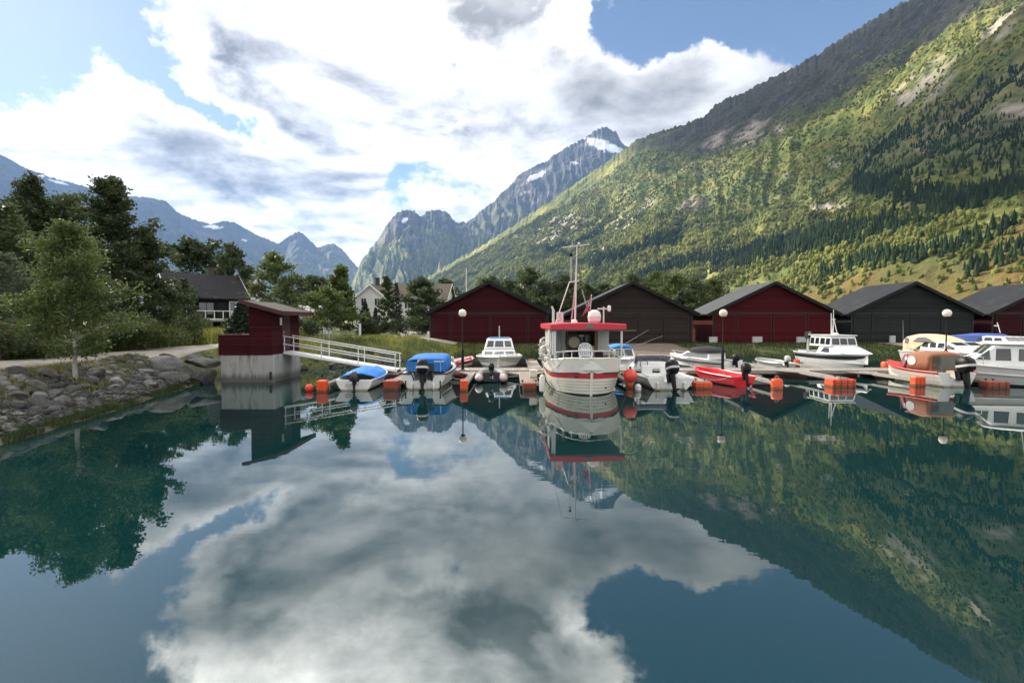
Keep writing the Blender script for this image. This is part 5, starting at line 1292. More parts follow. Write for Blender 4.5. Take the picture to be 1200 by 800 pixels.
finger(8.02, Y0, 21.4, 0.46, 'finger dock with a long orange box float between the white speedboat and the red boat', 0.72, 0.5, 0.28, float_or, 'box')
finger(11.05, Y0, 21.4, 0.20, 'thin boom dock ending in a round orange drum right of the red boat', 0.46, 0.4, 0.44, float_or, 'drum')
finger(14.2, Y0, 21.9, 0.34, 'finger dock ending in a wide ribbed orange block in open water', 1.0, 0.6, 0.34, float_or, 'block', zt=0.36)
finger(17.7, Y0, 22.2, 0.20, 'thin boom dock with a squarish orange float left of the brown canopy boat', 0.46, 0.35, 0.42, float_or, 'box', zt=0.28)
finger(20.35, Y0, 21.4, 0.42, 'finger dock with a flat dark orange float right of the brown canopy boat', 0.92, 0.5, 0.30, float_rd, 'box')
Y1 = 27.4
finger(1.25, Y1, 33.5, 0.60, 'plank finger dock reaching back beside the white cabin boat', 0.5, 0.5, 0.36, float_rd, 'box', grp='finger docks behind')
finger(7.9, Y1, 32.5, 0.4, 'finger dock reaching back beside the blue-topped small boat', 0.5, 0.5, 0.36, float_rd, 'box', grp='finger docks behind')
finger(10.55, Y1, 31.0, 0.22, 'boom dock behind with an orange float left of the black-topped speedboat', 0.34, 0.4, 0.52, float_or, 'box', grp='finger docks behind')
finger(14.2, Y1, 32.0, 0.36, 'finger dock reaching back between the black-topped speedboat and the grey dinghy', 0.5, 0.5, 0.36, float_rd, 'box', grp='finger docks behind')
finger(17.35, Y1, 31.0, 0.22, 'boom dock behind with an orange drum left of the white boat with the winch', 0.36, 0.4, 0.52, float_or, 'drum', grp='finger docks behind')
finger(22.6, Y1, 30.6, 0.30, 'boom dock behind with a large orange drum left of the cream canopy boat', 0.7, 0.5, 0.42, float_or, 'drum', grp='finger docks behind')

def lamp(px, label, D=26.15):
    p = at_y(px, 377, D); t = thing('street_lamp', label, 'lamp', (p.x, D, ZD), 0, 'globe lamps along the dock')
    ht = CAM_H+(377-367)*D/600-ZD
    b = MB(); b.lathe([(0.13, 0), (0.13, 0.03), (0.075, 0.05), (0.075, 1.0), (0.05, 1.06), (0.034, 1.1), (0.030, ht-0.2)], (0, 0, 0), 12); b.build('pole', black_trim, t, smooth=True)
    c = MB(); c.lathe([(0.05, ht-0.26), (0.10, ht-0.22), (0.11, ht-0.17), (0.05, ht-0.16)], (0, 0, 0), 14); c.build('collar', black_trim, t, smooth=True)
    g = MB(); g.ball((0, 0, ht), 0.20, 24, 16); gm = mat('opal_globe', (0.74, 0.68, 0.56), 0.3, var=0.04, spec=0.5); g.build('globe', gm, t, smooth=True)
lamp(542, 'black lamp post with a cream globe in front of the dark red boathouse')
lamp(847.5, 'black lamp post with a cream globe in front of the bright red boathouse')
lamp(1109.5, 'black lamp post with a cream globe between the cream canopy boat and the grey-green boathouse')

# ================================================================== BOATS
gel = mat('white_gelcoat', (0.76, 0.76, 0.74), 0.28, var=0.04, spec=0.5, dirt=(0.48, 0.47, 0.42), dirt_amt=0.35, dscale=2.5, coat=0.2, tide=(0.20, 0.18, 0.10))
gel2 = mat('ivory_gelcoat', (0.74, 0.71, 0.62), 0.32, var=0.05, dirt=(0.42, 0.40, 0.33), dirt_amt=0.4, dscale=2.5, coat=0.15, tide=(0.20, 0.18, 0.10))
gel_g = mat('grey_gelcoat', (0.50, 0.50, 0.48), 0.35, var=0.07, dirt=(0.25, 0.25, 0.22), dirt_amt=0.4, dscale=2.5, tide=(0.20, 0.18, 0.10))
plank_c = mat('cream_planking', (0.76, 0.73, 0.63), 0.45, var=0.06, scale=2, dirt=(0.42, 0.38, 0.27), dirt_amt=0.4, dscale=2.2, stretch=(0.4, 1, 1))
seam = mat('plank_seam', (0.10, 0.09, 0.07), 0.8); red_p = mat('red_paint', (0.52, 0.025, 0.045), 0.42, var=0.12, dirt=(0.22, 0.03, 0.03), dirt_amt=0.4)
boot = mat('black_antifouling', (0.010, 0.010, 0.010), 0.7); teak = mat('brown_wood', (0.22, 0.10, 0.045), 0.5, var=0.2); grey_deck = mat('grey_deck_paint', (0.42, 0.42, 0.41), 0.7, var=0.1)
chrome = mat('steel_rail', (0.62, 0.62, 0.62), 0.25, 0.9, var=0.05); navy_st = mat('dark_blue_stripe', (0.012, 0.014, 0.022), 0.3)
def cloth(name, c): return mat(name, c, 0.85, var=0.16, scale=2.5, bump=0.5, bscale=6, dirt=tuple(x*0.55 for x in c), dirt_amt=0.4, dscale=2.0)
tarp_b = cloth('blue_tarp', (0.022, 0.20, 0.62)); canv_b = cloth('blue_canvas', (0.014, 0.15, 0.46)); canv_c = cloth('cream_canvas', (0.66, 0.52, 0.33)); canv_br = cloth('brown_canvas', (0.30, 0.125, 0.065)); canv_k = cloth('black_canvas', (0.012, 0.013, 0.016)); canv_bl2 = cloth('slate_blue_canvas', (0.045, 0.09, 0.30))
vinyl = mat('clear_vinyl', (0.20, 0.21, 0.22), 0.15, var=0.2, scale=5, spec=0.6)

class Hull:
    """x forward (bow at +L/2), y to port, z up from the waterline"""
    def __init__(s, L, B, z0, z1, draft=0.3, stern=0.86, tw=0.45, full=2.4, kmid=0.32, kbow=0.85, rake=0.45, pointed=False, dip=0.0):
        s.__dict__.update(locals()); del s.__dict__['s']
    def w(s, t):
        if s.pointed and t < 0.40: a = max(0.0, 1-((0.40-t)/0.40)**3.2); return s.B/2*a**0.55
        if t < s.tw: return s.B/2*(s.stern+(1-s.stern)*math.sin(PI/2*t/s.tw))
        return s.B/2*max(0.0, 1-((t-s.tw)/(1-s.tw))**s.full)
    def sh(s, t): return s.z0+(s.z1-s.z0)*t**2.0-(s.dip*min(1.0, t/0.2)**2*(3-2*min(1.0, t/0.2))*(1-t) if s.pointed else s.dip*math.sin(PI*t))
    def k(s, t):
        if s.pointed: e = abs(t-0.45)/0.55; return s.kmid+(s.kbow-s.kmid)*min(1, e)**2.2
        return s.kmid+(s.kbow-s.kmid)*max(0, (t-0.4)/0.6)**1.6
    def pt(s, t, f, side=1):
        """point on the outer skin: f = 0 keel .. 1 sheer"""
        dr = -s.draft*(1-max(0, (t-0.7)/0.3)**3*0.6); top = s.sh(t); z = dr+(top-dr)*f
        x = -s.L/2+s.L*t-s.rake*(1-f)*max(0, (t-0.5)/0.5)**3*1.2
        if s.pointed: x += s.rake*0.55*(1-f)*max(0, (0.4-t)/0.4)**2
        y = max(s.w(t), 0.012)*(f**s.k(t) if f > 0 else 0)
        return Vector((x, y*side, z))
    def shell(s, name, parent, levels, mats, floor=None, gun=0.06, n=18, gun_m=0, in_m=0, cap_stern=True):
        """levels: list of (f, material index of the band up to f)"""
        fs = [0.0]+[l[0] for l in levels]; mi = [l[1] for l in levels]; rings = []
        for i in range(n+1):
            t = (i/n)**0.9 if not s.pointed else 0.5-0.5*math.cos(PI*i/n)
            t = min(max(t, 0.0), 0.999)
            r_ = [s.pt(t, f, 1) for f in fs]; top = r_[-1]; g = min(gun, top.y*0.7); fl = (floor if floor is not None else s.sh(t)-0.03); fl = min(fl, top.z-0.02)
            inn = [Vector((top.x, top.y-g, top.z)), Vector((top.x, max(top.y-g, 0.004)*0.93, fl))]
            rr = r_+inn+[Vector((p.x, -p.y, p.z)) for p in reversed(inn)]+[Vector((p.x, -p.y, p.z)) for p in reversed(r_[1:])]
            rings.append(rr)
        m = mi+[gun_m, in_m, in_m, in_m, gun_m]+list(reversed(mi))
        b = MB(); b.loft(rings, m, True, False, False)
        return b.build(name, mats, parent, smooth=True, angle=28)
    def transom(s, name, parent, m, th=0.06, top=None, notch=None):
        fs = np.linspace(0, 1, 9); r_ = [s.pt(0.0, f, 1) for f in fs]; zt = s.sh(0) if top is None else top
        r_ = [p for p in r_ if p.z <= zt+1e-4]
        poly = r_+[Vector((p.x, -p.y, p.z)) for p in reversed(r_[1:])]
        if notch:
            a, zz = notch; i = len(r_); poly = r_+[Vector((r_[-1].x, a, zt)), Vector((r_[-1].x, a*0.8, zz)), Vector((r_[-1].x, -a*0.8, zz)), Vector((r_[-1].x, -a, zt))]+[Vector((p.x, -p.y, p.z)) for p in reversed(r_[1:])]
        b = MB(); b.prism([p-Vector((0.012, 0, 0)) for p in poly], (th, 0, 0)); return b.build(name, m, parent, bevel=0.008)
    def rail(s, name, parent, m, r_=0.025, f=1.0, t0=0.0, t1=0.998, out=0.012, dz=0.0, n=24, sides=(1, -1), stern=False):
        b = MB()
        for sd_ in sides:
            pts = [s.pt(t0+(t1-t0)*i/n, f, sd_)+Vector((0, sd_*out, dz)) for i in range(n+1)]; b.path(pts, r_, 6)
        if stern: b.path([s.pt(t0, f, 1)+Vector((-0.02, 0, dz)), s.pt(t0, f, -1)+Vector((-0.02, 0, dz))], r_, 6)
        return b.build(name, m, parent, smooth=True)
    def deck(s, name, parent, m, t0, t1, camber=0.05, dz=0.004, inset=0.03, th=0.03, n=12, end=None):
        rings = []
        for i in range(n+1):
            t = min(t0+(t1-t0)*i/n, 0.995); y = max(s.w(t)-inset, 0.01); z = s.sh(t)+dz; x = -s.L/2+s.L*t
            top = [Vector((x, y*q, z+camber*(1-q*q))) for q in (-1, -0.6, -0.2, 0.2, 0.6, 1)]
            rings.append(top+[Vector((x, y, z-th)), Vector((x, -y, z-th))])
        b = MB(); b.loft(rings); return b.build(name, m, parent, smooth=True, angle=30)
    def pulpit(s, name, parent, m, t0, t1, h, r_=0.016, posts=4, n=14, mid=False):
        b = MB()
        L_ = [s.pt(t0+(t1-t0)*i/n, 1.0, 1)+Vector((0, -0.06, h)) for i in range(n+1)]; L_ = [Vector((p.x, max(p.y, 0.02), p.z)) for p in L_]
        Rr = [Vector((p.x, -p.y, p.z)) for p in L_]; b.path(L_+Rr[::-1], r_, 7)
        for i in range(posts):
            t = t0+(t1-t0)*(i/(posts-1))*0.94
            for sd_ in (1, -1):
                p = s.pt(t, 1.0, sd_); p.y -= sd_*min(0.06, abs(p.y)*0.5); b.tube(p, p+Vector((0, 0, h)), r_*0.85, n=6)
        return b.build(name, m, parent, smooth=True)

class Cab:
    """a cabin: side profile (x, z) with width narrowing upwards"""
    def __init__(s, prof, wb, wt): s.p = prof; s.wb, s.wt = wb, wt; s.z0 = min(z for x, z in prof); s.z1 = max(z for x, z in prof)
    def hw(s, z): return s.wb+(s.wt-s.wb)*(z-s.z0)/(s.z1-s.z0)
    def build(s, name, parent, m, bevel=0.04):
        b = MB(); n = len(s.p); A = [Vector((x, s.hw(z), z)) for x, z in s.p]; B_ = [Vector((x, -s.hw(z), z)) for x, z in s.p]
        b.add(A+B_, [tuple(range(n)), tuple(range(n, 2*n))[::-1]]+[(k, n+k, n+(k+1) % n, (k+1) % n) for k in range(n)])
        return b.build(name, m, parent, bevel=bevel, seg=3)
    def side_win(s, parent, poly, sides=(1, -1), m=None, frame=None, name='window', out=0.004):
        for sd_ in sides:
            P = [Vector((x, sd_*(s.hw(z)+out), z)) for x, z in poly]; b = MB(); b.prism(P, (0, -sd_*0.02, 0)); o = b.build(name, m or glass, parent)
            if frame: f = MB(); f.path([p+Vector((0, sd_*0.004, 0)) for p in P], 0.013, 5, closed=True); f.build('frame', frame, o)
    def front_win(s, parent, a, b_, spans, v0, v1, m=None, frame=None, name='window', out=0.006):
        """windows on the sloping profile edge a -> b_; spans in -1..1 across, v0..v1 along the edge"""
        a, b_ = Vector((a[0], 0, a[1])), Vector((b_[0], 0, b_[1])); d = (b_-a); nrm = Vector((d.z, 0, -d.x)).normalized(); 
        if nrm.z < 0: nrm = -nrm
        for (u0, u1) in spans:
            P = []
            for (u, v) in ((u0, v0), (u1, v0), (u1, v1), (u0, v1)):
                q = a+d*v; P.append(q+Vector((0, u*(s.hw(q.z)-0.05), 0))+nrm*out)
            b = MB(); b.prism(P, -nrm*0.02); o = b.build(name, m or glass, parent)
            if frame: f = MB(); f.path([p+nrm*0.003 for p in P], 0.013, 5, closed=True); f.build('frame', frame, o)
def rounded(cx, cy_, hx, hy, z, n=20, p=3.2):
    out = []
    for k in range(n):
        a = 2*PI*k/n; c, s_ = math.cos(a), math.sin(a); out.append(Vector((cx+hx*math.copysign(abs(c)**(2/p), c), cy_+hy*math.copysign(abs(s_)**(2/p), s_), z)))
    return out
def outboard(parent, x, z, sc=1.0, tilt=0.0, yaw=0.0, y=0.0, cm=None, name='outboard_motor', band=None):
    """a motor hung on the transom at (x, y, z): cowling, leg, propeller"""
    M = Matrix.Translation((x, y, z)) @ Matrix.Rotation(yaw, 4, 'Z') @ Matrix.Rotation(tilt, 4, 'Y') @ Matrix.Scale(sc, 4)
    def put(b, nm, m, par, **k): b.v = [tuple(M @ Vector(p)) for p in b.v]; return b.build(nm, m, par, **k)
    b = MB(); b.loft([rounded(-0.26, 0, 0.14, 0.13, 0.10), rounded(-0.28, 0, 0.21, 0.17, 0.17), rounded(-0.29, 0, 0.235, 0.185, 0.32), rounded(-0.28, 0, 0.22, 0.17, 0.46), rounded(-0.26, 0, 0.15, 0.12, 0.55), rounded(-0.25, 0, 0.07, 0.05, 0.575)])
    o = put(b, name, cm or black_pl, parent, smooth=True, angle=50)
    b = MB(); b.loft([rounded(-0.24, 0, 0.10, 0.07, 0.11), rounded(-0.22, 0, 0.085, 0.055, -0.25), rounded(-0.22, 0, 0.07, 0.04, -0.55), rounded(-0.23, 0, 0.09, 0.03, -0.66)]); b.box((-0.30, 0, -0.42), (0.34, 0.17, 0.02)); b.box((-0.06, 0, 0.02), (0.16, 0.2, 0.30)); put(b, 'leg', black_pl, o, bevel=0.006)
    b = MB(); b.lathe([(0.012, -0.44), (0.05, -0.36), (0.055, -0.2), (0.03, -0.06)], (0, 0, -0.60), 12, axis='x')
    for k in range(3):
        a = 2*PI*k/3; d = Vector((0, math.cos(a), math.sin(a))); e = Vector((0.35, -d.z, d.y)).normalized(); c = Vector((-0.40, 0, -0.60)); b.prism([c+d*0.04-e*0.03, c+d*0.13-e*0.06, c+d*0.14+e*0.04, c+d*0.04+e*0.03], (0.012, 0, 0))
    put(b, 'propeller', mat('prop_metal', (0.25, 0.25, 0.26), 0.35, 0.8), o)
    if band:
        b = MB(); b.loft([rounded(-0.29, 0, 0.240, 0.190, 0.25), rounded(-0.29, 0, 0.243, 0.193, 0.29), rounded(-0.29, 0, 0.240, 0.190, 0.32)], 0, True, False, False); put(b, 'stripe', band, o, smooth=True)
    return o
def boat(name, label, cat, X, D_stern_or_bow, L, heading, toward=False, group=None):
    """placed by the end nearest the camera; heading in degrees, 90 = bow away"""
    a = R(heading); d = Vector((math.cos(a), math.sin(a))); near = -1 if math.sin(a) > 0 else 1
    c = Vector((X, D_stern_or_bow))-d*near*L/2
    return thing(name, label, cat, (c.x, c.y, 0), a, group)
def tube_obj(name, pts, r_, m, parent, n=8, closed=False): b = MB(); b.path(pts, r_, n, closed=closed); return b.build(name, m, parent, smooth=True)
rope_m = mat('mooring_rope', (0.50, 0.47, 0.40), 0.95, var=0.3, scale=12)
def mooring(t, a, b, sag=0.12, m=None):
    """a rope of boat t from its own point a to the world point b"""
    W = Matrix.Translation(t.location) @ Matrix.Rotation(t.rotation_euler.z, 4, 'Z'); q = W.inverted() @ Vector(b); a = Vector(a)
    o = MB(); o.path([a.lerp(q, k/10)-Vector((0, 0, sag*4*(k/10)*(1-k/10))) for k in range(11)], 0.011, 6); return o.build('mooring_line', m or rope_m, t, smooth=True)
LAP = [(0.10, 1), (0.30, 1), (0.44, 0), (0.455, 2), (0.58, 0), (0.595, 2), (0.71, 0), (0.725, 2), (0.86, 0), (0.875, 2), (1.0, 0)]

# ---- 1: small boat under a bright blue tarp
def boat_tarp():
    L = 3.9; h = Hull(L, 1.72, 0.44, 0.66, 0.18, 0.88, full=2.2, kmid=0.30); t = boat('motorboat', 'small white motorboat under a bright blue tarp, nearest the hut', 'boat', -6.42, 20.75, L, 91)
    h.shell('hull', t, [(0.36, 1), (0.5, 0), (0.7, 0), (0.82, 0), (0.845, 1), (1, 0)], [gel, gel_g], 0.15, 0.10); h.transom('transom', t, gel, 0.07, notch=(0.22, 0.34)); h.rail('rub_rail', t, gel_g, 0.022)
    # tarp: a loose ridge over the boat
    rows = []; nx, ny = 22, 16
    for i in range(nx+1):
        u = i/nx; tt = 0.14+0.82*u; w_ = h.w(tt)+0.03; zz = h.sh(tt); x = -L/2+L*tt; ridge = 0.30*math.sin(PI*min(1, u*1.25+0.10))**0.7+0.05
        rows.append([Vector((x, w_*(2*j/ny-1), zz+0.02+ridge*(1-abs(2*j/ny-1)**1.7)+0.035*mnoise.noise(Vector((x*2.2, w_*(2*j/ny-1)*3.5, 3.3)))-0.10*(abs(2*j/ny-1)**14))) for j in range(ny+1)])
    b = MB(); b.loft(rows, 0, False, False, False); o = b.build('tarp', tarp_b, t, smooth=True, angle=60); so = o.modifiers.new('thickness', 'SOLIDIFY'); so.thickness = 0.015
    outboard(t, -L/2-0.02, 0.36, 0.80, 0.0, 0.15, -0.02, mat('grey_cowling', (0.045, 0.045, 0.05), 0.35))
    b = MB(); b.box((-L/2-0.03, 0.22, 0.22), (0.02, 0.28, 0.16)); b.build('registration_plate', gel_g, t)
    mooring(t, (-L/2+0.1, 0.78, 0.46), (-7.55, 21.6, 0.38)); mooring(t, (-L/2+0.1, -0.78, 0.46), (-5.1, 21.6, 0.40)); mooring(t, (L/2-0.1, 0, 0.66), (-6.3, 25.95, 0.42))
boat_tarp()

# ---- 2: boat with blue canopy
def boat_blue():
    L = 5.0; h = Hull(L, 2.12, 0.66, 0.98, 0.25, 0.90, full=2.3, kmid=0.34, dip=0.04); t = boat('motorboat', 'white motorboat with a square blue canopy and black rub rail', 'boat', -3.68, 21.1, L, 89)
    h.shell('hull', t, [(0.28, 1), (0.5, 0), (0.62, 1), (0.66, 0), (1, 0)], [gel, gel_g], 0.15, 0.16); h.transom('transom', t, gel, 0.08, notch=(0.42, 0.36)); h.rail('rub_rail', t, black_rub, 0.035); h.deck('foredeck', t, gel, 0.62, 1.0, 0.09)
    b = MB()
    for s in (1, -1): b.path([h.pt(0, 1, s)+Vector((-0.02, 0, 0)), Vector((-L/2-0.03, s*0.46, 0.64)), Vector((-L/2-0.03, s*0.36, 0.36))], 0.032, 7)
    b.build('stern_trim', black_rub, t, smooth=True)
    # canopy: loft of arches; a dark panel paints the shaded opening aft
    rings = []
    for (x, hw, zt) in ((-1.75, 0.86, 1.18), (-1.60, 0.86, 1.24), (-0.6, 0.84, 1.36), (0.35, 0.78, 1.34), (0.75, 0.72, 1.08)):
        r_ = [Vector((x, -hw, 0.68))]
        for k in range(11):
            a = PI*k/10; r_.append(Vector((x, -hw*math.copysign(abs(math.cos(a))**0.35, math.cos(a)), 0.92+(zt-0.92)*math.sin(a)**0.55)))
        r_.append(Vector((x, hw, 0.68))); rings.append(r_)
    b = MB(); b.loft(rings, 0, False, False, False); o = b.build('canopy', canv_b, t, smooth=True, angle=50); so = o.modifiers.new('thickness', 'SOLIDIFY'); so.thickness = 0.02
    b = MB()
    for (y0, y1, z0, z1) in ((-0.84, -0.34, 0.68, 1.10), (0.34, 0.84, 0.68, 1.10), (-0.34, 0.34, 1.02, 1.19)): b.box((-1.75, (y0+y1)/2, (z0+z1)/2), (0.02, y1-y0-0.004, z1-z0))
    b.build('canopy_back', canv_b, t); b = MB(); b.box((-1.74, 0.0, 0.85), (0.012, 0.665, 0.33)); b.build('canopy_window', mat('opening_shade', (0.045, 0.05, 0.055), 0.2, var=0.3, spec=0.5), t)
    for y in (-0.62, 0.62): tube_obj('canopy_pole', [(-1.79, y, 0.66), (-1.79, y, 1.14)], 0.014, chrome, t)
    b = MB(); b.box((0.92, 0, 1.06), (0.02, 1.4, 0.34), Matrix.Rotation(-0.5, 3, 'Y')); b.build('windscreen', glass, t)
    outboard(t, -L/2-0.02, 0.46, 1.30, 0.26, 0.1, 0.0, band=mat('silver_band', (0.5, 0.5, 0.5), 0.4))
    b = MB(); b.box((-L/2-0.04, 0.72, 0.22), (0.03, 0.05, 0.3)); b.box((-L/2-0.04, -0.72, 0.22), (0.03, 0.05, 0.3)); b.build('trim_tab', black_pl, t)
    for y in (0.3, -0.3):
        f = MB(); f.lathe([(0.02, -0.22), (0.06, -0.18), (0.06, 0.12), (0.02, 0.16)], (-L/2-0.10, y*1.5, 0.12), 12); f.build('stern_fender', gel, t, smooth=True)
    mooring(t, (-L/2+0.15, 0.92, 0.66), (-4.78, 22.0, 0.40)); mooring(t, (-L/2+0.15, -0.92, 0.66), (-2.02, 21.9, 0.38)); mooring(t, (L/2-0.1, 0, 0.95), (-3.6, 26.2, 0.44))
boat_blue()

# ---- 3: cabin boat, bow towards us
def cabin_boat(name, label, X, Dn, L, B, heading, z0, z1, roof_m=None, prof=None, wb=0.95, wt=0.80, hull_m=None, stripe=None, win=None, levels=None, hm=None):
    h = Hull(L, B, z0, z1, 0.3, 0.88, full=2.1, kmid=0.32, kbow=0.8, rake=0.6); t = boat(name, label, 'boat', X, Dn, L, heading)
    h.shell('hull', t, levels or LAP, hm or [gel, gel_g, seam], z0-0.35, 0.14); h.transom('transom', t, gel, 0.07); h.rail('rub_rail', t, stripe or gel_g, 0.035); h.deck('foredeck', t, gel, 0.45, 1.0, 0.08)
    return h, t
def boat_cabin():
    L = 6.2; h, t = cabin_boat('cabin_cruiser', 'white cabin boat with its bow towards us, in front of the dark red boathouse', -0.72, 28.0, L, 2.75, 271, 0.66, 0.86, levels=LAP, hm=[gel_g, mat('lower_hull_grey', (0.30, 0.30, 0.29), 0.4), seam])  # darker grey on the lowest hull bands
    c1 = Cab([(-0.9, 0.70), (1.75, 0.84), (1.35, 1.15), (-0.9, 1.18)], 1.02, 0.92); c1.build('trunk', t, gel, 0.06); c1.front_win(t, (1.75, 0.84), (1.35, 1.15), [(-0.92, -0.42), (-0.30, 0.30), (0.42, 0.92)], 0.30, 0.80, vinyl, gel_g)
    c2 = Cab([(-1.3, 1.17), (0.55, 1.185), (0.20, 1.70), (-0.05, 1.80), (-1.3, 1.78)], 0.90, 0.74); c2.build('wheelhouse', t, gel, 0.05); c2.front_win(t, (0.55, 1.185), (0.20, 1.70), [(-0.93, -0.42), (-0.33, 0.33), (0.42, 0.93)], 0.18, 0.92, glass, gel)
    c2.side_win(t, [(-1.1, 1.3), (0.25, 1.3), (0.05, 1.66), (-1.1, 1.66)])
    b = MB(); b.box((-0.62, 0, 1.812), (1.2, 1.3, 0.03)); b.box((-0.02, 0, 1.815), (0.10, 1.20, 0.05)); b.build('roof_edge', mat('sky_blue_trim', (0.10, 0.32, 0.55), 0.5), t, bevel=0.01)
    tube_obj('mast', [(-0.5, 0, 1.8), (-0.5, 0, 2.55)], 0.03, gel_g, t); h.rail('white_rail', t, gel, 0.03, 1.0, 0.1, 0.99, dz=0.03); h.pulpit('pulpit', t, chrome, 0.72, 0.985, 0.28, 0.014)
    b = MB(); b.box((L/2-0.25, 0, 0.93), (0.25, 0.16, 0.1)); b.build('anchor_locker', gel, t, bevel=0.02)
boat_cabin()

# ---- 4: tiny red and white rowing boat behind the dock
def rowboat():
    L = 2.7; h = Hull(L, 1.25, 0.40, 0.58, 0.14, 0.85, full=2.0); t = boat('rowing_boat', 'tiny red and white rowing boat behind the first lamp post', 'boat', -3.55, 30.6, L, 70)
    h.shell('hull', t, [(0.35, 0), (0.7, 0), (1.0, 1)], [gel, red_p], 0.12, 0.05); h.transom('transom', t, red_p, 0.04); h.rail('gunwale', t, red_p, 0.025)
    for x in (-0.6, 0.3): b = MB(); b.box((x, 0, 0.30), (0.24, 1.02, 0.03)); b.build('thwart', teak, t)
    outboard(t, -L/2, 0.35, 0.6, 0.3, cm=gel_g)
rowboat()

# ---- inflatable dinghy with tilted motor under the dock edge
def inflatable():
    t = boat('inflatable_dinghy', 'grey inflatable dinghy with pale tube ends and a tilted black motor', 'boat', -0.95, 23.2, 2.6, 90)
    tm = mat('grey_hypalon', (0.16, 0.16, 0.165), 0.6, var=0.1); pale = mat('pale_cone', (0.62, 0.52, 0.50), 0.55, var=0.15, dirt=(0.62, 0.20, 0.18), dirt_amt=0.5, dscale=4)
    pts = [(-1.15, -0.56, 0.24), (0.3, -0.56, 0.25), (0.8, -0.42, 0.28), (1.1, -0.18, 0.31), (1.17, 0, 0.32), (1.1, 0.18, 0.31), (0.8, 0.42, 0.28), (0.3, 0.56, 0.25), (-1.15, 0.56, 0.24)]
    b = MB(); b.path(pts, 0.19, 14); b.build('tube', tm, t, smooth=True)
    for s in (1, -1):
        b = MB(); b.path([(-1.12, s*0.56, 0.24), (-1.22, s*0.56, 0.24), (-1.40, s*0.56, 0.235), (-1.46, s*0.56, 0.23)], [0.192, 0.19, 0.12, 0.03], 14); b.build('tube_end', pale, t, smooth=True)
    b = MB(); b.box((-0.95, 0, 0.25), (0.05, 0.78, 0.42)); b.build('transom', steel_d, t); b = MB(); b.box((0, 0, 0.10), (1.9, 0.8, 0.04)); b.build('floor', steel_d, t)
    outboard(t, -1.0, 0.42, 0.72, 0.75, 0.1, 0.0)
inflatable()

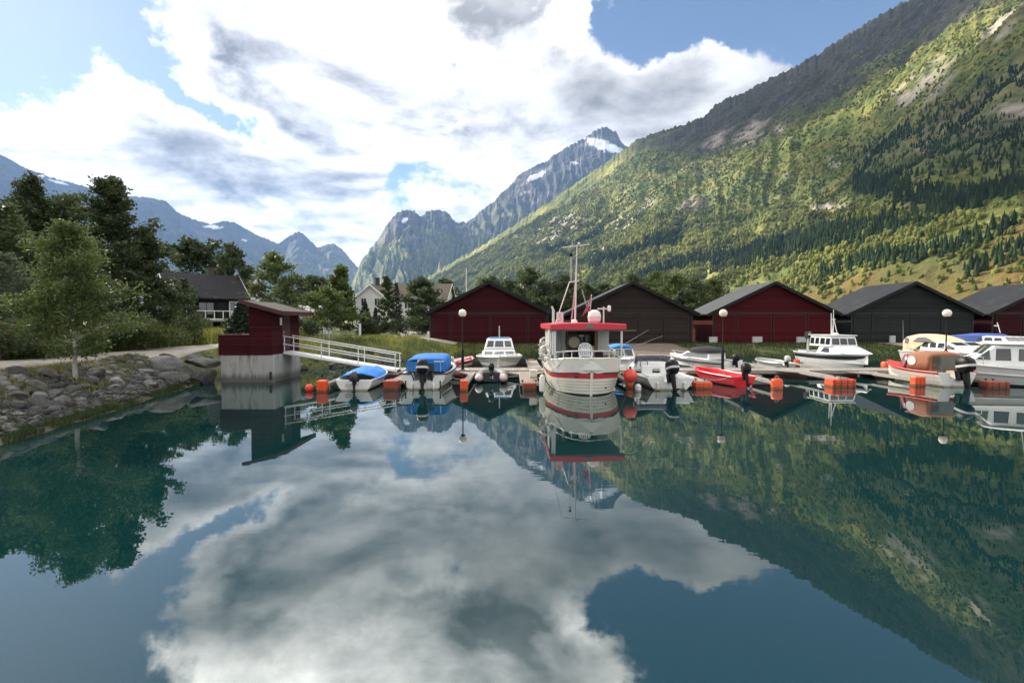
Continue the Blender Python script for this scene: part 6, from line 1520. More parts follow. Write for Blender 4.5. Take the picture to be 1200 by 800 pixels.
# ---- 5: the fishing boat in the middle
def fishing_boat():
    L = 9.6; B = 3.22; X = 3.0; D = 19.1
    h = Hull(L, B, 1.40, 1.95, 0.5, pointed=True, kmid=0.15, kbow=0.32, rake=0.6, dip=0.20); t = boat('fishing_boat', 'old white fishing boat with red roof, red stripe and rounded planked stern', 'fishing boat', X, D, L, 90.5)
    q = lambda z: (z+0.5)/1.90
    lv = [(q(0.05), 2), (q(0.16), 0), (q(0.173), 3), (q(0.28), 0), (q(0.293), 3), (q(0.40), 0), (q(0.413), 3), (q(0.51), 0), (q(0.523), 3), (q(0.645), 0), (q(0.66), 3), (q(0.83), 1), (q(0.855), 3), (q(0.87), 4), (1.0, 4)]
    h.shell('hull', t, lv, [plank_c, red_p, boot, seam, mat('white_bulwark', (0.74, 0.725, 0.66), 0.4, var=0.04, dirt=(0.50, 0.47, 0.38), dirt_amt=0.3, dscale=3)], 0.98, 0.10, n=34, gun_m=4, in_m=4)
    h.rail('rub_strake', t, mat('dark_rub_strake', (0.06, 0.045, 0.04), 0.6), 0.03, q(0.862), 0.0, 0.998, 0.014, n=44); h.rail('capping', t, plank_c, 0.045, 1.0, 0.0, 0.998, -0.045, 0.02, n=44)
    s = MB(); s.path([h.pt(0.0, f, 1)*1.0+Vector((-0.03, -h.pt(0.0, f, 1).y, 0)) for f in (0.12, 0.3, 0.5, 0.72)], 0.05, 6); s.build('stern_post', plank_c, t, smooth=True)
    for (y, z) in ((-0.55, 0.30), (0.55, 0.72), (0.62, 0.72)):
        tt = 0.035; p = Vector((-L/2+0.20, -y if False else y, z)); b = MB(); b.lathe([(0.03, -0.02), (0.035, 0.05)], (-L/2+0.12+abs(y)*0.10, y, z), 8, axis='x'); b.build('drain', black_pl, t)
    # deck
    b = MB(); pts = [h.pt(tt, 0.8, 1) for tt in np.linspace(0.04, 0.96, 20)]
    b.prism([Vector((p.x, p.y*0.94, 0.97)) for p in pts]+[Vector((p.x, -p.y*0.94, 0.97)) for p in pts[::-1]], (0, 0, 0.04)); b.build('deck', grey_deck, t)
    # stern rail
    b = MB()
    L_ = [h.pt(tt, 1.0, 1)+Vector((0.03, -0.10, 0.30)) for tt in np.linspace(0.26, 0.004, 22)]; L_ = [Vector((p.x, max(p.y, 0.0), p.z)) for p in L_]; R_ = [Vector((p.x, -p.y, p.z)) for p in L_[::-1]]
    b.path(L_+R_[1:], 0.026, 8)
    for k in (0, 6, 11, 15, 18): 
        for s_ in (1, -1): p = L_[k]; b.tube((p.x, s_*p.y, p.z), (p.x, s_*p.y, p.z-0.32), 0.02, n=6)
    b.build('stern_rail', mat('painted_rail', (0.55, 0.55, 0.53), 0.4, 0.2), t, smooth=True)
    x0 = -L/2                                                       # the stern, local x
    # wheelhouse: forward box with an open aft face, and a roof reaching aft over the deck
    pw = mat('pale_wheelhouse', (0.46, 0.46, 0.44), 0.5, var=0.06, dirt=(0.36, 0.34, 0.30), dirt_amt=0.3); dk = mat('dark_cabin_wood', (0.035, 0.022, 0.016), 0.6, var=0.3); gp = mat('grey_blue_panel', (0.27, 0.285, 0.32), 0.5)
    xa, xb, zf, zr = x0+3.3, x0+6.6, 1.0, 2.46
    b = MB()
    for y in (1.24, -1.24): b.box(((xa+xb)/2, y, (zf+zr)/2), (xb-xa, 0.06, zr-zf))
    b.box((xb, 0, (zf+zr)/2), (0.06, 2.54, zr-zf)); b.build('wheelhouse_wall', pw, t)
    b = MB(); b.box((xa, 1.00, (zf+zr)/2), (0.05, 0.42, zr-zf)); b.build('aft_panel', gp, t)
    b = MB(); b.box((xa, 0.70, (zf+zr)/2), (0.05, 0.16, zr-zf)); b.build('aft_panel', pw, t); b = MB(); b.box((xa, -1.0, (zf+zr)/2), (0.05, 0.44, zr-zf)); b.build('aft_panel', pw, t)
    b = MB(); b.box((xa, 0.55, (zf+zr)/2), (0.06, 0.06, zr-zf)); b.build('door_post', teak, t); b = MB(); b.box((xa, -0.70, (zf+zr)/2), (0.06, 0.10, zr-zf)); b.build('door_post', teak, t)
    b = MB(); b.box((xa+1.0, 0, (zf+zr)/2), (0.04, 2.4, zr-zf)); b.build('inner_bulkhead', dk, t)
    for y, w_ in ((0.28, 0.24), (-0.16, 0.20), (-0.50, 0.22)):
        b = MB(); b.box((xa+0.96, y, 2.05), (0.02, w_, 0.30)); b.build('inner_window', mat('dim_glass', (0.14, 0.15, 0.15), 0.2), t)
    b = MB(); b.box((xa+0.5, -0.05, 2.18), (0.04, 0.42, 0.06)); b.box((xa+0.5, -0.05, 2.12), (0.04, 0.10, 0.12)); b.build('cabin_lamp', gel, t, bevel=0.01)
    # hose reel in the doorway
    b = MB(); b.lathe([(0.10, -0.12), (0.36, -0.11), (0.36, -0.08), (0.27, -0.06), (0.27, 0.06), (0.36, 0.08), (0.36, 0.11), (0.10, 0.12)], (xa-0.25, 0.30, 1.92), 24, axis='x'); o = b.build('net_hauler', mat('dark_iron', (0.03, 0.03, 0.03), 0.5, 0.5), t, smooth=True, angle=30)
    b = MB(); b.lathe([(0.05, -0.16), (0.24, -0.15), (0.24, -0.13), (0.05, -0.12)], (xa-0.25, 0.30, 1.92), 20, axis='x'); b.build('drum_face', mat('brass_drum', (0.34, 0.29, 0.20), 0.5, 0.2), o, smooth=True, angle=30)
    b = MB(); b.box((xa-0.2, 0.30, 1.45), (0.16, 0.18, 0.9)); b.build('hauler_pedestal', steel_d, t)
    # deck gear seen over the rail
    rr = random.Random(4)
    for (y, x, w_, hh, m_) in ((-0.55, 1.6, 0.34, 0.60, black_pl), (-0.95, 1.9, 0.40, 0.42, teak), (-0.30, 2.2, 0.30, 0.80, gp), (0.85, 1.7, 0.4, 0.5, steel_d)):
        b = MB(); b.box((x0+x, y, 1.01+hh/2), (0.4, w_, hh), Matrix.Rotation(rr.uniform(-.4, .4), 3, 'Z'), taper=0.85); b.build('deck_box', m_, t, bevel=0.03)
    # roof
    xr0, xr1 = x0+0.95, x0+6.9
    b = MB(); n = 10; rings = []
    for x, e in ((xr0, 0.0), (xr0+0.10, 0.05), (xr1-0.1, 0.05), (xr1, 0.0)):
        top = [Vector((x, y*1.49, 2.50+0.19+0.05*(1-y*y)+e*0.4)) for y in np.linspace(-1, 1, n)]; rings.append(top+[Vector((x, 1.49, 2.50)), Vector((x, -1.49, 2.50))])
    b.loft(rings); b.build('roof', mat('red_roof_paint', (0.58, 0.022, 0.045), 0.45, var=0.12, dirt=(0.28, 0.03, 0.035), dirt_amt=0.35), t, smooth=True, angle=30)
    b = MB(); b.box(((xr0+xr1)/2, 0, 2.47), (xr1-xr0-0.1, 2.86, 0.05)); b.build('roof_lining', mat('grey_green_lining', (0.10, 0.12, 0.11), 0.6), t)
    b = MB(); b.box((xr0+0.0, -1.62, 2.46), (0.04, 0.5, 0.03)); b.box((xr0+0.03, -0.06, 2.62), (0.10, 0.26, 0.16)); b.build('roof_bracket', mat('green_grey_metal', (0.12, 0.15, 0.13), 0.5), t)
    for y in (1.30, -1.33):
        tube_obj('roof_post', [(xr0+0.12, y, 1.38), (xr0+0.12, y, 2.47)], 0.045, mat('pale_post', (0.60, 0.60, 0.58), 0.45), t)
    b = MB(); b.box((xr0+1.4, 1.43, 2.0), (0.9, 0.03, 0.95)); b.build('side_screen', pw, t)
    # exhaust / antenna pole and the board on the roof
    b = MB(); b.path([(xr0+0.2, 1.36, 1.5), (xr0+0.2, 1.36, 3.25), (xr0+0.2, 1.42, 3.42)], [0.055, 0.05, 0.03], 8); b.build('side_pole', mat('pale_post', (0.60, 0.60, 0.58), 0.45), t, smooth=True)
    b = MB(); b.box((xr0+0.35, 1.08, 2.97), (0.10, 0.26, 0.42)); o = b.build('name_board', mat('pinkish_white', (0.74, 0.62, 0.62), 0.5), t, bevel=0.01)
    b = MB(); rr = random.Random(2)
    for r_ in range(4): b.box((xr0+0.297, 1.08+rr.uniform(-.03, .03), 2.84+0.085*r_), (0.004, rr.uniform(0.08, 0.17), 0.032))
    b.build('faded_marks', mat('faded_red_mark', (0.62, 0.22, 0.25), 0.6), o)
    # mast with a tripod and cross yard
    mm = mat('mast_white', (0.60, 0.60, 0.58), 0.4, 0.1); xm = x0+3.9
    b = MB(); b.path([(xm, 0.14, 2.7), (xm, 0.10, 4.6), (xm, 0.07, 6.22)], [0.046, 0.036, 0.024], 10); b.build('mast', mm, t, smooth=True)
    b = MB(); b.tube((xm, 1.02, 2.72), (xm, 0.40, 4.55), 0.024); b.tube((xm, -0.62, 2.72), (xm, -0.16, 4.25), 0.020); b.tube((xm+1.6, 0.10, 2.72), (xm, 0.10, 4.9), 0.026); b.build('mast_leg', mm, t, smooth=True)
    b = MB(); b.tube((xm, 0.42, 4.56), (xm, -0.02, 4.62), 0.028); b.tube((xm, 0.74, 6.10), (xm, -0.50, 6.24), 0.022); b.build('cross_yard', mm, t, smooth=True)
    b = MB()
    for y in (0.30, 0.36): b.tube((xm-0.02, y, 4.58), (xm-0.02, y, 5.72), 0.009, n=5)
    for k in range(6): b.tube((xm-0.02, 0.30, 4.7+0.17*k), (xm-0.02, 0.36, 4.7+0.17*k), 0.007, n=4)
    b.build('antenna', mm, t); b = MB(); b.lathe([(0.03, 0), (0.055, 0.03), (0.055, 0.14), (0.02, 0.17)], (xm-0.02, 0.33, 5.70), 10); b.build('top_lamp', black_pl, t, smooth=True)
    b = MB(); b.ball((xm-0.02, -0.02, 6.28), 0.06); b.build('mast_cap', mm, t, smooth=True)
    b = MB(); b.path([(xm-0.03, -0.01, 5.1), (xm-0.02, -0.14, 4.3), (x0+3.4, -0.55, 2.74)], 0.008, 5); b.path([(xm, 0.72, 6.09), (xm+0.4, 1.40, 2.72)], 0.006, 5); b.build('stay', steel_d, t)
    # raft canister, lamp column, cowl
    b = MB(); b.loft([rounded(x0+2.3, -0.46, 0.16, 0.16, 2.74), rounded(x0+2.3, -0.46, 0.25, 0.25, 2.82), rounded(x0+2.3, -0.46, 0.27, 0.27, 3.02), rounded(x0+2.3, -0.46, 0.23, 0.23, 3.20), rounded(x0+2.3, -0.46, 0.10, 0.10, 3.29)]); o = b.build('raft_canister', gel, t, smooth=True, angle=50)
    b = MB(); b.path([v for v in rounded(x0+2.3, -0.46, 0.275, 0.275, 2.99)], 0.012, 5, closed=True); b.build('strap', grey_deck, o, smooth=True)
    b = MB(); b.tube((x0+2.05, -0.80, 2.7), (x0+2.05, -0.80, 3.42), 0.03); b.tube((x0+2.05, -0.55, 3.33), (x0+2.05, -1.0, 3.33), 0.03); b.build('light_column', mm, t, smooth=True)
    b = MB(); b.lathe([(0.04, 0.0), (0.07, 0.03), (0.07, 0.22), (0.04, 0.25)], (x0+2.05, -1.03, 3.22), 12); b.build('deck_light', gel, t, smooth=True)
    b = MB(); b.lathe([(0.14, 0), (0.14, 0.06), (0.10, 0.14), (0.05, 0.16)], (x0+2.9, 0.30, 2.74), 14); b.build('roof_vent', gel, t, smooth=True)
    # rolled net, life ring and coiled rope hanging on the port side
    b = MB(); rr = random.Random(9)
    for k in range(9): b.path([(x0+2.1+rr.uniform(-.25, .25), 1.66+rr.uniform(-.08, .12), 1.35+0.10*k), (x0+2.2+rr.uniform(-.25, .25), 1.80+rr.uniform(-.05, .1), 1.30+0.09*k), (x0+2.0, 1.62+rr.uniform(-.05, .1), 1.18+0.10*k)], 0.055, 7)
    b.build('rope_bundle', mat('pale_rope', (0.56, 0.53, 0.46), 0.9, var=0.25, scale=9), t, smooth=True)
    b = MB(); b.path([Vector((x0+1.75, 1.62+0.02*math.cos(a), 1.62))+Vector((0, math.cos(a)*0.17, math.sin(a)*0.2)) for a in np.linspace(0, 2*PI, 18)[:-1]], 0.045, 8, closed=True); b.build('life_ring', gel, t, smooth=True)
    mooring(t, (x0+0.5, 0.95, 1.44), (1.02, 21.6, 0.40), 0.15); mooring(t, (x0+2.2, 1.55, 1.30), (1.02, 23.6, 0.40), 0.1); mooring(t, (x0+0.6, -0.95, 1.44), (4.98, 22.2, 0.38), 0.12)
    # things aboard that are not the boat
    W = Matrix.Translation(t.location) @ Matrix.Rotation(t.rotation_euler.z, 4, 'Z')
    p = W @ Vector((x0+1.25, 0.06, 1.01)); c = thing('plastic_chair', 'white plastic armchair standing on the stern deck of the fishing boat', 'chair', p, R(176))
    pm = mat('white_plastic', (0.80, 0.80, 0.79), 0.4, var=0.03)
    b = MB(); b.box((0, 0, 0.43), (0.48, 0.46, 0.03)); b.build('seat', pm, c, bevel=0.012)
    for (sx, sy) in ((-1, -1), (1, -1), (-1, 1), (1, 1)): b = MB(); b.path([(sx*0.25, sy*0.25, 0), (sx*0.22, sy*0.21, 0.43)], [0.022, 0.03], 6); b.build('leg', pm, c, smooth=True)
    # back: an arched frame with slats, back of the chair faces the stern
    b = MB(); arch = [(-0.24, -0.22, 0.44), (-0.26, -0.27, 0.72), (-0.20, -0.30, 0.86), (-0.09, -0.31, 0.925), (0.09, -0.31, 0.925), (0.20, -0.30, 0.86), (0.26, -0.27, 0.72), (0.24, -0.22, 0.44)]
    b.path(arch, 0.024, 8)
    for k in range(5): x = -0.16+0.08*k; b.prism([(x-0.027, -0.225, 0.44), (x+0.027, -0.225, 0.44), (x+0.027, -0.300, 0.90), (x-0.027, -0.300, 0.90)], (0, -0.012, 0))
    b.prism([(-0.24, -0.262, 0.64), (0.24, -0.262, 0.64), (0.24, -0.27, 0.70), (-0.24, -0.27, 0.70)], (0, -0.014, 0)); b.build('backrest', pm, c, smooth=True, angle=35)
    for s_ in (-1, 1): b = MB(); b.path([(s_*0.25, 0.22, 0.43), (s_*0.27, 0.18, 0.64), (s_*0.27, -0.25, 0.66)], 0.022, 7); b.build('armrest', pm, c, smooth=True)
    # flag
    p = W @ Vector((x0+1.30, -0.04, 2.72)); f = thing('flag', 'red flag with a white-edged dark blue cross drooping from a pole on the red roof', 'flag', p, 0)
    b = MB(); b.tube((0.05, 0, 0), (0.13, 0.02, 1.12), 0.014, n=8); b.ball((0.131, 0.02, 1.14), 0.025, 8, 6); b.build('pole', mm, f, smooth=True)
    nu, nv = 44, 32; V = []; F = []; MI = []
    for i in range(nu+1):
        u = i/nu
        for j in range(nv+1):
            v = j/nv                                                  # u along the fly, v down the hoist; the cloth droops and folds
            fall = u*0.62; out = -(0.02+0.78*u**0.8*(0.40+0.30*v)); fold = math.sin(u*13+v*2.2)*0.035*u**0.6
            px_ = 0.125-0.055*v+out*0.62+fold*0.5; py_ = fold*1.4-0.05*u; pz = 1.08-0.52*v*(1-0.28*u)-fall*0.72
            V.append((px_, py_, max(pz, 0.04)))
    for i in range(nu):
        for j in range(nv):
            u, v = (i+0.5)/nu*22, (j+0.5)/nv*16; F.append((i*(nv+1)+j, i*(nv+1)+j+1, (i+1)*(nv+1)+j+1, (i+1)*(nv+1)+j))
            blue = 7 <= u < 9 or 7 <= v < 9; wh = 6 <= u < 10 or 6 <= v < 10; MI.append(2 if blue else 1 if wh else 0)
    o = np_mesh('cloth', np.array(V), np.array(F), [mat('flag_red', (0.66, 0.014, 0.03), 0.8), mat('flag_white', (0.8, 0.8, 0.8), 0.8, var=0.02), mat('flag_blue', (0.006, 0.022, 0.15), 0.8)], f, smooth=True, mi=MI); so = o.modifiers.new('thickness', 'SOLIDIFY'); so.thickness = 0.004
    # fenders
    p = at_y(737.5, 443, 19.9); b = thing('buoy_fender', 'big round orange-red ball fender hanging beside the fishing boat', 'fender', (p.x+0.03, 19.9, 0.70))
    m = MB(); m.ball((0, 0, 0), 0.27, 28, 18); m.build('ball', mat('orange_red_vinyl', (0.74, 0.065, 0.035), 0.35, var=0.08, dirt=(0.45, 0.05, 0.03), dirt_amt=0.3), b, smooth=True); m = MB(); m.tube((0, 0, 0.25), (0, 0, 0.36), 0.05, 0.035); m.build('eye', navy_st, b); m = MB(); m.path([(0, 0, 0.36), (-0.10, 0.05, 0.66), (-0.12, 0.3, 0.86)], 0.012, 6); m.build('rope', mat('pale_rope', (0.56, 0.53, 0.46), 0.9), b)
    p = at_y(635.5, 449, 19.8); b = thing('fender', 'white cylinder fender between the wide finger dock and the fishing boat', 'fender', (p.x, 19.8, 0.0))
    m = MB(); m.lathe([(0.03, 0.06), (0.10, 0.11), (0.115, 0.2), (0.115, 0.62), (0.09, 0.72), (0.03, 0.76)], (0, 0, 0), 16); m.build('body', gel2, b, smooth=True); m = MB(); m.path([(0, 0, 0.76), (0.05, 0.1, 1.1), (0.14, 0.2, 1.42)], 0.011, 6); m.build('rope', mat('pale_rope', (0.56, 0.53, 0.46), 0.9), b)
    p = at_y(631, 428, 21.4); b = thing('crate', 'small white crate standing on the wide finger dock beside the fishing boat', 'crate', (0.92, 22.0, 0.386)); m = MB(); m.box((0, 0, 0.16), (0.30, 0.42, 0.32), taper=1.06); m.build('box', gel2, b, bevel=0.02); m = MB(); m.box((0, 0, 0.335), (0.34, 0.46, 0.03)); m.build('lid', gel, b, bevel=0.01)
fishing_boat()

# ---- 6: little boat with blue cover and fishing rods, half hidden behind the fishing boat
def rod_boat():
    L = 4.3; h = Hull(L, 1.75, 0.55, 0.75, 0.2, 0.88, kmid=0.33); t = boat('motorboat', 'small white boat with a blue cover on its windscreen, half hidden behind the fishing boat', 'boat', 6.55, 28.2, L, 272)
    h.shell('hull', t, [(0.4, 1), (0.75, 0), (0.8, 1), (1, 0)], [gel, gel_g], 0.2, 0.1); h.transom('transom', t, gel); h.deck('foredeck', t, gel, 0.55, 1.0, 0.08); h.rail('rub_rail', t, gel_g, 0.025)
    c = Cab([(-0.4, 0.6), (0.9, 0.64), (0.55, 1.25), (-0.4, 1.28)], 0.66, 0.56); c.build('cuddy', t, gel, 0.05); c.front_win(t, (0.9, 0.64), (0.55, 1.25), [(-0.9, -0.05), (0.05, 0.9)], 0.3, 0.9, frame=gel_g); c.side_win(t, [(-0.3, 0.85), (0.65, 0.85), (0.5, 1.18), (-0.3, 1.18)])
    b = MB(); b.loft([[Vector((x, y*0.66, 1.30+0.20*(1-abs(y)**2.2)*e+0.02*mnoise.noise(Vector((x*4, y*4, 0))))) for y in np.linspace(-1, 1, 9)] for x, e in ((-1.3, 0.4), (-0.8, 0.9), (-0.2, 1.0), (0.3, 0.9), (0.65, 0.3))], 0, False, False, False); o = b.build('cover', tarp_b, t, smooth=True); so = o.modifiers.new('thickness', 'SOLIDIFY'); so.thickness = 0.02
    for (y, dx, dy, dz) in ((-0.5, -0.3, 1.7, 1.05), (0.1, -0.2, 1.9, 0.75), (0.4, 0.3, 1.6, 0.35)):
        tube_obj('fishing_rod', [(-0.6, y+0.2, 1.05), (-0.6+dx, y+0.2+dy*1.3, 1.05+dz*1.2)], [0.022, 0.008], mat('rod_grey', (0.26, 0.25, 0.24), 0.5), t, 6)
    outboard(t, -L/2, 0.45, 0.8)
rod_boat()

# ---- 7: white sport boat
def sport_boat():
    L = 4.9; h = Hull(L, 2.12, 0.50, 0.86, 0.22, 0.92, full=2.2, kmid=0.34, dip=0.03); t = boat('speedboat', 'white open speedboat with low windscreen and black motor right of the fishing boat', 'boat', 6.50, 20.9, L, 92)
    h.shell('hull', t, [(0.30, 1), (0.44, 2), (0.46, 2), (0.58, 1), (0.60, 2), (0.72, 1), (0.78, 0), (1, 0)], [gel, mat('hull_side_grey', (0.58, 0.58, 0.56), 0.35), gel_g], 0.25, 0.18); h.transom('transom', t, gel, 0.10, notch=(0.30, 0.34)); h.rail('rub_rail', t, gel_g, 0.028); h.deck('foredeck', t, gel, 0.52, 1.0, 0.12, end=True)  # hull sides grey below the white top band
    for c_, d_ in (((-L/2+0.55, 0.56, 0.40), (0.9, 0.62, 0.36)), ((-L/2+0.55, -0.56, 0.40), (0.9, 0.62, 0.36)), ((-0.35, 0.0, 0.34), (0.5, 1.5, 0.3))): b = MB(); b.box(c_, d_); b.build('seat', gel, t, bevel=0.05)
    for y in (0.42, -0.42): b = MB(); b.box((-0.55, y, 0.62), (0.12, 0.5, 0.5)); b.build('backrest', gel, t, bevel=0.05)
    b = MB(); b.box((0.22, 0.0, 0.80), (0.5, 1.5, 0.35), taper=0.9); b.build('console', gel, t, bevel=0.06)
    b = MB(); P = [(0.10, -0.82, 0.88), (0.50, -0.52, 0.90), (0.56, 0, 0.91), (0.50, 0.52, 0.90), (0.10, 0.82, 0.88)]; T = [Vector(p)+Vector((-0.20, 0, 0.36)) for p in P]
    b.loft([[Vector(p) for p in P], T], 0, False, False, False); o = b.build('windscreen', mat('smoked_acrylic', (0.10, 0.085, 0.12), 0.1, var=0.1), t, smooth=True); so = o.modifiers.new('thickness', 'SOLIDIFY'); so.thickness = 0.01
    f = MB(); f.path(T, 0.020, 7); f.path([P[0], T[0]], 0.02, 6); f.path([P[4], T[4]], 0.02, 6); f.path([P[1], T[1]], 0.014, 6); f.path([P[3], T[3]], 0.014, 6); f.build('frame', chrome, o, smooth=True)
    s = MB(); s.path([Vector((-0.06, 0.40+0.17*math.cos(a), 0.90+0.17*math.sin(a))) for a in np.linspace(0, 2*PI, 16)[:-1]], 0.016, 6, closed=True); s.build('steering_wheel', black_pl, t, smooth=True)
    for (x, y) in ((1.2, 0.25), (0.95, -0.45), (1.6, 0)):
        c = MB(); c.box((x, y, h.sh(0.7)+0.17), (0.16, 0.07, 0.035)); c.build('cleat', steel_d, t, bevel=0.01)
    outboard(t, -L/2-0.02, 0.46, 1.26, 0.34, 0.15, 0.05, band=mat('silver_band', (0.5, 0.5, 0.5), 0.4))
    b = MB(); b.box((-L/2-0.03, -0.55, 0.18), (0.03, 0.06, 0.22)); b.build('ladder_step', chrome, t)
    for y in (0.55, -0.55): b = MB(); b.lathe([(0.025, -0.15), (0.07, -0.11), (0.07, 0.17), (0.025, 0.21)], (-L/2-0.10, y, 0.14), 12); b.build('stern_fender', gel2, t, smooth=True)
    mooring(t, (-L/2+0.15, 0.9, 0.5), (5.05, 22.3, 0.38)); mooring(t, (-L/2+0.15, -0.9, 0.5), (7.82, 22.0, 0.38))
    p = (5.08, 20.55, 0); b = thing('mooring_float', 'small white float in the water between the fishing boat and the speedboat', 'fender', p); m = MB(); m.lathe([(0.03, -0.22), (0.12, -0.18), (0.13, 0.16), (0.05, 0.24)], (0, 0, 0.06), 14); m.build('body', gel, b, smooth=True); m = MB(); m.tube((0, 0, 0.28), (0.03, 0.2, 0.42), 0.012); m.build('eye_rope', steel_d, b)
sport_boat()

# ---- 8: black-topped boat behind
def black_top():
    L = 4.4; h = Hull(L, 1.95, 0.62, 0.78, 0.2, 0.88, kmid=0.33, rake=0.6); t = boat('speedboat', 'white speedboat with a black soft top behind the second lamp post', 'boat', 12.25, 28.3, L, 122)
    h.shell('hull', t, [(0.4, 1), (0.62, 0), (0.76, 0), (0.86, 2), (1, 0)], [gel, gel_g, navy_st], 0.25, 0.12); h.transom('transom', t, gel); h.rail('rub_rail', t, gel_g, 0.025); h.deck('foredeck', t, gel, 0.55, 1.0, 0.10)
    c = Cab([(-1.2, 0.62), (1.0, 0.72), (0.35, 1.08), (-1.2, 1.05)], 0.80, 0.70); c.build('screen_base', t, gel, 0.05)
    c.side_win(t, [(-1.1, 0.74), (0.7, 0.78), (0.3, 1.02), (-1.1, 1.0)], m=vinyl); c.front_win(t, (1.0, 0.72), (0.35, 1.08), [(-0.95, -0.05), (0.05, 0.95)], 0.1, 0.95, vinyl, gel_g)
    rings = []
    for (x, hw, zt) in ((-1.45, 0.60, 1.10), (-1.2, 0.76, 1.28), (-0.4, 0.78, 1.40), (0.2, 0.70, 1.30), (0.42, 0.60, 1.08)):
        rings.append([Vector((x, -hw*math.copysign(abs(math.cos(a))**0.5, math.cos(a)), 1.03+(zt-1.03)*math.sin(a)**0.6)) for a in np.linspace(0, PI, 11)])
    b = MB(); b.loft(rings); o = b.build('soft_top', canv_k, t, smooth=True, angle=60)
    outboard(t, -L/2, 0.5, 0.85, 0.2)
    tube_obj('bow_rail', [h.pt(0.7, 1, 1)+Vector((0, -.06, 0.02)), h.pt(0.8, 1, 1)+Vector((0, -.06, 0.22)), h.pt(0.97, 1, 1)+Vector((0, -0.03, 0.26)), h.pt(0.97, 1, -1)+Vector((0, 0.03, 0.26)), h.pt(0.8, 1, -1)+Vector((0, .06, 0.22)), h.pt(0.7, 1, -1)+Vector((0, .06, 0.02))], 0.014, chrome, t)
black_top()

# ---- 9: red plastic boat
def red_boat():
    L = 3.4; h = Hull(L, 1.32, 0.44, 0.56, 0.14, 0.90, full=3.2, kmid=0.36, kbow=0.6, rake=0.35); red = mat('red_polyethylene', (0.72, 0.018, 0.035), 0.38, var=0.08, dirt=(0.45, 0.02, 0.03), dirt_amt=0.3)
    t = boat('motorboat', 'bright red open plastic boat with a black outboard motor', 'boat', 9.95, 21.9, L, 104)
    h.shell('hull', t, [(0.35, 0), (0.55, 0), (0.58, 0), (0.8, 0), (0.84, 0), (1, 0)], [red], 0.20, 0.17, n=20); h.transom('transom', t, red, 0.14, notch=(0.2, 0.38))
    for x in (-0.9, 0.2): b = MB(); b.box((x, 0, 0.33), (0.34, 1.12, 0.12)); b.build('thwart', red, t, bevel=0.03)
    h.rail('gunwale', t, red, 0.035, dz=0.01); b = MB(); b.box((0.9, -0.76, 0.42), (0.5, 0.014, 0.12)); b.build('pale_decal', gel_g, t) if False else None
    outboard(t, -L/2-0.02, 0.44, 0.95, 0.35, -0.2, 0.0)
    mooring(t, (-L/2+0.2, 0.5, 0.46), (8.24, 22.0, 0.38)); mooring(t, (-L/2+0.2, -0.5, 0.46), (11.0, 22.3, 0.38))
    b = MB(); b.box((-L/2+0.35, 0.2, 0.30), (0.3, 0.22, 0.22)); b.build('fuel_tank', black_pl, t, bevel=0.03)
red_boat()

# ---- 10: grey dinghy
def dinghy():
    L = 3.0; h = Hull(L, 1.4, 0.42, 0.55, 0.15, 0.88); t = boat('dinghy', 'small grey dinghy with a covered motor left of the white winch boat', 'boat', 15.65, 29.2, L, 93)
    al = mat('dull_aluminium', (0.40, 0.41, 0.40), 0.5, 0.3); h.shell('hull', t, [(0.5, 0), (1, 0)], [al], 0.14, 0.06); h.transom('transom', t, al, notch=(0.2, 0.32)); h.rail('gunwale', t, gel_g, 0.028)
    b = MB(); b.box((0, 0, 0.3), (0.26, 1.1, 0.03)); b.build('thwart', teak, t); outboard(t, -L/2, 0.42, 0.75, 0.2, cm=gel_g)
dinghy()

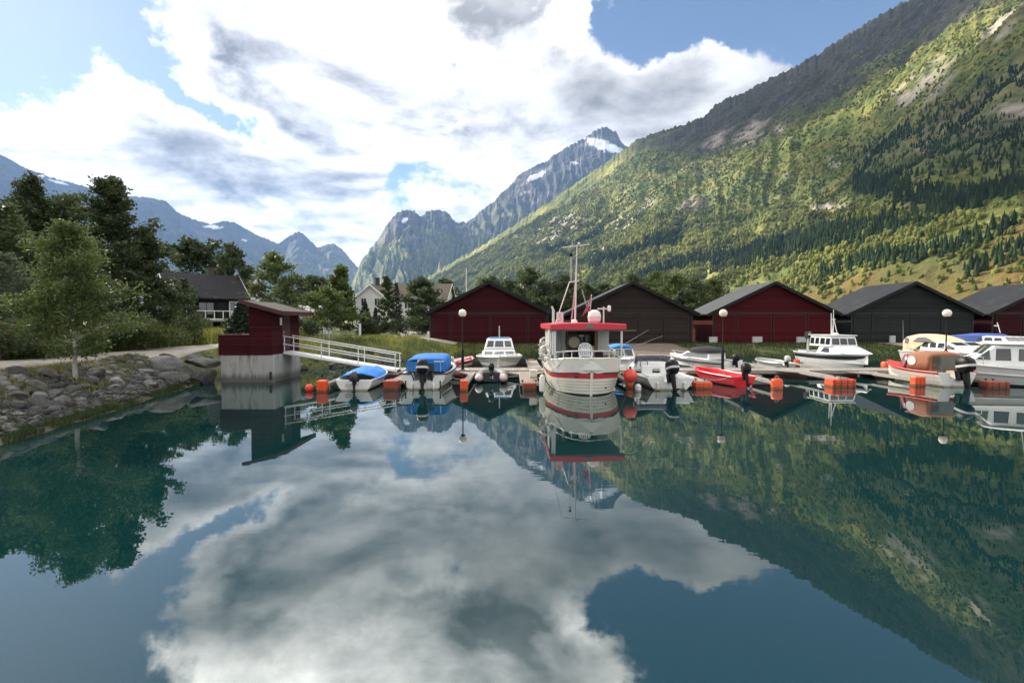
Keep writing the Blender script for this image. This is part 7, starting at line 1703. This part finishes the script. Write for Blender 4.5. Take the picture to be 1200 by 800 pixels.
# ---- 11: white boat with winch and masts, bow to us
def winch_boat():
    L = 6.0; h = Hull(L, 2.25, 0.86, 1.02, 0.35, 0.86, full=2.4, kmid=0.30, kbow=0.62, rake=0.7); t = boat('fishing_boat', 'white fishing boat with black stripe, net winch and thin mast behind the dock', 'fishing boat', 19.45, 27.9, L, 268)
    h.shell('hull', t, [(0.30, 1), (0.50, 0), (0.515, 1), (0.74, 0), (0.75, 2), (0.92, 2), (0.93, 0), (1, 0)], [gel, gel_g, navy_st], 0.45, 0.12, n=22); h.transom('transom', t, gel); h.deck('foredeck', t, gel, 0.42, 1.0, 0.10); h.rail('rub_rail', t, gel, 0.035)
    c1 = Cab([(-0.6, 0.88), (2.35, 0.98), (1.25, 1.36), (-0.6, 1.36)], 0.86, 0.66); c1.build('trunk', t, gel, 0.10); c1.side_win(t, [(-0.1, 1.0), (0.75, 1.0), (0.55, 1.24), (0.05, 1.24)], frame=black_pl)
    c2 = Cab([(-1.45, 1.30), (0.85, 1.34), (0.72, 1.86), (0.60, 1.97), (-1.45, 1.97)], 0.80, 0.72); c2.build('wheelhouse', t, gel, 0.04)
    for x0, x1 in ((-1.36, -0.92), (-0.82, -0.40), (-0.28, 0.22), (0.30, 0.74)): c2.side_win(t, [(x0, 1.45), (x1, 1.45), (x1-0.04, 1.82), (x0, 1.82)])
    c2.front_win(t, (0.85, 1.34), (0.72, 1.86), [(-0.95, -0.35), (-0.28, 0.28), (0.35, 0.95)], 0.2, 0.92)
    b = MB(); b.box((-0.42, 0, 1.99), (2.35, 1.62, 0.045)); b.build('roof', gel, t, bevel=0.015)
    tube_obj('mast', [(-0.3, 0, 2.0), (-0.3, 0, 3.55)], [0.035, 0.018], mat('mast_white', (0.60, 0.60, 0.58), 0.4, 0.1), t)
    b = MB(); b.tube((-0.9, 0.3, 2.0), (-0.32, 0.02, 3.0), 0.02); b.tube((0.5, -0.2, 2.0), (-0.28, 0, 3.0), 0.022); b.tube((-0.3, -0.12, 2.95), (-0.3, 0.12, 2.95), 0.03); b.build('mast_stay', gel_g, t, smooth=True)
    tube_obj('whip_antenna', [(-1.35, 0.5, 2.0), (-1.5, 0.55, 3.35)], [0.030, 0.016], gel, t, 6)
    b = MB(); b.lathe([(0.10, 0), (0.14, 0.03), (0.14, 0.10), (0.06, 0.13)], (0.0, 0, 2.01), 14); b.build('radar_dome', gel, t, smooth=True)
    b = MB(); b.path([(-2.05, -0.55, 0.8), (-2.05, -0.55, 1.75)], 0.07, 10); b.build('winch_post', gel_g, t, smooth=True)
    b = MB(); b.lathe([(0.05, -0.13), (0.24, -0.12), (0.22, -0.06), (0.13, 0), (0.22, 0.06), (0.24, 0.12), (0.05, 0.13)], (-2.05, -0.55, 1.95), 20, axis='y'); b.build('net_winch', mat('dark_iron', (0.03, 0.03, 0.03), 0.5, 0.5), t, smooth=True, angle=30)
    h.pulpit('side_rail', t, chrome, 0.02, 0.30, 0.16, 0.014, 3); b = MB(); b.tube((1.05, -0.75, 1.45), (0.78, -0.72, 1.45), 0.02); b.build('grab_rail', chrome, t)
    b = MB(); b.prism([(-2.6, -0.9, 0.9), (-1.6, -0.9, 0.9), (-1.6, -0.9, 0.96), (-2.6, -0.9, 0.96)], (0, 1.8, 0)); b.build('hatch', gel, t, bevel=0.01)
winch_boat()

# ---- 12: cream canopy cruiser
def cream_boat():
    L = 5.7; h = Hull(L, 2.3, 0.92, 1.06, 0.35, 0.88, full=2.3, kmid=0.30, rake=0.7); t = boat('cabin_cruiser', 'white cabin cruiser with a cream canvas canopy in front of the grey-green boathouse', 'boat', 26.1, 27.7, L, 268)
    h.shell('hull', t, [(0.3, 1), (0.62, 0), (0.66, 1), (0.9, 0), (0.93, 1), (1, 0)], [gel2, gel_g], 0.4, 0.12); h.transom('transom', t, gel2); h.deck('foredeck', t, gel2, 0.5, 1.0, 0.1); h.rail('rub_rail', t, gel2, 0.035)
    c = Cab([(-1.2, 0.95), (2.3, 1.04), (1.4, 1.42), (0.75, 1.62), (-1.2, 1.62)], 0.98, 0.80); c.build('cabin', t, gel2, 0.07)
    for x0, x1 in ((-1.05, -0.55), (-0.45, 0.05), (0.15, 0.68)): c.side_win(t, [(x0, 1.25), (x1, 1.25), (x1-0.08, 1.54), (x0+0.02, 1.54)])
    c.side_win(t, [(0.8, 1.22), (1.5, 1.2), (1.25, 1.36), (0.85, 1.46)]); c.front_win(t, (1.4, 1.42), (0.75, 1.62), [(-0.95, -0.05), (0.05, 0.95)], 0.1, 0.9)
    rings = []
    for (x, hw, zt) in ((-2.62, 0.92, 1.74), (-2.48, 0.95, 1.90), (-1.8, 0.95, 2.04), (-0.8, 0.90, 1.98), (0.0, 0.84, 1.78), (0.35, 0.80, 1.60)):
        rings.append([Vector((x, -hw, 0.95 if x < -1.1 else 1.55))]+[Vector((x, -hw*math.copysign(abs(math.cos(a))**0.42, math.cos(a)), max(1.56, 1.35+(zt-1.35)*math.sin(a)**0.5))) for a in np.linspace(0, PI, 13)]+[Vector((x, hw, 0.95 if x < -1.1 else 1.55))])
    b = MB(); b.loft(rings, 0, False, True, True); b.build('canopy', canv_c, t, smooth=True, angle=55)
    for sd_ in (1, -1):
        b = MB(); b.prism([(x, sd_*0.962, z) for x, z in ((-1.7, 1.56), (-0.2, 1.60), (-0.25, 1.72), (-0.7, 1.86), (-1.3, 1.84))], (0, sd_*0.012, 0)); b.build('canopy_window', vinyl, t)
        b = MB(); b.prism([(x, sd_*0.965, z) for x, z in ((-2.4, 1.45), (-2.1, 1.42), (-2.08, 1.78), (-2.36, 1.80))], (0, sd_*0.012, 0)); b.build('canopy_panel', vinyl, t)
    h.pulpit('pulpit', t, chrome, 0.62, 0.985, 0.34, 0.016, 5)
    tube_obj('aft_pole', [(-2.6, -0.9, 1.0), (-2.7, -0.9, 2.9)], [0.02, 0.008], mat('rod_grey', (0.26, 0.25, 0.24), 0.5), t, 6)
cream_boat()

# ---- 13: blue canopy cruiser
def blue_cruiser():
    L = 6.4; h = Hull(L, 2.3, 0.92, 1.08, 0.35, 0.88, rake=0.7); t = boat('cabin_cruiser', 'cabin cruiser with a slate blue canopy behind the white pilothouse boat', 'boat', 30.3, 28.6, L, 267)
    h.shell('hull', t, [(0.3, 1), (0.7, 0), (0.74, 1), (1, 0)], [gel, gel_g], 0.4, 0.12); h.transom('transom', t, gel); h.deck('foredeck', t, gel, 0.5, 1.0, 0.1); h.rail('rub_rail', t, teak, 0.03)
    c = Cab([(-1.4, 0.95), (2.1, 1.06), (1.5, 1.45), (0.9, 1.90), (-1.4, 1.92)], 0.95, 0.76); c.build('cabin', t, gel, 0.06)
    for x0, x1 in ((-1.1, -0.4), (-0.3, 0.3), (0.4, 0.95)): c.side_win(t, [(x0, 1.52), (x1+0.05, 1.52), (x1-0.12, 1.82), (x0, 1.82)], frame=teak)
    c.side_win(t, [(0.4, 1.12), (1.5, 1.12), (1.35, 1.35), (0.4, 1.35)]); c.front_win(t, (1.5, 1.45), (0.9, 1.90), [(-0.95, -0.05), (0.05, 0.95)], 0.1, 0.9, frame=teak)
    rings = []
    for (x, hw, zt) in ((-2.9, 0.80, 1.70), (-2.75, 0.90, 1.92), (-1.6, 0.90, 2.06), (-0.5, 0.80, 2.04), (-0.2, 0.66, 1.95)):
        rings.append([Vector((x, -hw, 1.0 if x < -1.2 else 1.90))]+[Vector((x, -hw*math.copysign(abs(math.cos(a))**0.42, math.cos(a)), max(1.91, 1.6+(zt-1.6)*math.sin(a)**0.5))) for a in np.linspace(0, PI, 13)]+[Vector((x, hw, 1.0 if x < -1.2 else 1.90))])
    b = MB(); b.loft(rings, 0, False, True, True); b.build('canopy', canv_bl2, t, smooth=True, angle=55)
    tube_obj('antenna', [(-0.5, 0.3, 2.1), (-0.75, 0.3, 2.75)], 0.02, gel, t, 6); b = MB(); b.box((-0.8, 0.3, 2.55), (0.3, 0.05, 0.04)); b.build('antenna_bar', gel, t); h.pulpit('pulpit', t, chrome, 0.62, 0.985, 0.36, 0.016, 5)
blue_cruiser()

# ---- 14: brown canopy boat
def brown_boat():
    L = 3.9; h = Hull(L, 1.86, 0.62, 0.84, 0.25, 0.90, full=2.2, kmid=0.34, dip=0.03); t = boat('motorboat', 'white motorboat with a brown canvas canopy, red gunwale and black motor', 'boat', 19.1, 21.9, L, 91)
    rg = mat('red_gunwale', (0.55, 0.045, 0.035), 0.4, var=0.1); h.shell('hull', t, [(0.3, 1), (0.5, 0), (0.53, 1), (0.7, 0), (0.73, 1), (0.90, 0), (1, 2)], [gel2, gel_g, rg], 0.15, 0.16, gun_m=2); h.transom('transom', t, gel, 0.08, notch=(0.34, 0.36)); h.rail('rub_rail', t, rg, 0.032); h.deck('foredeck', t, rg, 0.52, 1.0, 0.06)
    rings = []
    for (x, hw, zt) in ((-1.38, 0.74, 1.34), (-1.26, 0.78, 1.42), (-0.8, 0.80, 1.50), (-0.3, 0.77, 1.46), (-0.08, 0.73, 1.32)):
        rings.append([Vector((x, -hw, 0.66))]+[Vector((x, -hw*math.copysign(abs(math.cos(a))**0.4, math.cos(a)), 1.0+(zt-1.0)*math.sin(a)**0.5)) for a in np.linspace(0, PI, 13)]+[Vector((x, hw, 0.66))])
    b = MB(); b.loft(rings, 0, False, False, False); o = b.build('canopy', canv_br, t, smooth=True, angle=55); so = o.modifiers.new('thickness', 'SOLIDIFY'); so.thickness = 0.02
    b = MB(); b.prism([Vector((-1.39, p.y*0.985, p.z)) for p in rings[0]], (0.012, 0, 0)); b.build('canopy_back', canv_br, t)
    b = MB(); b.box((-1.40, 0, 1.0), (0.012, 1.22, 0.55)); b.build('canopy_back_window', mat('smoky_vinyl', (0.11, 0.10, 0.09), 0.15, var=0.3, spec=0.6), t)
    for sd_ in (1, -1):
        b = MB(); b.prism([Vector((-0.48+0.25*math.cos(a), sd_*0.808, 1.04+0.21*math.sin(a))) for a in np.linspace(0, 2*PI, 22)[:-1]], (0, sd_*0.012, 0)); b.build('canopy_window', mat('milky_vinyl', (0.55, 0.56, 0.58), 0.25, var=0.25, scale=6), t)
    b = MB(); P = [(0.02, -0.78, 0.70), (0.62, -0.46, 0.76), (0.70, 0, 0.77), (0.62, 0.46, 0.76), (0.02, 0.78, 0.70)]; T = [Vector(p)+Vector((-0.26, 0, 0.50)) for p in P]; b.loft([[Vector(p) for p in P], T], 0, False, False, False); o = b.build('windscreen', vinyl, t, smooth=True); so = o.modifiers.new('thickness', 'SOLIDIFY'); so.thickness = 0.01
    f = MB(); f.path(T, 0.022, 7)
    for k in (0, 1, 3, 4): f.path([P[k], T[k]], 0.02, 6)
    f.build('frame', rg, o, smooth=True)
    mooring(t, (-L/2+0.2, 0.8, 0.64), (17.82, 22.9, 0.38)); mooring(t, (-L/2+0.2, -0.8, 0.64), (20.2, 22.3, 0.38))
    outboard(t, -L/2-0.02, 0.46, 1.40, 0.22, 0.1, -0.05, band=mat('silver_band', (0.5, 0.5, 0.5), 0.4))
brown_boat()

# ---- 15: white pilothouse cruiser at the right
def pilothouse():
    L = 7.2; h = Hull(L, 2.55, 0.78, 1.28, 0.35, 0.90, full=2.3, kmid=0.30, kbow=0.75, rake=0.8); t = boat('cabin_cruiser', 'big white pilothouse boat nearest the right edge of the photo', 'boat', 24.9, 21.2, L, 150); t.scale = (0.92, 0.92, 0.92)
    h.shell('hull', t, [(0.28, 1), (0.36, 2), (0.62, 0), (0.66, 1), (0.70, 0), (1, 0)], [gel, gel_g, boot], 0.45, 0.16, n=22); h.transom('transom', t, gel); h.deck('foredeck', t, gel, 0.5, 1.0, 0.14); h.rail('rub_rail', t, gel, 0.04); h.rail('spray_rail', t, gel, 0.03, 0.72, 0.0, 0.9, 0.02)
    c = Cab([(-1.35, 0.80), (1.6, 0.95), (0.75, 1.45), (0.30, 1.94), (-1.35, 1.96)], 1.0, 0.86); c.build('pilothouse', t, gel, 0.10)
    for x0, x1 in ((-1.12, -0.58), (-0.30, 0.22)): c.side_win(t, [(x0, 1.22), (x1, 1.22), (x1-0.02, 1.76), (x0+0.02, 1.76)], frame=black_pl)
    c.side_win(t, [(0.42, 1.22), (0.95, 1.24), (0.72, 1.48), (0.46, 1.72)], frame=gel_g); c.front_win(t, (0.75, 1.45), (0.30, 1.94), [(-0.95, -0.05), (0.05, 0.95)], 0.08, 0.9, glass, gel_g)
    b = MB(); b.loft([rounded(-0.62, 0, 1.15, 0.98, 1.95, 28), rounded(-0.62, 0, 1.22, 1.02, 2.0, 28), rounded(-0.62, 0, 1.10, 0.90, 2.09, 28)]); b.build('roof', gel, t, smooth=True, angle=40)
    tube_obj('whip_antenna', [(-0.9, 0.4, 2.05), (-1.05, 0.42, 3.4)], [0.02, 0.008], gel_g, t, 6); b = MB(); b.ball((-1.05, 0.42, 3.42), 0.035, 8, 6); b.build('antenna_tip', gel_g, t, smooth=True)
    h.pulpit('pulpit', t, chrome, 0.60, 0.985, 0.40, 0.017, 6); h.pulpit('cockpit_rail', t, chrome, 0.03, 0.26, 0.25, 0.017, 3)
    b = MB(); b.lathe([(0.02, -0.16), (0.065, -0.13), (0.065, 0.13), (0.02, 0.16)], (-1.7, 1.22, 0.8), 12); b.build('side_fender', navy_st, t, smooth=True)
    b = MB(); b.box((-2.7, 0.0, 0.62), (0.5, 1.7, 0.34)); b.build('stern_seat', gel, t, bevel=0.04); b = MB(); b.box((-3.8, 0, 0.12), (0.5, 1.8, 0.05)); b.build('bathing_platform', gel_g, t, bevel=0.015)
    # ---- 16: another cruiser behind it at the edge
    L = 6.0; h = Hull(L, 2.3, 0.90, 1.05, 0.3, 0.88, rake=0.6); t = boat('cabin_cruiser', 'white cruiser with a slanted windscreen cut off by the right edge of the photo', 'boat', 27.2, 25.2 if False else 27.9, L, 268); t.location.x = 31.6
    h.shell('hull', t, [(0.3, 1), (0.7, 0), (0.74, 1), (1, 0)], [gel, gel_g], 0.4, 0.12); h.transom('transom', t, gel); h.deck('foredeck', t, gel, 0.45, 1.0, 0.1); h.rail('rub_rail', t, gel_g, 0.03)
    c = Cab([(-1.4, 0.92), (2.0, 1.02), (1.2, 1.35), (0.6, 1.75), (-1.4, 1.75)], 0.95, 0.8); c.build('cabin', t, gel, 0.06)
    for x0, x1 in ((-1.2, -0.5), (-0.4, 0.2)): c.side_win(t, [(x0, 1.35), (x1, 1.35), (x1-0.05, 1.66), (x0, 1.66)])
    c.side_win(t, [(0.5, 1.08), (1.5, 1.1), (1.1, 1.28), (0.5, 1.28)]); c.front_win(t, (1.2, 1.35), (0.6, 1.75), [(-0.95, -0.05), (0.05, 0.95)], 0.1, 0.9); h.pulpit('pulpit', t, chrome, 0.6, 0.985, 0.34, 0.016, 5)
pilothouse()
# orange mooring buoy by the first boom
def buoy():
    p = at_y(362.5, 457, 20.6); t = thing('mooring_buoy', 'small round orange buoy floating left of the first square float', 'buoy', (p.x, 20.6, 0)); b = MB(); b.ball((0, 0, 0.13), 0.17, 20, 14); b.build('ball', mat('orange_red_vinyl', (0.74, 0.065, 0.035), 0.35), t, smooth=True); b = MB(); b.tube((0, 0, 0.28), (0, 0, 0.36), 0.035, 0.025); b.build('eye', navy_st, t)
    # white mooring boom to the shore
    p0 = at_z(368, 452, 0.22); t = thing('mooring_boom', 'thin white boom floating between the concrete footing and the tarped boat', 'boom', (-8.0, 21.2, 0)); b = MB(); b.path([(0, 0, 0.18), (0.55, 1.6, 0.22), (1.15, 3.9, 0.26)], 0.045, 8); b.build('pole', galv, t, smooth=True); b = MB(); b.box((0, 0, 0.16), (0.16, 0.16, 0.12)); b.build('end_fitting', steel_d, t)
buoy()
